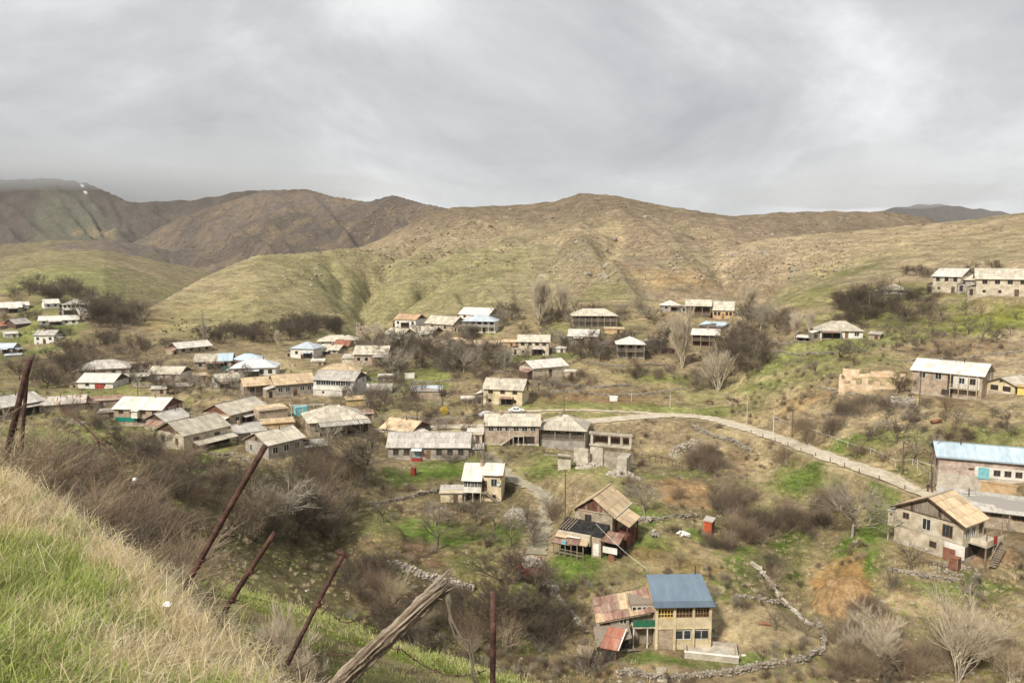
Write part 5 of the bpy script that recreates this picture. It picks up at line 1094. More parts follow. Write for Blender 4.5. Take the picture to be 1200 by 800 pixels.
def grow(seed, H, form):
    rs = random.Random(seed); seg = []      # (p, q, r0, r1, level)
    P = dict(spread=dict(fork=.28, ang=(22, 58), n=(5, 7), lv=4, up=.3, ratio=.60, r=.035), vase=dict(fork=.10, ang=(10, 26), n=(6, 9), lv=4, up=.55, ratio=.68, r=.028),
             column=dict(fork=.10, ang=(18, 34), n=(3, 4), lv=3, up=.7, ratio=.5, r=.022), shrub=dict(fork=.03, ang=(8, 55), n=(9, 13), lv=3, up=.35, ratio=.75, r=.016), fruit=dict(fork=.30, ang=(25, 60), n=(5, 6), lv=3, up=.4, ratio=.6, r=.03))[form]
    def limb(p, d, L, r, lv):
        k = 4 if lv == 0 else 3; q = Vector(p); pts = [Vector(p)]
        for i in range(k):
            d = (d+Vector((rs.gauss(0, .13), rs.gauss(0, .13), rs.gauss(0, .06)+P['up']*.16*(lv > 0)))).normalized(); q2 = q+d*L/k
            ra, rb = r*(1-.6*i/k), r*(1-.6*(i+1)/k); seg.append((q, q2, ra, rb, lv)); q = q2; pts.append(q)
        if lv >= P['lv']: return
        n = rs.randint(*P['n']) if lv < P['lv']-1 else rs.randint(4, 7)
        for j in range(n):
            t = rs.uniform(.25 if lv else (.55 if form in ('spread', 'fruit') else .1), 1.0); f = t*k; i = min(int(f), k-1); b = pts[i]+(pts[i+1]-pts[i])*(f-i)
            a = R(rs.uniform(*P['ang'])); az = rs.uniform(0, 2*math.pi); u = d.orthogonal().normalized(); v = d.cross(u)
            nd_ = (d*math.cos(a)+(u*math.cos(az)+v*math.sin(az))*math.sin(a)); nd_.z = max(nd_.z, -.15); nd_.normalize()
            limb(b, nd_, L*P['ratio']*rs.uniform(.65, 1.1), max(r*.5*rs.uniform(.7, 1), .007), lv+1)
    if form == 'column':
        q = Vector((0,0,0)); d = Vector((0,0,1)); k = 12; pts = [q]
        for i in range(k):
            d = (d+Vector((rs.gauss(0, .04), rs.gauss(0, .04), .1))).normalized(); q2 = q+d*H/k; seg.append((q, q2, H*.018*(1-i/k*.9), H*.018*(1-(i+1)/k*.9), 0)); q = q2; pts.append(q)
        for j in range(46):
            t = .12+.86*(j/46)**.9; f = t*k; i = min(int(f), k-1); b = pts[i]+(pts[i+1]-pts[i])*(f-i); az = rs.uniform(0, 6.283); a = R(rs.uniform(18, 38))
            limb(b, Vector((math.cos(az)*math.sin(a), math.sin(az)*math.sin(a), math.cos(a))), H*.26*(1.15-t)*rs.uniform(.7, 1.2), .05*(1.2-t), 1)
    elif form == 'shrub':
        for j in range(rs.randint(13, 18)):
            az = rs.uniform(0, 6.283); a = R(rs.uniform(5, 62)); limb(Vector((rs.gauss(0, .05), rs.gauss(0, .05), 0))*H, Vector((math.cos(az)*math.sin(a), math.sin(az)*math.sin(a), math.cos(a))), H*.62*rs.uniform(.6, 1.1), .02, 1)
    elif form == 'vase':
        for j in range(rs.randint(4, 6)):
            az = j*6.283/5+rs.uniform(-.4, .4); a = R(rs.uniform(3, 17)); limb(Vector((math.cos(az), math.sin(az), 0))*H*.012, Vector((math.cos(az)*math.sin(a), math.sin(az)*math.sin(a), math.cos(a))), H*.5*rs.uniform(.8, 1.1), H*.013, 0 if j < 2 else 1)
    else:
        tl = H*(.2 if form == 'spread' else .24); q = Vector((0,0,-.1)); d = Vector((rs.gauss(0, .1), rs.gauss(0, .1), 1)).normalized(); r = H*.02
        for i in range(4):
            q2 = q+d*tl/4; seg.append((q, q2, r*(1.25-.1*i), r*(1.15-.1*i), 0)); q = q2; d = (d+Vector((rs.gauss(0, .08), rs.gauss(0, .08), 0))).normalized()
        m = rs.randint(5, 7)
        for j in range(m):
            az = j*6.283/m+rs.uniform(-.4, .4); a = R(rs.uniform(12, 62)); limb(q-d*tl*rs.uniform(0, .25), Vector((math.cos(az)*math.sin(a), math.sin(az)*math.sin(a), math.cos(a))), H*rs.uniform(.30, .46), H*.0095, 1)
    return seg
def seg_mesh(name, segs, mat, thick=1.0):
    n = len(segs); A = np.array([s[0] for s in segs]); B = np.array([s[1] for s in segs]); ra = np.array([s[2] for s in segs])*thick; rb = np.array([s[3] for s in segs])*thick
    d = B-A; d /= np.linalg.norm(d, axis=1)[:,None]+1e-9; up = np.where(np.abs(d[:,2:3]) < .9, np.array([[0,0,1.]]), np.array([[1.,0,0]])); u = np.cross(d, up); u /= np.linalg.norm(u, axis=1)[:,None]; v = np.cross(u, d)
    V = np.empty((n, 6, 3))
    for k in range(3):
        t = 2*math.pi*k/3; o = u*math.cos(t)+v*math.sin(t); V[:,k] = A+o*ra[:,None]; V[:,3+k] = B+o*rb[:,None]
    base = np.arange(n)[:,None]*6; Fq = np.concatenate([base+np.array([[k, (k+1) % 3, 3+(k+1) % 3, 3+k]]) for k in range(3)])
    return raw_mesh(name, V.reshape(-1, 3), Fq, mat)
PROTO = {}
def proto(key, seed, H, form, bark, twig, thick=1.0):
    if key in PROTO: return PROTO[key]
    s = grow(seed, H, form); lo = [x for x in s if x[4] <= 1]; hi = [x for x in s if x[4] >= 2]
    top = max(x[1].z for x in s); PROTO[key] = (seg_mesh('trunk', lo, M[bark], 1.7 if form == 'shrub' else 1.0), seg_mesh('crown', hi, M[twig], thick), top)
    return PROTO[key]
def plant(px, py, hpx, kind, var=0, label=None, name='bare_tree', cat='tree', group=None, wid=1.0):
    form, bark, twig, H, th = KINDS[kind]; p = G(px, py, 40 if py < 760 or px > 620 else 12); k = np.hypot(p[0], p[1]); Hm = hpx*p[1]/F
    tr, cr, top = proto((kind, var), sum(map(ord, kind))*7+var*13, H, form, bark, twig, th)
    o = empty(name, (p[0], p[1], p[2]-.1), random.uniform(0, 6.28)); s = Hm/top; o.scale = (s*wid, s*wid, s); tag(o, label, cat, group)
    link('trunk' if form != 'shrub' else 'stems', tr, o); link('crown', cr, o); return o
KINDS = dict(walnut=('spread', 'bark', 'bark', 8, 1.5), silver=('spread', 'bark_grey', 'bark_grey', 8, 1.3), poplar=('column', 'bark', 'bark_grey', 14, 3.0), pale=('vase', 'bark_grey', 'bark_pale', 11, 1.0),
             palefar=('vase', 'bark_pale', 'bark_pale', 11, 2.1), fruit=('fruit', 'bark', 'bark', 4.5, 1.2), dark=('spread', 'twig_dark', 'twig_dark', 6, 1.5), shrub=('shrub', 'bark_grey', 'twig_dark', 3, .75), red=('shrub', 'twig_tan', 'twig_red', 3, .7), tan=('shrub', 'bark_pale', 'twig_tan', 3, .75), grey=('shrub', 'bark_grey', 'bark', 3, .7))
NAMED = [
 (241,409,47,'poplar',0,'tall thin bare poplar behind the stone house',.9),
 (632,381,66,'pale',0,'pale bare poplar on the slope, left of its twin',.85), (658,374,50,'pale',1,'pale bare poplar on the slope, right of its twin',.9),
 (876,366,46,'pale',2,'pale bushy poplar at the mouth of the ravine',1.1), (799,432,84,'pale',1,'tall pale poplar in front of the dark-porched houses',.75), (841,458,68,'pale',2,'broad pale willow beside the road bend',1.2),
 (931,397,38,'pale',0,'pale poplar left of the small dark shed',.8), (948,394,37,'pale',1,'pale poplar behind the small dark shed',.8), (326,405,26,'pale',2,'pale bush-like tree in the dark shrub belt',1),
 (998,629,84,'silver',0,'large bare silver tree on the green bank of the gully',1.35), (1069,672,48,'fruit',0,'bare fruit tree in front of the boarded gable house',1.1), (1047,690,34,'grey',0,'dark shrub left of the fruit tree by the boarded gable house',1),
 (1122,798,132,'pale',0,'large pale leafless willow above the gully thicket',1.3), (1038,776,80,'pale',1,'pale many-stemmed willow in the gully thicket',1.4), (1000,768,74,'pale',2,'pale willow at the left edge of the gully thicket',1.3), (1185,800,70,'tan',1,'tan thicket bush beside the large pale willow',1.3),
 (428,566,84,'walnut',0,'wide bare walnut before the stone house with hipped roof',1.5), (330,625,84,'silver',0,'wide bare walnut over the ravine path',1.25), (755,602,50,'silver',0,'bare tree beside the ploughed plot',1.3),
 (511,644,62,'fruit',1,'round bare apple tree on the lawn terrace',1.15), (449,612,34,'fruit',2,'bare plum tree at the corner of the lawn terrace',1.3), (592,690,66,'dark',0,'dark crooked tree below the lane',1.4), (575,745,80,'dark',1,'dark crooked tree leaning over the ravine',1.2),
 (1069,541,44,'fruit',0,'bare leaning apple tree below the brick house',1.3), (1050,520,38,'walnut',0,'bare walnut in the rough garden below the brick house',1.1), (985,424,30,'walnut',1,'dark round apple tree in front of the long white cottage',1.5), (1012,416,26,'walnut',2,'bare apple tree right of the long white cottage',1.3),
 (956,440,22,'fruit',2,'lone small bare tree on the grass below the white cottage',1.3), (908,738,30,'fruit',0,'small leafless plum in the sandy yard',1.1), (945,748,34,'fruit',1,'two-stemmed bare tree at the stone wall of the sandy yard',1.2), (684,690,26,'fruit',2,'small bare tree on the lawn below the tar-roofed lean-to',1.1), (672,694,24,'fruit',0,'thin sapling on the lawn below the tar-roofed lean-to',1),
 (796,668,26,'fruit',1,'thin bare sapling on the plot above the blue roof',.8), (893,775,24,'fruit',2,'small bare tree under the sandy yard wall',1.1), (690,790,70,'grey',1,'grey bush by the stone steps',1), (870,715,16,'shrub',0,'dark low bush right of the latticed loggia house',1.8),
 (498,598,20,'grey',1,'small grey bush under the bay-fronted house',1.4), (623,640,46,'grey',0,'grey bush beside the lane above the red trailer',1.2), (598,640,40,'fruit',1,'bare fruit tree on the lawn beside the lane',1), (645,610,30,'red',0,'reddish bush at the corner of the lane',1.3),
 (735,570,26,'red',1,'reddish bush below the concrete ruin',1.4), (792,585,24,'red',0,'reddish bush at the edge of the ploughed plot',1.2), (921,545,40,'red',1,'dense reddish bush on the road embankment',1.4), (950,520,34,'red',2,'dense reddish bush above the road fence',1.6), (1005,535,24,'red',0,'reddish bush by the garden fence above the road',1.5), (1035,540,22,'red',1,'low reddish bush right of the garden fence bush',1.5),
 (1112,480,30,'red',2,'reddish bush in front of the brick house porch',1.4), (1085,478,18,'grey',2,'small grey bush beside the brick house corner',1.2), (1052,462,30,'dark',2,'dark tree at the end of the ruined wall',1.2),
]
for (px, py, hp, kd, v, lab, wd) in NAMED:
    if kd == 'pale' and py < 470: kd = 'palefar'; wd *= .85
    sh = KINDS[kd][0] == 'shrub'; plant(px, py, hp, kd, v, lab, 'bare_shrub' if sh else ('poplar_tree' if 'poplar' in lab else ('willow_tree' if 'willow' in lab else 'bare_tree')), 'shrub' if sh else 'tree', None, wd)
# trees that only their place tells apart
ADJ = dict(walnut='brown twiggy', silver='silvery grey', fruit='small round', dark='dark', shrub='dark', red='reddish brown', tan='straw-tan', grey='grey')
def many(name, cat, noun, group, kinds, *places):
    rs = random.Random(len(group))
    for where, spots in places:
        for (px, py, hp) in spots:
            kd = rs.choice(kinds); sh = KINDS[kd][0] == 'shrub'
            plant(px, py, hp*(rs.uniform(.75, 1.1) if name == 'gully_shrub' else rs.uniform(1.05, 1.45)), kd, rs.randint(0, 2), '%s leafless %s %s' % (ADJ[kd], noun if cat == 'shrub' or not sh else 'bush', where), name, cat if not sh else 'shrub', '%s %s, %s' % (ADJ[kd], group, where), rs.uniform(1.0, 1.4))
rs = random.Random(42)
def cloud(n, cx, cy, rx, ry, h0, h1):
    o = []
    for _ in range(n):
        a, k = rs.uniform(0, 6.283), math.sqrt(rs.random()); o.append((cx+rx*k*math.cos(a), cy+ry*k*math.sin(a), rs.uniform(h0, h1)))
    return o
many('orchard_tree', 'tree', 'fruit tree', 'orchard trees', ['fruit', 'walnut'], ('in the orchard below the long windowed house', [(1088,383,20),(1104,378,24),(1118,396,18),(1135,392,20),(1150,402,24),(1130,370,16),(1150,372,14),(1184,392,12),(1168,402,16),(1192,374,10),(1160,380,10)]), ('in the orchard above the ruined pale wall', [(1062,403,22),(1040,395,18),(1075,412,20),(1094,402,18),(1098,416,16),(1124,414,16),(1082,368,18),(1058,385,20),(1050,412,14),(1108,425,14)]))
many('grove_tree', 'tree', 'tree', 'hamlet grove', ['dark', 'shrub', 'walnut'], ('behind the far hamlet', cloud(28, 60, 348, 56, 8, 12, 20)), ('in the grove right of the far hamlet', cloud(34, 130, 374, 36, 14, 14, 24)), ('between the far hamlet houses', cloud(6, 20, 375, 25, 5, 8, 14)+cloud(5, 70, 392, 18, 4, 10, 16)))
many('brush_tree', 'tree', 'tree', 'valley brush', ['dark', 'walnut', 'grey', 'tan'], ('in the brush under the white house on the knoll', cloud(44, 60, 438, 56, 18, 12, 22)), ('in the brush behind the pink stone house', cloud(30, 130, 412, 56, 12, 14, 22)))
many('belt_tree', 'tree', 'tree', 'spur tree belt', ['dark', 'shrub', 'dark'], ('in the belt behind the white villa', cloud(34, 300, 398, 66, 6, 12, 20)), ('in the belt under the grazing slope', cloud(24, 362, 388, 45, 6, 12, 20)), ('behind the beige-roofed cottage', cloud(8, 200, 410, 40, 5, 10, 16)))
many('garden_tree', 'tree', 'garden tree', 'upper garden trees', ['walnut', 'dark', 'silver', 'grey'], ('above the low blue-white shed', cloud(40, 480, 424, 60, 18, 16, 28)), ('below the tan hipped roof', cloud(32, 555, 427, 50, 13, 14, 24)), ('under the balconied house', cloud(8, 520, 395, 40, 6, 12, 18)), ('near the hillside poplars', cloud(10, 590, 375, 16, 10, 12, 20)+cloud(6, 645, 382, 20, 6, 10, 16)), ('around the pyramid-roofed house', cloud(34, 715, 412, 56, 12, 13, 20)), ('around the long gallery house', cloud(18, 690, 376, 50, 8, 12, 20)), ('below the orange scar', cloud(8, 750, 372, 30, 10, 14, 22)+cloud(8, 775, 410, 24, 12, 14, 22)))
many('garden_tree', 'tree', 'garden tree', 'lower garden trees', ['walnut', 'fruit', 'silver', 'grey'], ('right of the glazed gallery house', cloud(28, 455, 474, 66, 13, 14, 24)+cloud(5, 460, 452, 30, 5, 10, 14)), ('by the broken wall above the barns', cloud(26, 240, 458, 70, 10, 10, 17)), ('beside the lean-to porch of the stone house', cloud(6, 380, 525, 20, 12, 16, 26)), ('in front of the cream two-storey house', cloud(6, 570, 478, 40, 6, 10, 18)+cloud(6, 640, 460, 30, 8, 10, 16)), ('behind the bay-fronted house', cloud(5, 550, 540, 30, 6, 14, 22)))
many('ravine_tree', 'tree', 'tree', 'ravine trees', ['dark', 'walnut', 'silver', 'tan'], ('in the ravine behind the road bend', cloud(26, 865, 425, 30, 26, 16, 32)), ('at the ravine mouth under the bare hill', cloud(24, 895, 385, 36, 14, 14, 24)), ('below the dark gallery house', cloud(8, 820, 450, 20, 10, 14, 24)))
many('slope_shrub', 'shrub', 'shrub', 'slope shrubs', ['shrub', 'dark', 'shrub'], ('around the cottage sunk in shrubs', cloud(40, 1035, 362, 55, 16, 12, 24)), ('on the hill crest behind the hillside houses', cloud(16, 1120, 322, 70, 6, 8, 14)), ('behind the long white cottage', cloud(10, 1000, 380, 26, 8, 10, 16)), ('under the stone house with boarded gable', cloud(8, 1085, 350, 24, 6, 8, 14)))
many('garden_shrub', 'shrub', 'bush', 'roadside bushes', ['red', 'grey', 'shrub', 'tan'], ('below the ruined pale wall', cloud(16, 1010, 480, 34, 10, 14, 24)), ('above the road fence', cloud(8, 960, 505, 26, 8, 12, 20)), ('in the rough garden above the blue-roofed barn', cloud(12, 1110, 512, 60, 8, 10, 18)+cloud(6, 1170, 500, 30, 8, 8, 14)))
many('gully_shrub', 'shrub', 'bush', 'gully bushes', ['red', 'shrub', 'tan', 'grey'], ('below the road culvert', cloud(16, 820, 548, 26, 12, 22, 34)), ('in the gully beside the ploughed plot', cloud(16, 858, 590, 22, 16, 26, 40)), ('behind the red privy', cloud(14, 880, 625, 20, 14, 26, 40)+cloud(10, 850, 640, 22, 8, 20, 30)), ('in the gully left of the silver tree', cloud(14, 935, 618, 34, 14, 24, 36)+cloud(8, 970, 600, 20, 14, 26, 36)), ('along the wall above the sandy yard', cloud(7, 905, 680, 10, 20, 20, 30)))
many('gully_shrub', 'shrub', 'bush', 'thicket bushes', ['tan', 'grey', 'tan', 'red'], ('right of the sandy yard wall', cloud(20, 1000, 770, 26, 28, 30, 50)), ('around the pale willows', cloud(24, 1060, 775, 70, 26, 34, 58)), ('right of the large pale willow', cloud(9, 1165, 770, 36, 20, 30, 50)), ('under the dirt mound', cloud(7, 1020, 720, 26, 8, 24, 40)))
many('slope_shrub', 'shrub', 'bush', 'near slope bushes', ['grey', 'red', 'shrub', 'shrub', 'dark', 'walnut', 'tan'], ('on the slope below the plastered barn', cloud(40, 250, 600, 100, 44, 26, 48)), ('behind the brambles of the bank', cloud(32, 150, 548, 80, 22, 22, 38)), ('under the wide walnuts', cloud(16, 350, 600, 60, 40, 34, 56)+cloud(12, 390, 560, 40, 14, 24, 40)), ('in the ravine beyond the turf terrace', cloud(26, 510, 735, 80, 34, 26, 44)), ('left of the lawn terrace wall', cloud(12, 430, 690, 26, 26, 26, 40)), ('below the red trailer', cloud(18, 620, 730, 50, 36, 30, 50)))
many('yard_shrub', 'shrub', 'bush', 'yard bushes', ['grey', 'shrub', 'red'], ('behind the broken pale wall', cloud(12, 215, 452, 45, 6, 8, 14)), ('in the yard of the boarded gable cottage', cloud(10, 340, 500, 50, 10, 8, 15)), ('beside the rust-streaked white roof', cloud(22, 100, 492, 60, 12, 10, 18)), ('on the fallow plot by the road', cloud(10, 520, 494, 60, 6, 7, 12)), ('around the plastered barn with porch', cloud(20, 650, 448, 60, 10, 8, 14)), ('on the terrace below the pyramid-roofed house', cloud(12, 755, 436, 45, 10, 8, 16)), ('around the cream two-storey house', cloud(22, 590, 440, 60, 12, 8, 15)), ('beside the green plots', cloud(8, 430, 450, 40, 6, 8, 14)))
many('orchard_tree', 'tree', 'fruit tree', 'village orchard trees', ['fruit', 'walnut', 'silver'], ('between the left village roofs', cloud(22, 190, 446, 110, 14, 13, 19)), ('between the upper village houses', cloud(24, 600, 412, 140, 20, 12, 18)), ('along the road gardens', cloud(14, 520, 505, 120, 10, 12, 18)), ('on the rough slope below the brick house', cloud(18, 1080, 505, 110, 22, 13, 20)), ('around the near terraces', cloud(14, 560, 615, 110, 26, 18, 30)))
# yellow blossoming bush
p = G(520, 484, 60); o = empty('blossoming_bush', p); tag(o, 'bright yellow blossoming bush beside the low walls', 'bush')
tr, cr, top = proto(('red', 5), 555, 3, 'shrub', 'twig_tan', 'twig_tan'); s_ = 12*p[1]/F/top; o.scale = (s_*1.3, s_*1.3, s_); link('stems', tr, o)
V = []; Fq = []; rs = random.Random(4)
for k in range(1600):
    a, b, c = rs.uniform(0, 6.283), math.acos(rs.uniform(-.2, 1)), rs.uniform(.55, 1.05)**.5; q0 = Vector((math.cos(a)*math.sin(b)*1.3*c, math.sin(a)*math.sin(b)*1.3*c, .35+2.1*math.cos(b)*c)); u = Vector((rs.gauss(0,1), rs.gauss(0,1), rs.gauss(0,1))).normalized()*.1; v = u.orthogonal().normalized()*.07
    V += [q0-u, q0+v, q0+u, q0-v]; Fq.append((4*k, 4*k+1, 4*k+2, 4*k+3))
link('blossom', raw_mesh('blossom', V, Fq, M['leaf_yellow']), o)

# ---------------- scattered stuff: instanced on points of one object
HID = []
def scatter(name, protos, P, rot, scl, idx, label=None, cat=None, tilt=None):
    coll = bpy.data.collections.new(name+'_kinds')
    for i, me_ in enumerate(protos):
        ob = bpy.data.objects.new('%s_kind_%02d' % (name, i), me_); coll.objects.link(ob)
    me_ = bpy.data.meshes.new(name); me_.vertices.add(len(P)); me_.vertices.foreach_set('co', np.asarray(P, np.float32).ravel())
    R3 = np.zeros((len(P), 3), np.float32); R3[:,2] = rot
    if tilt is not None: R3[:,:2] = tilt
    a = me_.attributes.new('rot', 'FLOAT_VECTOR', 'POINT'); a.data.foreach_set('vector', R3.ravel())
    a = me_.attributes.new('scl', 'FLOAT', 'POINT'); a.data.foreach_set('value', np.asarray(scl, np.float32))
    a = me_.attributes.new('idx', 'INT', 'POINT'); a.data.foreach_set('value', np.asarray(idx, np.int32))
    ob = link(name, me_); ng = bpy.data.node_groups.new(name+'_scatter', 'GeometryNodeTree')
    ng.interface.new_socket('Geometry', in_out='INPUT', socket_type='NodeSocketGeometry'); ng.interface.new_socket('Geometry', in_out='OUTPUT', socket_type='NodeSocketGeometry')
    n = ng.nodes.new; l = ng.links.new; gi = n('NodeGroupInput'); go_ = n('NodeGroupOutput'); iop = n('GeometryNodeInstanceOnPoints'); ci = n('GeometryNodeCollectionInfo')
    ci.inputs['Collection'].default_value = coll; ci.inputs['Separate Children'].default_value = True; ci.inputs['Reset Children'].default_value = True
    def att(nm, tp):
        k = n('GeometryNodeInputNamedAttribute'); k.data_type = tp; k.inputs['Name'].default_value = nm; return k.outputs['Attribute']
    l(gi.outputs[0], iop.inputs['Points']); l(ci.outputs[0], iop.inputs['Instance']); iop.inputs['Pick Instance'].default_value = True
    l(att('idx', 'INT'), iop.inputs['Instance Index']); l(att('scl', 'FLOAT'), iop.inputs['Scale'])
    er = n('FunctionNodeEulerToRotation'); l(att('rot', 'FLOAT_VECTOR'), er.inputs[0]); l(er.outputs[0], iop.inputs['Rotation']); l(iop.outputs[0], go_.inputs[0])
    md = ob.modifiers.new('scatter', 'NODES'); md.node_group = ng
    tag(ob, label, cat, None, 'stuff'); return ob
def tuft(seed, n, L, lean, wid, mat, spread=.1, curl=.5, flat=0):
    rs = np.random.default_rng(seed); V = []; Fq = []; ns = 4
    for k in range(n):
        az = rs.uniform(0, 6.283); a = abs(rs.normal(0, lean))+.05+flat; l_ = L*rs.uniform(.5, 1.15); b = np.array([rs.normal(0, spread), rs.normal(0, spread), -.02]); d = np.array([math.cos(az)*math.sin(a), math.sin(az)*math.sin(a), math.cos(a)])
        sd_ = np.array([-math.sin(az+rs.normal(0, .8)), math.cos(az), 0]); sd_ /= np.linalg.norm(sd_); i0 = len(V)
        for j in range(ns+1):
            t = j/ns; w_ = wid*(1-t)**.6*.5+.0004; V += [b-sd_*w_, b+sd_*w_]; d = d+np.array([math.cos(az)*curl*.25, math.sin(az)*curl*.25, -curl*.22*t*1.6]); d /= np.linalg.norm(d); b = b+d*l_/ns
        for j in range(ns): c = i0+2*j; Fq.append((c, c+1, c+3, c+2))
    return raw_mesh('tuft', V, Fq, mat)
def grassmat(name, c1, c2, tr=.35):
    m, t, b = newmat(name); n = t.nodes.new; l = t.links.new; oi = n('ShaderNodeObjectInfo'); g = n('ShaderNodeNewGeometry'); ns = n('ShaderNodeTexNoise'); ns.inputs['Scale'].default_value = 9; l(g.outputs['Position'], ns.inputs['Vector'])
    r = n('ShaderNodeValToRGB'); ad = n('ShaderNodeMath'); ad.operation = 'MULTIPLY_ADD'; ad.inputs[1].default_value = .5; l(oi.outputs['Random'], ad.inputs[0]); mm = n('ShaderNodeMath'); mm.operation = 'MULTIPLY'; mm.inputs[1].default_value = .55; l(ns.outputs['Fac'], mm.inputs[0]); l(mm.outputs[0], ad.inputs[2]); l(ad.outputs[0], r.inputs[0])
    e = r.color_ramp.elements; e[0].position = .25; e[0].color = rgb(c1); e[1].position = .8; e[1].color = rgb(c2)
    l(r.outputs[0], b.inputs['Base Color']); b.inputs['Roughness'].default_value = .65; b.inputs['Specular IOR Level'].default_value = .25
    tb_ = n('ShaderNodeBsdfTranslucent'); l(r.outputs[0], tb_.inputs[0]); mx = n('ShaderNodeMixShader'); mx.inputs[0].default_value = tr; l(b.outputs[0], mx.inputs[1]); l(tb_.outputs[0], mx.inputs[2]); l(mx.outputs[0], t.nodes['Material Output'].inputs[0]); return m
M['grass_green'] = grassmat('grass_green', (.25,.31,.07), (.46,.52,.16)); M['grass_dry'] = grassmat('grass_dry', (.58,.45,.23), (.85,.73,.5)); M['grass_pale'] = grassmat('grass_pale', (.6,.52,.36), (.82,.75,.58))
gt = [tuft(s, 60, .16, .75, .0055, M['grass_green'], .09, .5) for s in range(4)]+[tuft(10+s, 46, .19, 1.0, .0036, M['grass_dry'], .08, .6) for s in range(4)]+[tuft(20+s, 12, .36, 1.1, .0034, M['grass_pale'], .14, .5, .3) for s in range(4)]+[tuft(30+s, 60, .26, 1.15, .0036, M['grass_dry'], .12, 1.0) for s in range(3)]
# the bank at our feet
rg = np.random.default_rng(5); n = 22000; ang = rg.uniform(R(-46), R(6), n); rad = np.exp(rg.uniform(math.log(2.3), math.log(15), n)); X = np.sin(ang)*rad; Yy = np.cos(ang)*rad
keep = rg.random(n) < .20+.55*(rad/8)**1.2; X, Yy, rad = X[keep], Yy[keep], rad[keep]; Z = gfast(X, Yy)
kb = rim_dist(X, Yy) < .9; X, Yy, Z, rad = X[kb], Yy[kb], Z[kb], rad[kb]
lk = lushness(X, Yy)*.85
u = rg.random(len(X)); ix = np.where(u < lk*.80+.03, rg.integers(0, 4, len(X)), np.where(rg.random(len(X)) < .42, rg.integers(4, 8, len(X)), np.where(rg.random(len(X)) < .5, rg.integers(8, 12, len(X)), rg.integers(12, 15, len(X)))))
sparse = (ix >= 8) & (lk > .5) & (rg.random(len(X)) < .5); ix = np.where(sparse, rg.integers(0, 4, len(X)), ix)
scatter('bank_grass', gt, np.column_stack([X, Yy, Z]), rg.uniform(0, 6.283, len(X)), rg.uniform(.5, .95, len(X)), ix, 'green and straw-dry grass covering the bank', 'grass', tilt=rg.normal(0, .15, (len(X), 2)))
# the terrace below: cropped green turf
n = 8000; ang = rg.uniform(R(-40), R(12), n); rad = rg.uniform(8, 27, n); X = np.sin(ang)*rad; Yy = np.cos(ang)*rad; Z = gfast(X, Yy); kk_ = rim_dist(X, Yy) > 1.0; X, Yy, Z = X[kk_], Yy[kk_], Z[kk_]; n = len(X)
st = [tuft(40+s, 30, .09, .7, .012, M['grass_green'], .16, .5) for s in range(4)]+[tuft(50+s, 16, .13, .7, .008, M['grass_dry'], .14, .5) for s in range(3)]
dq = np.full(n, 9.)
for a, b in zip(Pn[:-1], Pn[1:]):
    d = b[:2]-a[:2]; t = np.clip(((X-a[0])*d[0]+(Yy-a[1])*d[1])/(d@d), 0, 1); dq = np.minimum(dq, np.hypot(X-a[0]-t*d[0], Yy-a[1]-t*d[1]))
k = (dq > .35) | (rg.random(n) < .2); X, Yy, Z = X[k], Yy[k], Z[k]
scatter('terrace_turf', st, np.column_stack([X, Yy, Z]), rg.uniform(0, 6.283, len(X)), rg.uniform(.6, 1.3, len(X)), np.where(rg.random(len(X)) < .7, rg.integers(0, 4, len(X)), rg.integers(4, 7, len(X))), 'short green turf on the terrace below the bank', 'grass')
# low scrub, dry tussocks and loose stones over the valley sides
def px_scatter(n, box, seed, r0=40):
    g = np.random.default_rng(seed); P2 = np.column_stack([g.uniform(box[0], box[2], n), g.uniform(box[1], box[3], n)]); P3, ok = GM(P2, r0); return P3[ok]
sm = []
for k_, v_, s_ in (('shrub', 'twig_dark', 61), ('shrub', 'twig_red', 62), ('shrub', 'twig_tan', 63), ('shrub', 'bark_grey', 64)):
    q_ = grow(s_, 1.6, 'shrub'); sm.append(seg_mesh('scrub', q_[::2], M[v_], .9))
tus = [tuft(70+s, 40, .55, .6, .03, M['grass_dry'], .2, .6) for s in range(3)]+[tuft(80+s, 40, .35, .6, .035, M['grass_green'], .2, .6) for s in range(3)]
# ------------------------------------------------------------------ stuff over the valley sides
rg = np.random.default_rng(77)
P_ = np.concatenate([px_scatter(1500, (0, 480, 640, 800), 1), px_scatter(1700, (560, 470, 1200, 800), 2), px_scatter(1800, (0, 385, 1200, 500), 3)])
f_ = fbm(P_[:,0]/14., P_[:,1]/14., 3, 500); P_ = P_[(f_ > .47)]; P_ = P_[np.hypot(P_[:,0], P_[:,1]) > 55]
def clear_of(P, pad=1.0):
    k = np.ones(len(P), bool)
    for h in HT: k &= np.hypot(P[:,0]-h['cx'], P[:,1]-h['cy']) > max(h['w'], h['d'])*.62+pad
    for v in SP.values(): k &= np.hypot(P[:,0]-v.x, P[:,1]-v.y-3) > 8
    for (pl, hw, so) in ROADS:
        for i in range(0, len(pl), 4): k &= np.hypot(P[:,0]-pl[i,0], P[:,1]-pl[i,1]) > hw+1.2
    dd = P[:,1]*math.cos(PITCH)-P[:,2]*math.sin(PITCH); ax = 600+F*P[:,0]/dd; ay = 400-F*(P[:,2]*math.cos(PITCH)+P[:,1]*math.sin(PITCH))/dd
    for (cx, cy, rx, ry) in PLOTS: k &= ((ax-cx)/rx)**2+((ay-cy)/ry)**2 > 1
    return P[k]
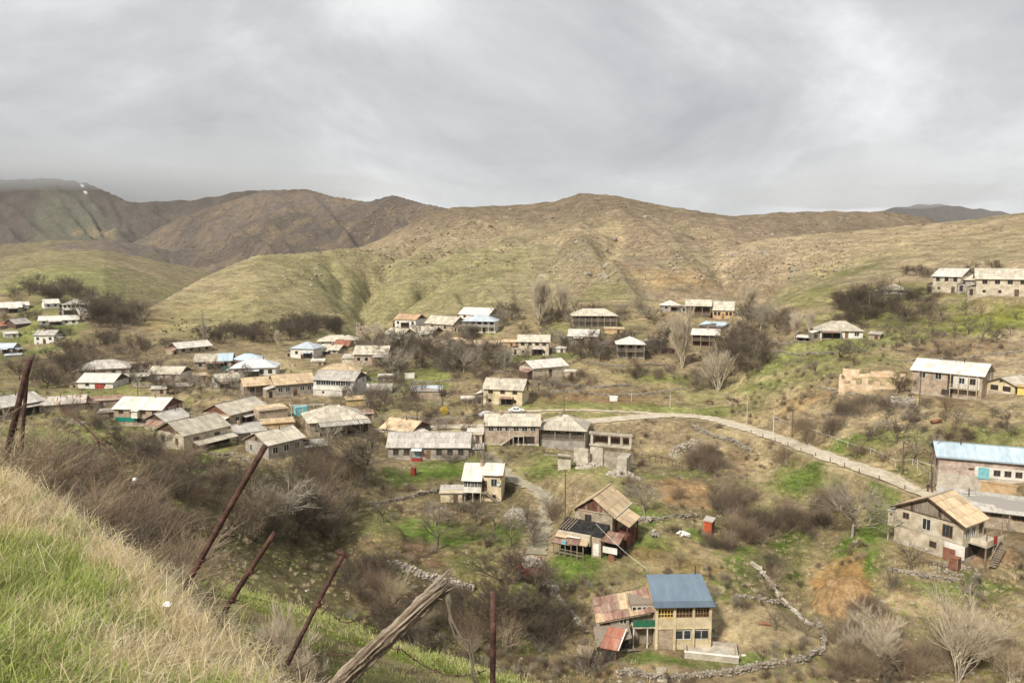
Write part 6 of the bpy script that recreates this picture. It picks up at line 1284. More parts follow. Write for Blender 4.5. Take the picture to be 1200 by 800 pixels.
# yards, lawns and tilled plots are kept clear of brush
PLOTS = [(895,735,62,24),(800,577,42,15),(790,652,64,18),(510,625,62,20),(600,628,34,16),(700,668,50,18),(835,772,50,10),(985,685,38,22),(720,478,120,12),(760,632,34,10),(1100,672,50,14),(1150,650,40,14),(530,552,50,12),(640,545,40,14)]
P_ = clear_of(P_); n = len(P_)
scatter('scrub', sm, P_, rg.uniform(0, 6.283, n), rg.uniform(.35, .95, n), rg.integers(0, 4, n), 'low leafless scrub scattered over the valley slopes', 'scrub')
P_ = np.concatenate([px_scatter(5200, (150, 520, 1200, 800), 4), px_scatter(2600, (0, 430, 1200, 540), 5)]); P_ = P_[np.hypot(P_[:,0], P_[:,1]) > 55]; P_ = clear_of(P_, .2); n = len(P_)
dr = fbm(P_[:,0]/9., P_[:,1]/9., 3, 501)
scatter('valley_tussocks', tus, P_, rg.uniform(0, 6.283, n), rg.uniform(.5, 1.3, n), np.where(dr+rg.normal(0, .12, n) > .5, rg.integers(0, 3, n), rg.integers(3, 6, n)), 'dry and green grass tussocks across the valley slopes', 'grass')
def stone_mesh(seed, mat, fl=.7):
    rs = np.random.default_rng(seed); bm = bmesh.new(); bmesh.ops.create_icosphere(bm, subdivisions=1, radius=.5)
    for v in bm.verts: v.co = v.co*rs.uniform(.72, 1.15); v.co.z *= fl; v.co.x *= 1.25
    me_ = bpy.data.meshes.new('stone'); bm.to_mesh(me_); bm.free(); me_.materials.append(mat); return me_
STN = [stone_mesh(s, M['rock' if s % 3 else 'pale_rock'], .55+.1*(s % 3)) for s in range(6)]
P_ = np.concatenate([px_scatter(1500, (150, 500, 1200, 800), 6), px_scatter(900, (0, 400, 1200, 520), 7)]); P_ = P_[np.hypot(P_[:,0], P_[:,1]) > 60]; f_ = fbm(P_[:,0]/10., P_[:,1]/10., 3, 502); P_ = clear_of(P_[f_ > .46], .0); n = len(P_)
scatter('field_stones', STN, P_, rg.uniform(0, 6.283, n), np.exp(rg.normal(-1.2, .45, n)), rg.integers(0, 6, n), 'loose stones strewn over the valley slopes', 'stones')
P_ = px_scatter(1600, (330, 235, 1000, 335), 8, 400); n = len(P_); f_ = fbm(P_[:,0]/60., P_[:,1]/60., 3, 503); P_ = P_[f_ > .5]; n = len(P_)
scatter('hill_rocks', STN, P_, rg.uniform(0, 6.283, n), np.exp(rg.normal(.55, .5, n)), rg.integers(0, 6, n), 'weathered rocks dotting the bare hill', 'rocks')

M['hillshrub'] = stained('hill_cushion_shrub', (.13,.10,.065), (.22,.175,.11), .4, fine=3); HS = [stone_mesh(40+i, M['hillshrub'], .5) for i in range(4)]
P_ = np.concatenate([px_scatter(5200, (420, 228, 1000, 320), 9, 400), px_scatter(1500, (160, 220, 520, 300), 10, 400), px_scatter(900, (800, 245, 1200, 330), 11, 300)]); f_ = fbm(P_[:,0]/70., P_[:,1]/70., 4, 504); P_ = P_[f_ > .44]; n = len(P_)
scatter('hill_scrub', HS, P_, rg.uniform(0, 6.283, n), np.exp(rg.normal(.45, .45, n))*np.clip(np.hypot(P_[:,0], P_[:,1])/900, .5, 1.8), rg.integers(0, 4, n), 'low cushion scrub dotting the bare hills', 'scrub')
# ------------------------------------------------------------------ walls, ruins
def stone_wall(name, pts, h, th, label, cat='wall', mat='rock', size=.34, ragged=.35, seed=0):
    """dry-stone wall: a core with real stones laid against and on top of it"""
    rs = random.Random(seed+int(pts[0][0])); Pp = [G(a, b, 40) for a, b in pts]; base = Vector(Pp[0]); root = tag(empty(name, base), label, cat)
    core = MB(); V = []; Fq = []; bm = bmesh.new(); bmesh.ops.create_icosphere(bm, subdivisions=1, radius=.5); sv = np.array([v.co[:] for v in bm.verts]); sf = np.array([[v.index for v in f.verts] for f in bm.faces]); bm.free()
    for a, b in zip(Pp[:-1], Pp[1:]):
        a = Vector(a); b = Vector(b); L_ = (b-a).xy.length; d = (b-a).normalized(); nn = Vector((-d.y, d.x, 0)).normalized()
        k = max(1, int(L_/1.5))
        for i in range(k):
            p = a+(b-a)*(i/k); q2 = a+(b-a)*((i+1)/k); p.z = gz(p.x, p.y); q2.z = gz(q2.x, q2.y); hh = h*rs.uniform(1-ragged, 1)
            core.hexa([v-base for v in (p-nn*th*.3-Vector((0,0,1)), p+nn*th*.3-Vector((0,0,1)), q2+nn*th*.3-Vector((0,0,1)), q2-nn*th*.3-Vector((0,0,1)), p-nn*th*.22+Vector((0,0,hh*.82)), p+nn*th*.22+Vector((0,0,hh*.82)), q2+nn*th*.22+Vector((0,0,hh*.82)), q2-nn*th*.22+Vector((0,0,hh*.82)))])
            m = int((q2-p).length*hh/(size*size)*1.9)+3
            for _ in range(m):
                t = rs.random(); c = p+(q2-p)*t+nn*(rs.choice((-1, 1))*th*rs.uniform(.2, .5))+Vector((0,0,rs.uniform(.0, hh)-.05)); s = size*rs.uniform(.5, 1.5)
                j = np.array([rs.uniform(.8, 1.3) for _ in range(12)])[:,None]; az = rs.uniform(0, 3.14); ca, sa = math.cos(az), math.sin(az); w_ = sv*j*s*np.array([1.2, .9, .65]); w_ = np.column_stack([w_[:,0]*ca-w_[:,1]*sa, w_[:,0]*sa+w_[:,1]*ca, w_[:,2]])
                o = len(V)*12; V.append(w_+np.array(c-base)); Fq.append(sf+o)
    core.build('wall_core', M['rock' if mat == 'rock' else mat], root)
    st = link('stones', raw_mesh('stones', np.concatenate(V), np.concatenate(Fq), M[mat]), root); tag(st, kind='stuff'); return root
stone_wall('retaining_wall', [(424,664),(450,668),(490,676),(530,686),(556,692)], 1.7, .5, 'pale dry-stone retaining wall under the lawn terrace', mat='pale_rock', size=.42)
stone_wall('stone_wall', [(722,792),(775,796),(830,792),(890,784),(940,776),(966,764),(964,742),(955,728)], 1.0, .6, 'curved dry-stone wall round the sandy yard', mat='rock')
stone_wall('stone_wall', [(880,662),(900,680),(915,700),(935,722),(952,735)], .8, .6, 'tumbled stone wall running down beside the gully', mat='pale_rock', ragged=.6)
stone_wall('stone_wall', [(640,682),(655,700),(672,722),(690,742)], .7, .6, 'low rubble wall down the slope from the red trailer', mat='pale_rock', ragged=.6)
stone_wall('stone_wall', [(432,592),(470,586),(505,578),(540,570)], .9, .5, 'mossy stone wall below the long low grey house', mat='rock')
stone_wall('stone_wall', [(640,458),(680,460),(720,464),(760,462),(800,455)], .8, .5, 'low field wall across the meadow behind the road', mat='rock', ragged=.6)
stone_wall('stone_wall', [(470,490),(510,492),(560,488),(600,486)], .7, .5, 'low stone wall along the fallow plot', mat='rock', ragged=.5)
stone_wall('stone_wall', [(905,412),(940,416),(980,414),(1020,410)], .6, .5, 'low field wall below the long white cottage', mat='rock', ragged=.6)
stone_wall('stone_wall', [(1060,424),(1110,420),(1160,416),(1200,412)], .6, .5, 'crumbling field wall under the hillside orchard', mat='rock', ragged=.6)
stone_wall('stone_wall', [(1044,476),(1058,477),(1072,477)], 2.3, .5, 'tall stone wall stub beside the brick house', mat='pale_rock', ragged=.1)
stone_wall('stone_wall', [(812,500),(835,512),(862,520),(880,530)], 1.3, .7, 'stone embankment under the road bend', mat='rock', ragged=.4)
stone_wall('stone_wall', [(155,452),(190,454),(225,452),(250,454)], 1.6, .4, 'broken pale wall between the barns and cottages', mat='pale_rock', ragged=.5)
stone_wall('stone_wall', [(600,600),(612,606),(622,622)], 1.1, .6, 'boulder wall at the corner of the bay-fronted house', mat='rock', size=.7)
for pts_, lab_ in [([(620,447),(660,452),(700,455),(740,452)],'terrace wall below the plastered barn with porch'),([(400,440),(440,446),(490,448),(540,446)],'terrace wall along the green plots'),([(560,440),(600,436),(640,432)],'garden wall above the cream two-storey house'),([(690,425),(730,430),(780,428)],'garden wall below the pyramid-roofed house'),([(270,458),(300,474),(330,480)],'yard wall below the sagging tan roof'),([(60,492),(100,498),(140,502)],'field wall below the rust-streaked roof'),([(230,530),(270,534),(300,545)],'rubble wall below the tall plastered barn'),([(960,455),(990,462),(1030,468),(1060,470)],'bank wall below the roofless ochre barn'),([(880,402),(915,404),(945,402)],'low wall by the small dark shed'),([(640,520),(660,530),(690,536)],'rubble wall beside the unfinished concrete shell'),([(700,620),(740,612),(790,606),(820,604)],'low stone edge above the tilled plot'),([(860,700),(900,706),(930,715)],'stone edge above the sandy yard'),([(1040,668),(1080,676),(1120,682)],'stone edge of the garden before the boarded gable house')]: stone_wall('stone_wall', pts_, .9, .5, lab_, mat='rock', ragged=.5)
def block_ruin(name, px, py, wpx, hpx, d, rel, mat, label, seed, openings=4, Y=None):
    """roofless shell with ragged wall tops and window gaps"""
    rs = random.Random(seed); p = Vector(G(px, py, 60)); w = wpx*p.y/F; h = hpx*p.y/F; root = tag(empty(name, p, face_yaw(p, rel)), label, 'ruin')
    n = openings*2+1
    for side, yy in (('front_wall', 0), ('back_wall', d)):
        mb = MB()
        for i in range(n):
            x0, x1 = -w/2+w*i/n, -w/2+w*(i+1)/n; top = h*rs.uniform(.6, 1.0)*(.9 if yy == 0 else 1.1)
            if i % 2 and yy == 0: mb.box(x0, x1, yy, yy+.45, -1.5, h*.35); mb.box(x0, x1, yy, yy+.45, h*.78, max(top, h*.8)) if rs.random() < .5 else None
            else: mb.box(x0, x1, yy, yy+.45, -1.5, top)
        mb.build(side, M[mat], root)
    for x in (-w/2, w/2-.45):
        mb = MB(); k = 3
        for i in range(k): mb.box(x, x+.45, .46+(d-.5)*i/k, .46+(d-.5)*(i+1)/k, -1.5, h*rs.uniform(.5, 1.0))
        mb.build('side_wall', M[mat], root)
    return root
M['paleochre'] = stained('pale_ochre_plaster', (.50,.36,.23), (.68,.55,.39), .8, (.74,.64,.5))
block_ruin('ruined_barn', 1020, 458, 70, 19, 7, -4, 'paleochre', 'roofless pale ochre barn shell on the grassy slope', 4, 5)
block_ruin('ruined_house', 434, 391, 33, 11, 7, 0, 'stone', 'roofless stone house shell at the foot of the main hill', 5, 3)
# unfinished concrete shell below the gallery house
p = Vector(G(693, 549, 60)); root = tag(empty('concrete_ruin', p, face_yaw(p, -14)), 'unfinished concrete shell with open frame beam above rubble wall', 'ruin')
k = p.y/F
def cbox(nm, x0, x1, y0, y1, z0, z1, m='concrete'):
    b = MB(); b.box(x0*k, x1*k, y0, y1, z0*k, z1*k); return b.build(nm, M[m], root)
cbox('wall', -42, -26, .0, .4, -10, 14); cbox('wall', -26, -8, 2.4, 2.8, -10, 20); cbox('wall', -8, 8, 4.2, 4.6, -10, 22); cbox('infill', 8.2, 30, 4.6, 4.9, -10, 16, 'rock'); cbox('wall', 30, 42, .6, 5.2, -10, 15)
cbox('slab', -9, 43, 4.0, 5.4, 22.1, 24); cbox('low_wall', 2, 28, -2.4, -2.1, -14, -1); cbox('low_wall', 28.2, 40, -2.4, .5, -16, -2)
for x in (-8, 14, 29, 40): cbox('pillar', x, x+3, 4.4, 4.9, 24.1, 36)
cbox('beam', -10, 44, 4.3, 5.0, 36.1, 39)
cbox('shade_backing', -5, 39, 6.3, 6.45, 24.2, 35, 'darkwood'); cbox('plank', -60, -20, -.6, -.3, 12, 13.5, 'greywood')  # backing coloured dark to paint shade into the frame's openings

# ------------------------------------------------------------------ small buildings, yard things
def privy(px, py, wpx, hpx, label, body, roof, rel=-20, name='privy'):
    p = Vector(G(px, py, 40)); k = p.y/F; w, h = wpx*k, hpx*k; root = tag(empty(name, p, face_yaw(p, rel)), label, 'privy')
    b = MB(); b.box(-w/2, w/2, 0, w, -.6, h*.9); b.build('wall', M[body], root); b = MB(); b.slab([(-w*.62,-w*.12,h*.88),(w*.62,-w*.12,h*.88),(w*.62,w*1.12,h*1.02),(-w*.62,w*1.12,h*1.02)], .06); b.build('roof', M[roof], root)
    b = MB(); b.box(w/2+.003, w/2+.03, w*.15, w*.8, .1, h*.75); b.build('door', M['darkwood'], root)
    for i in range(4):
        b = MB(); b.box(-w/2+w*i/4+.01, -w/2+w*(i+1)/4-.01, -.03, -.003, .05, h*.84); b.build('board', M[body], root)
privy(829, 626, 10, 19, 'orange-red plank privy with pale roof beside the gully', 'orangered', 'r_pale'); privy(484, 557, 5, 11, 'tiny dark red privy behind the bay-fronted house', 'redpaint', 'r_rust'); privy(683, 787, 17, 24, 'grey plank privy with patched roof among bushes', 'greywood', 'r_tan', -12)
# red-roofed hut near the steps
p = Vector(G(714, 776, 40)); k = p.y/F; root = tag(empty('hut', p, face_yaw(p, -20)), 'small hut with sloping red roof by the stone steps', 'hut')
b = MB(); b.box(-.9, .9, 0, 2.2, -1, 1.9); b.build('wall', M['darkwood'], root); b = MB(); roof_plane(b, [(-1.2,-.3,1.8),(1.2,-.3,2.0),(1.3,2.5,3.6),(-1.1,2.5,3.4)], (1,0,0)); b.build('roof', M['r_red'], root); b = MB(); b.bar((1.25,-.3,2.05), (1.35,2.5,3.65), .14, .06); b.build('edge_board', M['white'], root); b = MB(); b.box(-.6, .6, -.03, -.003, 0, 1.6); b.build('opening', M['void'], root)
# red trailer full of rubble
p = Vector(G(625, 677, 40)); root = tag(empty('trailer', p, face_yaw(p, 8)), 'faded red steel trailer heaped with rubble at the end of the lane', 'trailer')
for nm, a in (('front_panel', (-1.85,1.85,0,.08,.1,1.55)), ('back_panel', (-1.85,1.85,4.0,4.08,.1,1.7)), ('side_panel', (-1.85,-1.77,.09,3.99,.1,1.6)), ('side_panel', (1.77,1.85,.09,3.99,.1,1.6)), ('bed', (-1.77,1.77,.09,3.99,.0,.12))): b = MB(); b.box(*a); b.build(nm, M['redpaint'], root)
b = MB(); 
for x in np.linspace(-1.7, 1.7, 6): b.box(x-.05, x+.05, -.06, -.003, .1, 1.5)
b.build('rib', M['redpaint'], root)
bm = bmesh.new(); rs = random.Random(6)
for i in range(150):
    t = bmesh.ops.create_icosphere(bm, subdivisions=1, radius=rs.uniform(.12, .34)); c = Vector((rs.uniform(-1.5, 1.5), rs.uniform(.4, 3.7), 0)); c.z = 1.2+1.0*math.cos(c.x*.8)*math.cos((c.y-2)*.6)+rs.uniform(-.2, .2)
    for v in t['verts']: v.co = v.co*rs.uniform(.7, 1.2)+c
me_ = bpy.data.meshes.new('rubble_load'); bm.to_mesh(me_); bm.free(); me_.materials.append(M['pale_rock']); o = link('rubble_load', me_, root); tag(o, 'heaped pale rubble', kind='stuff')
def heap(px, py, wpx, hpx, dep, mat, label, n=160, name='rubble_heap', cat='rubble', s0=.15, s1=.45):
    p = Vector(G(px, py, 40)); k = p.y/F; W, Hh = wpx*k/2, hpx*k; bm = bmesh.new(); rs = random.Random(int(px))
    for i in range(n):
        a, q_ = rs.uniform(0, 6.283), math.sqrt(rs.random()); x, y = W*q_*math.cos(a), dep*q_*math.sin(a); zg = gz(p.x+x, p.y+y)-p.z
        t = bmesh.ops.create_icosphere(bm, subdivisions=1, radius=rs.uniform(s0, s1)); c = Vector((x, y, zg+Hh*(1-q_**1.5)*rs.uniform(.6, 1)))
        for v in t['verts']: v.co = v.co*rs.uniform(.7, 1.2)+c
    me_ = bpy.data.meshes.new(name); bm.to_mesh(me_); bm.free(); me_.materials.append(M[mat]); o = link(name, me_, None, p); tag(o, label, cat, None, 'stuff')
heap(648, 690, 12, 5, 1.0, 'pale_rock', 'pale scrap heap in front of the red trailer', 90); heap(806, 525, 44, 5, 3.5, 'pale_rock', 'rubbish and pale stones dumped below the road', 220, s0=.1, s1=.3); heap(826, 742, 30, 3, 1.2, 'pale_rock', 'broken concrete behind the stone basin', 60, s0=.1, s1=.28); heap(690, 546, 30, 4, 2, 'pale_rock', 'rubble spilled under the concrete shell', 120); heap(730, 556, 40, 4, 2, 'pale_rock', 'pale boulders right of the concrete shell', 70, s0=.3, s1=.7); heap(605, 604, 26, 6, 2, 'rock', 'boulders beside the bay-fronted house', 60, s0=.3, s1=.8); heap(1120, 668, 60, 2, 2, 'rock', 'loose stones in the yard of the boarded gable house', 110, s0=.1, s1=.3); heap(700, 772, 24, 3, 2, 'pale_rock', 'pale stones beside the red-roofed hut', 50, s0=.1, s1=.3)
# earth mound
p = Vector(G(985, 700, 60)); bm = bmesh.new(); bmesh.ops.create_grid(bm, x_segments=60, y_segments=60, size=1)
for v in bm.verts:
    x, y = v.co.x*3.9, v.co.y*4.4; q_ = math.hypot(v.co.x, v.co.y); hgt = 2.8*max(0, 1-q_**1.7)**.8; v.co = (x, y, gz(p.x+x, p.y+y)-p.z+hgt-.25+1.5*float(fbm(np.array([x*1.1]), np.array([y*1.1]), 5, 12, .6)[0]-.5))
me_ = bpy.data.meshes.new('dirt_mound'); bm.to_mesh(me_); bm.free(); me_.polygons.foreach_set('use_smooth', [True]*len(me_.polygons)); M['dirt'] = stained('orange_dirt', (.25,.15,.07), (.38,.26,.13), .9, (.46,.34,.2), fine=4, bump=.8); me_.materials.append(M['dirt']); tag(link('dirt_mound', me_, None, p), 'orange-brown earth mound on the gully bank', 'mound')
# concrete basin, kerb, steps
p = SP['basin']+Vector((0, 0, .25)); root = tag(empty('basin', p, face_yaw(p, 4)), 'open rectangular concrete basin in front of the latticed loggia house', 'basin')
w_, d_, h_ = 6.6, 3.6, .55
for nm, a in (('wall', (-w_/2,w_/2,0,.25,-1,h_)), ('wall', (-w_/2,w_/2,d_-.25,d_,-1,h_)), ('wall', (-w_/2,-w_/2+.25,.252,d_-.252,-1,h_)), ('wall', (w_/2-.25,w_/2,.252,d_-.252,-1,h_)), ('bottom', (-w_/2+.252,w_/2-.252,.252,d_-.252,-.6,.1))): b = MB(); b.box(*a); b.build(nm, M['concrete'], root)
b = MB(); b.box(-w_/2-.06, w_/2+.06, -.06, .3, h_+.002, h_+.1); b.build('coping', M['white'], root)
p = Vector(G(776, 799, 30)); root = tag(empty('stone_steps', p, face_yaw(p, 3)), 'narrow flight of concrete steps climbing to the latticed loggia house', 'steps')
for i in range(7): b = MB(); y = i*.42; b.box(-.6, .6, y, y+.44, -.8+gz(p.x, p.y+y)-p.z, .1+gz(p.x, p.y+y)-p.z+.1); b.build('step', M['concrete'], root)
for i in range(10):
    p = Vector(G(812+i*6.6, 770-i*.25, 40)); b = MB(); b.box(-.26, .26, -.12, .12, -.1, .12); tag(b.build('kerb_stone', M['white'], None, loc=p), 'whitewashed kerb stone in the row before the basin', 'stone', 'kerb stones before the basin')
for px, py, w_, l_ in ((757,612,1.1,'white and black plastic drum heap on the lawn'),(767,628,1.0,'tarpaulin-covered frame on the lawn'),(800,628,.8,'pale plastic sheet left on the grass')):
    p = Vector(G(px, py, 40)); bm = bmesh.new(); rs = random.Random(px)
    for i in range(9):
        t = bmesh.ops.create_cube(bm, size=rs.uniform(.3, .8)); c = Vector((rs.uniform(-w_, w_), rs.uniform(-.5, .5), rs.uniform(.1, .9)))
        for v in t['verts']: v.co = Matrix.Rotation(rs.uniform(0, 3), 3, Vector((rs.random(), rs.random(), 1)).normalized())@v.co*rs.uniform(.8, 1.1)+c
    me_ = bpy.data.meshes.new('scrap_pile'); bm.to_mesh(me_); bm.free(); me_.materials.append(M['greywall' if px != 800 else 'white']); tag(link('scrap_pile', me_, None, p), l_, 'scrap')
def logbeam(px, py, lpx, az, r, label, mat='greywood'):
    p = Vector(G(px, py, 40)); L_ = lpx*p.y/F; b = MB(); d = Vector((math.cos(R(az)), math.sin(R(az)), 0))*L_/2; b.tube([-d+Vector((0,0,gz(p.x-d.x, p.y-d.y)-p.z+r)), Vector((0,0,r*1.2)), d+Vector((0,0,gz(p.x+d.x, p.y+d.y)-p.z+r))], [r, r*.95, r*.8], 8); tag(b.build('log', M[mat], None, loc=p), label, 'log')
logbeam(896, 732, 14, -10, .22, 'rust-brown log lying in the sandy yard', 'rust'); logbeam(876, 686, 18, 20, .15, 'pale beam lying on the bank above the sandy yard', 'palewood'); logbeam(1072, 494, 12, 0, .5, 'dark trough in the field below the brick house', 'darkwood'); logbeam(1097, 496, 12, 0, .4, 'brown trough beside the dark one in the field', 'rust')
# turquoise tank, beehive-like white box, yellow hay
def crate(px, py, wpx, hpx, mat, name, cat, label, d=1.2, rel=0):
    p = Vector(G(px, py, 40)); k = p.y/F; w, h = wpx*k, hpx*k; root = tag(empty(name, p, face_yaw(p, rel)), label, cat); b = MB(); b.box(-w/2, w/2, 0, d, -.2, h); b.build('body', M[mat], root); b = MB(); b.box(-w/2-.05, w/2+.05, -.05, d+.05, h+.002, h+.08); b.build('lid', M[mat], root)
    b = MB(); b.box(-w/2, -w/2+.1, -.04, -.003, -.2, h); b.box(w/2-.1, w/2, -.04, -.003, -.2, h); b.build('edge_strip', M['greywood'], root)
crate(354, 487, 14, 10, 'turq', 'water_tank', 'tank', 'turquoise water tank beside the brick box shed', 2.2, 15); crate(719, 470, 10, 5, 'white', 'box', 'box', 'pale wooden box on the meadow behind the road', 1.4); crate(264, 436, 8, 6, 'teal', 'gate_panel', 'gate', 'bright green sheet gate beside the white villa', .15); crate(480, 443, 12, 5, 'white', 'hutch', 'hutch', 'small white hutch with dark openings on the green plot', 1.5)
crate(1156, 590, 32, 8, 'rust', 'sheet_fence', 'fence', 'rust-red sheet fence behind the boarded gable house', .12, -8); crate(1160, 579, 54, 14, 'ochre', 'mud_wall', 'wall', 'thick ochre mud wall in front of the blue-roofed barn', 1.0, -6); crate(1134, 562, 8, 12, 'redwood', 'hut', 'hut', 'narrow rust-brown plank hut at the ochre wall', 1.2, 0); crate(1116, 668, 11, 15, 'rust', 'barrel', 'barrel', 'big rusty tank at the corner of the boarded gable house', 1.2, -20)
# pergola frame
p = Vector(G(361, 490, 60)); k = p.y/F; root = tag(empty('pergola', p, face_yaw(p, 5)), 'thin metal pergola frame over the turquoise tank', 'pergola')
for x in (-19, -6, 7, 18): b = MB(); b.bar((x*k,0,-.3), (x*k,0,17*k), .12); b.build('post', M['metalwhite'], root)
b = MB(); b.bar((-20*k,0,17*k), (19*k,0,16*k), .14); b.bar((-20*k,0,17*k-.1), (-20*k,3,17*k-.1), .12); b.build('rail', M['metalwhite'], root)

# ------------------------------------------------------------------ poles, wires, fences
TOPS = {}
def pole(px, py, hpx, label, key=None, mat='post', arm=True, r=.12, name='utility_pole'):
    p = Vector(G(px, py, 60)); h = hpx*p.y/F; root = tag(empty(name, p, random.uniform(-.4, .4)), label, 'pole'); b = MB(); b.tube([(0,0,-.6), (.02,0,h*.5), (.0,.03,h)], [r*1.15, r, r*.8], 8); b.build('shaft', M[mat], root)
    if arm:
        b = MB(); b.bar((-.7,0,h-.4), (.7,0,h-.4), .1); b.build('crossarm', M[mat], root)
        for x in (-.6, 0, .6): b = MB(); b.tube([(x,0,h-.36), (x,0,h-.16)], .05, 6); b.build('insulator', M['white'], root)
    if key: TOPS[key] = p+Vector((0,0,h-.2))
for a in [(1077,477,44,'tall dark utility pole beside the brick house','a'),(1057,556,41,'slim utility pole above the road beside the garden fence','b'),(1090,572,34,'leaning utility pole by the people on the road','c'),(1141,580,44,'stout utility pole in front of the blue-roofed barn','d'),(1134,600,30,'dark pole rising behind the boarded gable house','e'),(568,540,48,'slim utility pole left of the long brick house','f'),(662,612,66,'tall thin pole in front of the red-brown boarded gable','g'),(489,508,34,'utility pole behind the yellowish-roofed barn','h'),(565,478,34,'dark pole beside the cream two-storey house','i'),(661,484,20,'short dark pole behind the pyramid roof','j'),(162,472,24,'short pole beside the broken pale wall','k'),(928,512,32,'dark utility pole at the road bend','l'),(1018,370,30,'thin pole on the slope above the white cottage','m')]: pole(*a)
pole(906, 512, 34, 'white pipe pole at the road bend', None, 'metalwhite', False, .08); pole(875, 496, 28, 'thin white pipe pole on the meadow by the road', None, 'metalwhite', False, .06); pole(785, 478, 20, 'thin white goal-like pole on the meadow', None, 'metalwhite', False, .06); pole(740, 470, 10, 'short white stake on the meadow', None, 'metalwhite', False, .06)
def wire(a, b, label, sg=.03, r=.018):
    mb = MB(); n = 14; L_ = (b-a).length; mb.tube([(a+(b-a)*(i/n)-Vector((0,0,sg*L_*4*(i/n)*(1-i/n))))-a for i in range(n+1)], r, 4); tag(mb.build('overhead_wire', M['metalwhite' if 'pale' in label else 'post'], None, loc=a), label, 'wire')
wire(TOPS['b'], TOPS['c'], 'overhead wire between the slim and leaning roadside poles'); wire(TOPS['c'], TOPS['d'], 'overhead wire from the leaning pole to the blue-roofed barn pole'); wire(TOPS['l'], TOPS['b'], 'overhead wire along the road above the garden fence'); wire(TOPS['f'], TOPS['i'], 'overhead wire from the brick house to the cream house')
bt = SP['blue']+Vector((-1.2, 6, 8.2)); gt_ = SP['gable']+Vector((1.0, -1.0, 5.0)); wire(gt_, bt, 'pale cable strung from the gabled house to the steel-blue roof', .02, .03)
def fence(pts, step, h, label, mat='greywood', rails=2, r=.05, cat='fence', name='fence'):
    P0 = np.array([G(a, b, 60) for a, b in pts]); root = tag(empty(name, P0[0]), label, cat); base = Vector(P0[0]); seg = np.r_[0, np.cumsum(np.hypot(*np.diff(P0[:,:2], axis=0).T))]; n = max(2, int(seg[-1]/step)); q_ = []
    for i in range(n+1):
        s = seg[-1]*i/n; x, y = np.interp(s, seg, P0[:,0]), np.interp(s, seg, P0[:,1]); v = Vector((x, y, gz(x, y))); q_.append(v); b = MB(); t = Vector((random.gauss(0, .06), random.gauss(0, .06), h*random.uniform(.9, 1.1))); b.tube([v-base-Vector((0,0,.3)), v-base+t], r, 5); b.build('post', M[mat], root)
    for k in range(rails): 
        z = h*(.9-.45*k)
        for a, b_ in zip(q_[:-1], q_[1:]): b = MB(); b.bar(a-base+Vector((0,0,z)), b_-base+Vector((0,0,z)), r*1.2); b.build('rail', M[mat], root)
fence([(905,492),(960,512),(1000,527),(1050,545),(1090,560)], 3.2, 1.2, 'pale pipe fence along the upper side of the road', 'metalwhite', 1, .045)
fence([(880,508),(920,522),(970,540),(1020,560),(1060,574)], 4.5, .9, 'short dark roadside posts along the embankment', 'post', 0, .09)
fence([(930,498),(980,500),(1030,502),(1060,506)], 4, 1.4, 'wooden rail fence round the rough garden', 'greywood', 2, .05)
fence([(735,538),(760,540),(785,545),(800,552)], 1.6, 1.5, 'dark picket fence right of the concrete shell', 'darkwood', 1, .06)
fence([(1040,672),(1060,668),(1090,664),(1110,668)], .6, .9, 'low dark picket fence before the boarded gable house', 'darkwood', 1, .04)
fence([(1075,552),(1090,556),(1110,562)], 2.2, 2.2, 'white metal gate frame on the upper side of the road', 'metalwhite', 1, .05)
fence([(1150,640),(1175,645),(1200,650)], 2.2, 1.3, 'rickety fence posts in the byre yard', 'greywood', 1, .07)
# parapet posts on the bend (small milestone)
# ------------------------------------------------------------------ car, people, animals
p = Vector(G(605, 483, 60)); root = tag(empty('parked_car', p, face_yaw(p, 6)), 'white old sedan parked below the cream two-storey house', 'car')
prof = [(-2.1,.35),(-2.1,.8),(-1.45,.92),(-.95,1.38),(.55,1.4),(1.15,.95),(2.05,.82),(2.1,.35)]
b = MB(); n = len(prof)
for s in (0, 1):
    y = .8 if s else -.8; tq = .14
    pts = [(x, y*(1 if z < 1 else .82), z) for x, z in prof]; b.face(pts if not s else pts[::-1])
for i in range(n):
    (x0, z0), (x1, z1) = prof[i], prof[(i+1) % n]; f0 = 1 if z0 < 1 else .82; f1 = 1 if z1 < 1 else .82; b.face([(x0,-.8*f0,z0),(x0,.8*f0,z0),(x1,.8*f1,z1),(x1,-.8*f1,z1)])
M['carwhite'] = stained('car_white', (.7,.7,.69), (.78,.78,.77), 1, rough=.3, bump=0, spec=.5, fine=2); b.build('body', M['carwhite'], root)
for x0, x1 in ((-.85,-.15),(-.05,.65)): b = MB(); b.face([(x0,-.80,.96),(x1,-.80,.96),(x1-.1,-.69,1.3),(x0+.15 if x0 < -.5 else x0,-.69,1.3)]); b.build('side_window', M['glass'], root)
for x in (-1.3, 1.35):
    for y in (-.72, .72): b = MB(); b.tube([(x,y-.1,.3), (x,y+.1,.3)], .31, 12); wh_ = b.build('wheel', M['tar'], root); b = MB(); b.tube([(x,y-.105,.3), (x,y+.105,.3)], .16, 10); b.build('rim', M['metalwhite'], wh_)
p2 = Vector(G(571, 488, 60)); o = empty('parked_car', p2, face_yaw(p2, 20)); tag(o, 'white car half hidden behind the brick house roof', 'car')
for c in list(root.children):
    q_ = c.copy(); COL.objects.link(q_); q_.parent = o
    for g2 in list(c.children): q3 = g2.copy(); COL.objects.link(q3); q3.parent = q_
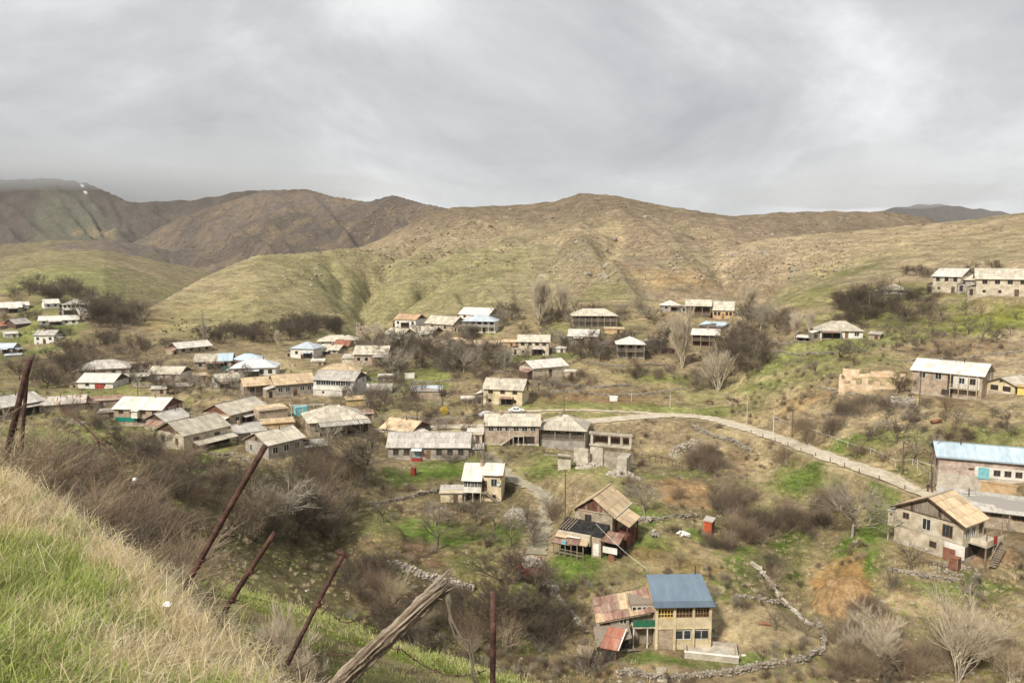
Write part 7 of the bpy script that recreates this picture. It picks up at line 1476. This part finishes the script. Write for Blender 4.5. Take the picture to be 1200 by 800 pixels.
def skin(name, verts, edges, radii, mat, parent=None, loc=None):
    me_ = bpy.data.meshes.new(name); me_.from_pydata(verts, edges, []); me_.materials.append(mat); o = link(name, me_, parent, loc); md = o.modifiers.new('skin', 'SKIN'); sv = me_.skin_vertices[0].data
    for i, r_ in enumerate(radii): sv[i].radius = r_ if hasattr(r_, '__len__') else (r_, r_)
    sv[0].use_root = True; o.modifiers.new('sub', 'SUBSURF').levels = 1; o.modifiers['sub'].render_levels = 1; return o
M['coat_dark'] = stained('dark_coat', (.03,.03,.035), (.06,.055,.06), 3, bump=0); M['coat_brown'] = stained('brown_coat', (.10,.06,.04), (.16,.10,.07), 3, bump=0); M['hide_brown'] = stained('brown_hide', (.09,.045,.025), (.16,.085,.05), 3, bump=0); M['hide_black'] = stained('black_hide', (.02,.018,.016), (.05,.042,.036), 3, bump=0); M['skin'] = stained('skin', (.45,.28,.2), (.5,.32,.24), 3, bump=0)
def person(px, py, label, mat, stride, rz):
    p = Vector(G(px, py, 60)); root = tag(empty('person', p, rz), label, 'person'); s = stride
    V = [(0,0,.95),(0,0,1.2),(0,0,1.42),(0,0,1.52),(.1,0,.9),(.11,s,.5),(.11,s*1.3,.08),(.11,s*1.3-.16,.04),(-.1,0,.9),(-.11,-s,.5),(-.11,-s*1.4,.08),(-.11,-s*1.4-.16,.04),(.2,0,1.4),(.27,-s*.5,1.12),(.28,-s-.08,.88),(-.2,0,1.4),(-.27,s*.5,1.12),(-.28,s-.08,.88)]
    skin('body', V, [(0,1),(1,2),(2,3),(0,4),(4,5),(5,6),(6,7),(0,8),(8,9),(9,10),(10,11),(2,12),(12,13),(13,14),(2,15),(15,16),(16,17)], [(.17,.12),(.17,.12),(.16,.11),.06,.1,.075,.055,.045,.1,.075,.055,.045,.07,.05,.04,.07,.05,.04], mat, root)
    bm = bmesh.new(); bmesh.ops.create_uvsphere(bm, u_segments=12, v_segments=8, radius=.115)
    for v in bm.verts: v.co = (v.co.x*.85, v.co.y, v.co.z*1.15+1.66)
    me_ = bpy.data.meshes.new('head'); bm.to_mesh(me_); bm.free(); me_.materials.append(M['skin']); link('head', me_, root)
    b = MB(); b.tube([(0,.01,1.68), (0,.01,1.8)], [.118, .07], 10); b.build('cap', M['coat_dark'], root)
person(1087, 577, 'person in a dark coat walking on the road beside the leaning pole', M['coat_dark'], .16, .5); person(1092, 578, 'person in a brown coat walking on the road right behind the dark one', M['coat_brown'], .12, .8)
def beast(name, px, py, L_, label, cat, mat, rz, graze=True, group=None, cache={}):
    p = Vector(G(px, py, 60)); key = (name, mat.name, graze)
    V = [(0,0,.78),(.35,0,.8),(.62,0,.86),(.82,0,.62 if graze else 1.05),(1.0,0,.25 if graze else 1.15),(1.12,0,.12 if graze else 1.08),(-.4,0,.8),(-.6,0,.84),(-.7,0,.5),(.45,.14,.55),(.47,.14,.3),(.45,.14,.02),(.45,-.14,.55),(.5,-.14,.3),(.52,-.14,.02),(-.5,.14,.55),(-.58,.14,.3),(-.52,.14,.02),(-.5,-.14,.55),(-.6,-.14,.3),(-.56,-.14,.02)]
    if key not in cache:
        o = skin('body', V, [(0,1),(1,2),(2,3),(3,4),(4,5),(0,6),(6,7),(7,8),(1,9),(9,10),(10,11),(1,12),(12,13),(13,14),(6,15),(15,16),(16,17),(6,18),(18,19),(19,20)], [(.2,.24),(.2,.25),(.13,.18),.1,.09,.06,(.2,.23),.1,.025,.09,.05,.045,.09,.05,.045,.1,.055,.045,.1,.055,.045], mat)
        dg = bpy.context.evaluated_depsgraph_get(); me_ = bpy.data.meshes.new_from_object(o.evaluated_get(dg)); bpy.data.objects.remove(o); cache[key] = me_
    o = link(name, cache[key], None, p); s = L_/1.7; o.scale = (s, s, s); o.rotation_euler = (0, 0, rz); tag(o, label, cat, group)
beast('horse', 832, 474, 2.1, 'dark brown horse grazing on the meadow by the road bend', 'horse', M['hide_brown'], 2.6)
beast('donkey', 860, 470, 1.3, 'small dark donkey at the edge of the ravine trees', 'donkey', M['hide_black'], 1.0)
rs = random.Random(9)
for i in range(46):
    px, py = (rs.gauss(225, 38), rs.gauss(385, 9)) if i < 34 else (rs.uniform(200, 330), rs.uniform(372, 402))
    if 160 < px < 345 and 366 < py < 403: beast('sheep', px, py, rs.uniform(1.2, 1.7), 'dark animal of the herd grazing on the spur slope', 'sheep', M['hide_black' if i % 3 else 'hide_brown'], rs.uniform(0, 6.28), True, 'herd grazing on the spur')
# ------------------------------------------------------------------ on the bank: rusty pipes, the split post, brambles
def pipe(a, b, Ya, Yb, r, label, bands=(), bend=.01, deep=.5, cap=False):
    A_ = Vector(pw(*a, Ya)); B_ = Vector(pw(*b, Yb)); A_.z = min(A_.z, gz(A_.x, A_.y)+.05); d = B_-A_; root = tag(empty('rusty_pipe', A_), label, 'pipe'); s = d.cross(Vector((0,1,0))).normalized(); n = 12
    mb = MB(); mb.tube([d*(i/n*(1+deep*.3)-deep*.3)+s*bend*math.sin(3.1*i/n) for i in range(n+1)], [r*(1+random.uniform(-.05, .05)) for _ in range(n+1)], 12); mb.build('shaft', M['rustpipe'], root, True)
    dn = d.normalized()
    for t in bands:
        mb = MB(); c = d*t; mb.tube([c-dn*.012, c, c+dn*.012], [r*1.25, r*1.4, r*1.2], 10); u = dn.orthogonal().normalized(); mb.tube([c+u*r, c+u*r*2.6+Vector((0,0,.01)), c+u*r*2.2+dn*.03], .004, 5); mb.build('wire_band', M['rustpipe'], root)
    if cap:
        mb = MB(); mb.tube([d-s*.045+Vector((0,0,.005)), d+Vector((0,0,.012)), d+s*.05], [.014, .02, .012], 8); mb.tube([d-s*.03, d-s*.03+dn*.02], .012, 6); mb.build('bracket', M['rustpipe'], root)
    return A_, d
pipe((205,712), (311,522), 6.0, 6.1, .025, 'long rusty pipe leaning from the dry grass over the turf terrace', (.30, .04))
pipe((247,712), (322,624), 5.6, 5.7, .021, 'short rusty pipe leaning low with a wire band near its end', (.62, .33))
pipe((325,800), (402,650), 4.7, 4.9, .0165, 'rusty pipe with a small bracket on its tip', (.62, .02), cap=True)
pipe((0,520), (35,421), 9.0, 9.2, .036, 'thick rusty pipe rising from the straw tuft beside the brambles', (.4,))
pipe((577,830), (578,692), 4.3, 4.3, .0185, 'upright rusty pipe standing alone right of the split post', (), 0.004, 3.0)
pipe((20,545), (32,440), 9.6, 9.7, .022, 'thin dark stake behind the thick rusty pipe', ())
# split weathered post
A_ = Vector(pw(392, 812, 4.15)); B_ = Vector(pw(522, 680, 4.35)); d = B_-A_; A0 = A_-d*.25; root = tag(empty('wooden_post', A0), 'split weathered wooden post leaning to the right, wire at its top', 'post')
dn = (B_-A0).normalized(); u = dn.orthogonal().normalized(); v = dn.cross(u); Lp = (B_-A0).length; nl, na_ = 90, 72; rs = np.random.default_rng(3)
tt, aa = np.meshgrid(np.linspace(0, 1, nl), np.linspace(0, 2*math.pi, na_, endpoint=False), indexing='ij')
tw = aa+.35*tt+.12*np.sin(tt*9)
wob_ = (fbm(tt*9., aa*1.3, 3, 33)-.5)*.5; fl = fbm(np.cos(tw+wob_)*2.9+7+tt*.8, np.sin(tw+wob_)*2.9+tt*3.0+3, 5, 21, .74, True); fl2 = fbm(tw*5, tt*14, 3, 23)
rad = .049*(1.12-.30*tt)*(1+1.15*(fl-.6)+.14*(fl2-.5)+.16*np.sin(tt*7+1)*np.cos(tw)+.1*np.sin(tt*17)*np.sin(tw*2)); rad *= 1-.55*sstep(.965, 1, tt)*(.4+.9*fl)
end = Lp*(tt+ (tt > .97)*(fl-.5)*.05)
V = np.array(u)[None,None]*(np.cos(aa)*rad)[...,None]+np.array(v)[None,None]*(np.sin(aa)*rad)[...,None]+np.array(dn)[None,None]*end[...,None]+(np.array(u)*.02)[None,None]*np.sin(tt*4.2)[...,None]
ii = np.arange(nl*na_).reshape(nl, na_); jj = np.roll(ii, -1, 1); Fq = np.stack([ii[:-1], jj[:-1], jj[1:], ii[1:]], -1).reshape(-1, 4)
V = np.concatenate([V.reshape(-1, 3), [np.array(dn)*Lp*.985]]); 
def woodmat():
    m, t, b = newmat('weathered_post'); n = t.nodes.new; l = t.links.new; at = n('ShaderNodeVertexColor'); at.layer_name = 'Col'; ns = n('ShaderNodeTexNoise'); ns.inputs['Scale'].default_value = 60; ns.inputs['Detail'].default_value = 4; g = n('ShaderNodeTexCoord'); l(g.outputs['Object'], ns.inputs['Vector'])
    r = n('ShaderNodeValToRGB'); l(at.outputs[0], r.inputs[0]); e = r.color_ramp.elements; e[0].position = .25; e[0].color = (.055,.036,.024,1); e[1].position = .78; e[1].color = (.40,.34,.265,1); k = e.new(.5); k.color = (.155,.118,.085,1)
    mr = n('ShaderNodeMapRange'); mr.inputs[3].default_value = .7; mr.inputs[4].default_value = 1.3; l(ns.outputs['Fac'], mr.inputs[0]); s = n('ShaderNodeVectorMath'); s.operation = 'SCALE'; l(r.outputs[0], s.inputs[0]); l(mr.outputs[0], s.inputs['Scale']); l(s.outputs[0], b.inputs['Base Color']); return m
me_ = raw_mesh('timber', V, Fq, woodmat(), True); grain_shade = np.concatenate([np.clip(fbm(np.cos(tw)*7+7, np.sin(tw)*7+tt*1.6, 4, 27, .6)*.35+(fl-.25)*.85, 0, 1).ravel(), [.4]]); ca = me_.color_attributes.new('Col', 'FLOAT_COLOR', 'POINT'); ca.data.foreach_set('color', np.column_stack([grain_shade]*3+[np.ones(len(grain_shade))]).astype(np.float32).ravel()); link('timber', me_, root)  # wood grain plus painted shading: grooves darkened, ridges lightened
rs = random.Random(12)
for k in range(22):      # splinters at the broken top
    a = rs.uniform(0, 6.28); c = dn*Lp*rs.uniform(.86, .985)+(u*math.cos(a)+v*math.sin(a))*.04; mb = MB(); mb.tube([c, c+dn*rs.uniform(.03, .12)+Vector((rs.gauss(0,.02), rs.gauss(0,.02), rs.gauss(0,.012)))], [.008, .002], 5); mb.build('splinter', M['greywood'], root)
for k, off in enumerate((0, .015)):     # twisted wire strands hanging from its head
    pts = [(522,684),(524,705),(528,725),(537,742+k*4),(548,756-k*6),(552,772),(556,790),(562,810)]; mb = MB(); mb.tube([Vector(pw(a+rs.uniform(-1, 1)+k*4*math.sin(i*1.7), b, 4.34-.02*i))-A0 for i, (a, b) in enumerate(pts)], [.012, .011, .009, .008, .008, .007, .008, .008], 7); mb.build('wire_strand', M['bark'], root, True)
# slack barbed wire from pipe to pipe
def barb(pts, Y0, Y1, label):
    P = [Vector(pw(a, b, Y0+(Y1-Y0)*i/(len(pts)-1))) for i, (a, b) in enumerate(pts)]; base = P[0]; Q = []
    for a, b in zip(P[:-1], P[1:]):
        for i in range(6): Q.append(a+(b-a)*i/6+Vector((0, 0, -.02*math.sin(i/6*3.14))))
    Q.append(P[-1]); root = tag(empty('barbed_wire', base), label, 'wire'); mb = MB(); mb.tube([q-base for q in Q], .0032, 5); mb.build('strand', M['rustpipe'], root)
    for q in Q[2::3]:
        mb = MB()
        for _ in range(3): e_ = Vector((rs.gauss(0, 1), rs.gauss(0, 1), rs.gauss(0, 1))).normalized()*.022; mb.tube([q-base-e_, q-base+e_], .0026, 4)
        mb.build('barb', M['rustpipe'], root)
barb([(375,700),(400,728),(425,722),(440,715),(470,700),(500,690)], 4.8, 4.4, 'slack barbed wire from the bracketed pipe to the post head')
barb([(330,792),(380,762),(410,765),(450,752),(470,760),(520,790),(570,785)], 4.6, 4.3, 'tangled barbed wire behind the foot of the split post')
barb([(225,735),(250,712),(262,735),(290,752)], 5.5, 5.2, 'loose barbed wire by the short leaning pipe')
# brambles along the rim
def near_bush(px, Y, h, kind, label, var=0, name='bramble', wid=1.3, thick=.5):
    x, y, _ = pw(px, 400, Y); z = gz(x, y); form, bark, twig, H_, th_ = KINDS[kind]; key = ('near', kind, var)
    if key not in PROTO:
        sg_ = grow(900+var*7+len(kind), 1.6, form); top = max(q[1].z for q in sg_); PROTO[key] = (seg_mesh('stems', [q for q in sg_ if q[4] <= 1], M[bark], .5), seg_mesh('twigs', [q for q in sg_ if q[4] > 1], M[twig], thick), top)
    a, b, top = PROTO[key]; o = empty(name, (x, y, z-.05), random.uniform(0, 6.28)); s = h/top; o.scale = (s*wid, s*wid, s); tag(o, label, 'bush'); link('stems', a, o); link('twigs', b, o)
BR = [(6,8.7,1.15,'tan','straw-brown bramble wrapped round the thick rusty pipe'),(40,8.3,1.0,'red','reddish bramble right of the thick rusty pipe'),(75,7.9,.8,'tan','tan bramble in the middle of the rim tangle'),(100,7.6,.85,'red','reddish bramble with dark stems on the rim'),(128,7.2,.7,'grey','grey bramble at the right end of the rim tangle'),(152,6.9,.62,'red','low reddish bramble above the turf terrace'),(180,6.4,.45,'tan','low tan bramble near the long rusty pipe'),(55,9.6,1.5,'shrub','dark bramble behind the rim tangle'),(115,9.0,1.5,'red','tall reddish bramble behind the rim tangle'),(20,8.0,.55,'tan','straw-coloured bramble at the foot of the thick rusty pipe'),(90,8.7,1.1,'grey','grey twiggy bramble behind the tan one'),(208,6.1,.35,'grey','small grey bramble beside the long rusty pipe'),(20,9.9,1.7,'grey','tall grey bramble behind the thick rusty pipe'),(145,8.3,1.3,'shrub','dark stemmy bramble over the drop'),(170,7.8,1.1,'tan','tan bramble overhanging the drop'),(200,7.4,.9,'red','reddish bramble overhanging the turf terrace'),(60,8.0,.6,'grey','low grey bramble inside the rim tangle'),(85,7.3,.5,'red','low red-brown bramble in front of the rim tangle')]
for i, (px, Y, h, kd, lab) in enumerate(BR): near_bush(px, Y, h, kd, lab, i % 3)
for i, (px, Y, h, lab, kd) in enumerate([(318,5.2,.85,'pale branching weed between the two lower rusty pipes','pale'),(352,5.2,.7,'pale branching weed behind the bracketed pipe','pale'),(335,4.8,.55,'pale dry weed at the rim in front of the turf terrace','pale'),(298,5.4,.6,'thin pale weed beside the short leaning pipe','pale'),(500,5.0,.75,'pale dry weed right of the split post','pale'),(535,5.0,.6,'pale dry weed beside the upright pipe','pale'),(470,4.9,.5,'low dry weed behind the split post','tan'),(425,5.0,.45,'low twiggy weed under the barbed wire','tan'),(560,4.8,.5,'low twiggy weed at the foot of the upright pipe','grey'),(270,5.3,.4,'low straw weed by the short leaning pipe','tan')]): near_bush(px, Y, h, kd, lab, i % 2, 'dry_weed', .8, .45)
# scrap of paper, plastic caught in the brambles
p = Vector(G(197, 735, 2.5)); b = MB(); b.slab([(-.026,-.016,.02),(.026,-.02,.022),(.028,.012,.028),(-.02,.014,.03)], .004); b.slab([(-.016,-.01,.032),(.02,-.014,.03),(.016,.008,.038),(-.012,.01,.04)], .003); tag(b.build('paper_scrap', M['white'], None, loc=p+Vector((0,0,.13))), 'scrap of white paper lying on the dry grass', 'litter')
x, y, z = pw(158, 562, 6.9); bm = bmesh.new(); bmesh.ops.create_icosphere(bm, subdivisions=3, radius=.02)
for v_ in bm.verts: v_.co *= .6+.8*float(fbm(np.array([v_.co.x*30]), np.array([v_.co.z*30+v_.co.y*20]), 3, 5)[0])
me_ = bpy.data.meshes.new('plastic_bag'); bm.to_mesh(me_); bm.free(); me_.materials.append(M['metalwhite']); tag(link('plastic_bag', me_, None, (x, y, z)), 'white plastic bag snagged in the brambles', 'litter')

A_ = Vector(pw(70, 479, 8.2)); B_ = Vector(pw(116, 516, 7.7)); b = MB(); b.tube([(A_+(B_-A_)*t+Vector((0,0,.03*math.sin(t*3))))-B_ for t in np.linspace(0, 1.35, 9)], [.007+.0005*i for i in range(9)], 7)
for k in range(7): e_ = Vector((rs.gauss(0,.06), rs.gauss(0,.04), rs.gauss(-.02,.06))); b.tube([Vector((0,0,0)), e_*.6, e_+Vector((0,0,-.02))], [.006, .004, .002], 5)
tag(b.build('dead_branch', M['rustpipe'], None, loc=B_), 'dead branch with frayed end sticking out over the brambles', 'branch')
# ------------------------------------------------------------------ air
def vol(name, dens, col, aniso=0.0):
    m = bpy.data.materials.new(name); m.use_nodes = True; t = m.node_tree; t.nodes.clear(); o = t.nodes.new('ShaderNodeOutputMaterial'); v = t.nodes.new('ShaderNodeVolumePrincipled'); v.inputs['Color'].default_value = (*col, 1); v.inputs['Density'].default_value = dens; v.inputs['Anisotropy'].default_value = aniso; t.links.new(v.outputs[0], o.inputs['Volume']); return m
b = MB(); b.box(-4800, 4800, -400, 5200, -420, 330); hz = b.build('haze', vol('haze_air', 0.00005, (.86, .9, .95))); tag(hz, 'thin pale haze filling the valley air', 'haze', None, 'stuff')
# low cloud the far summits reach into: closed slabs of thin vapour that taper to nothing at their edges
def cloud_deck(cx, cy, rx, ry, z0, thick, dens, label, seed):
    nx, ny = 80, 60; XX, YY = np.meshgrid(np.linspace(-1, 1, nx), np.linspace(-1, 1, ny)); q = np.hypot(XX, YY)+(fbm(XX*2.3+seed, YY*2.3, 4, 70+seed)-.5)*.55
    m = (1-sstep(-.1, 1.0, q))**2.2*(1-sstep(.8, 1, np.maximum(abs(XX), abs(YY)))); X_ = cx+XX*rx; Y_ = cy+YY*ry
    zb = z0+(fbm(X_/420., Y_/420., 4, 71+seed)-.5)*110*m-thick*.25*m; zt = zb+1+m*thick*(.7+.7*fbm(X_/300., Y_/300., 3, 72+seed)); n0 = nx*ny; ii = np.arange(n0).reshape(ny, nx)
    V = np.concatenate([np.column_stack([X_.ravel(), Y_.ravel(), zb.ravel()]), np.column_stack([X_.ravel(), Y_.ravel(), zt.ravel()])])
    lo = np.stack([ii[:-1,:-1], ii[1:,:-1], ii[1:,1:], ii[:-1,1:]], -1).reshape(-1, 4); up = lo[:, ::-1]+n0
    def rimq(a, b): return np.stack([a, b, b+n0, a+n0], -1)
    sd4 = np.concatenate([rimq(ii[0,:-1], ii[0,1:]), rimq(ii[-1,1:], ii[-1,:-1]), rimq(ii[1:,0], ii[:-1,0]), rimq(ii[:-1,-1], ii[1:,-1])])
    o = link('cloud', raw_mesh('cloud', V, np.concatenate([lo, up, sd4]), vol('cloud_vapour', dens, (.70, .73, .77)))); tag(o, label, 'cloud', None, 'stuff')
cloud_deck(-1750, 2350, 2000, 950, 205, 430, .0027, 'low grey cloud hiding the summit of the left mountain', 1)
cloud_deck(-1150, 2700, 1050, 800, 235, 380, .0018, 'low grey cloud over the gap beside the left mountain', 2)
cloud_deck(1650, 3450, 1000, 800, 255, 260, .0013, 'low grey cloud on the far dark ridge', 3)
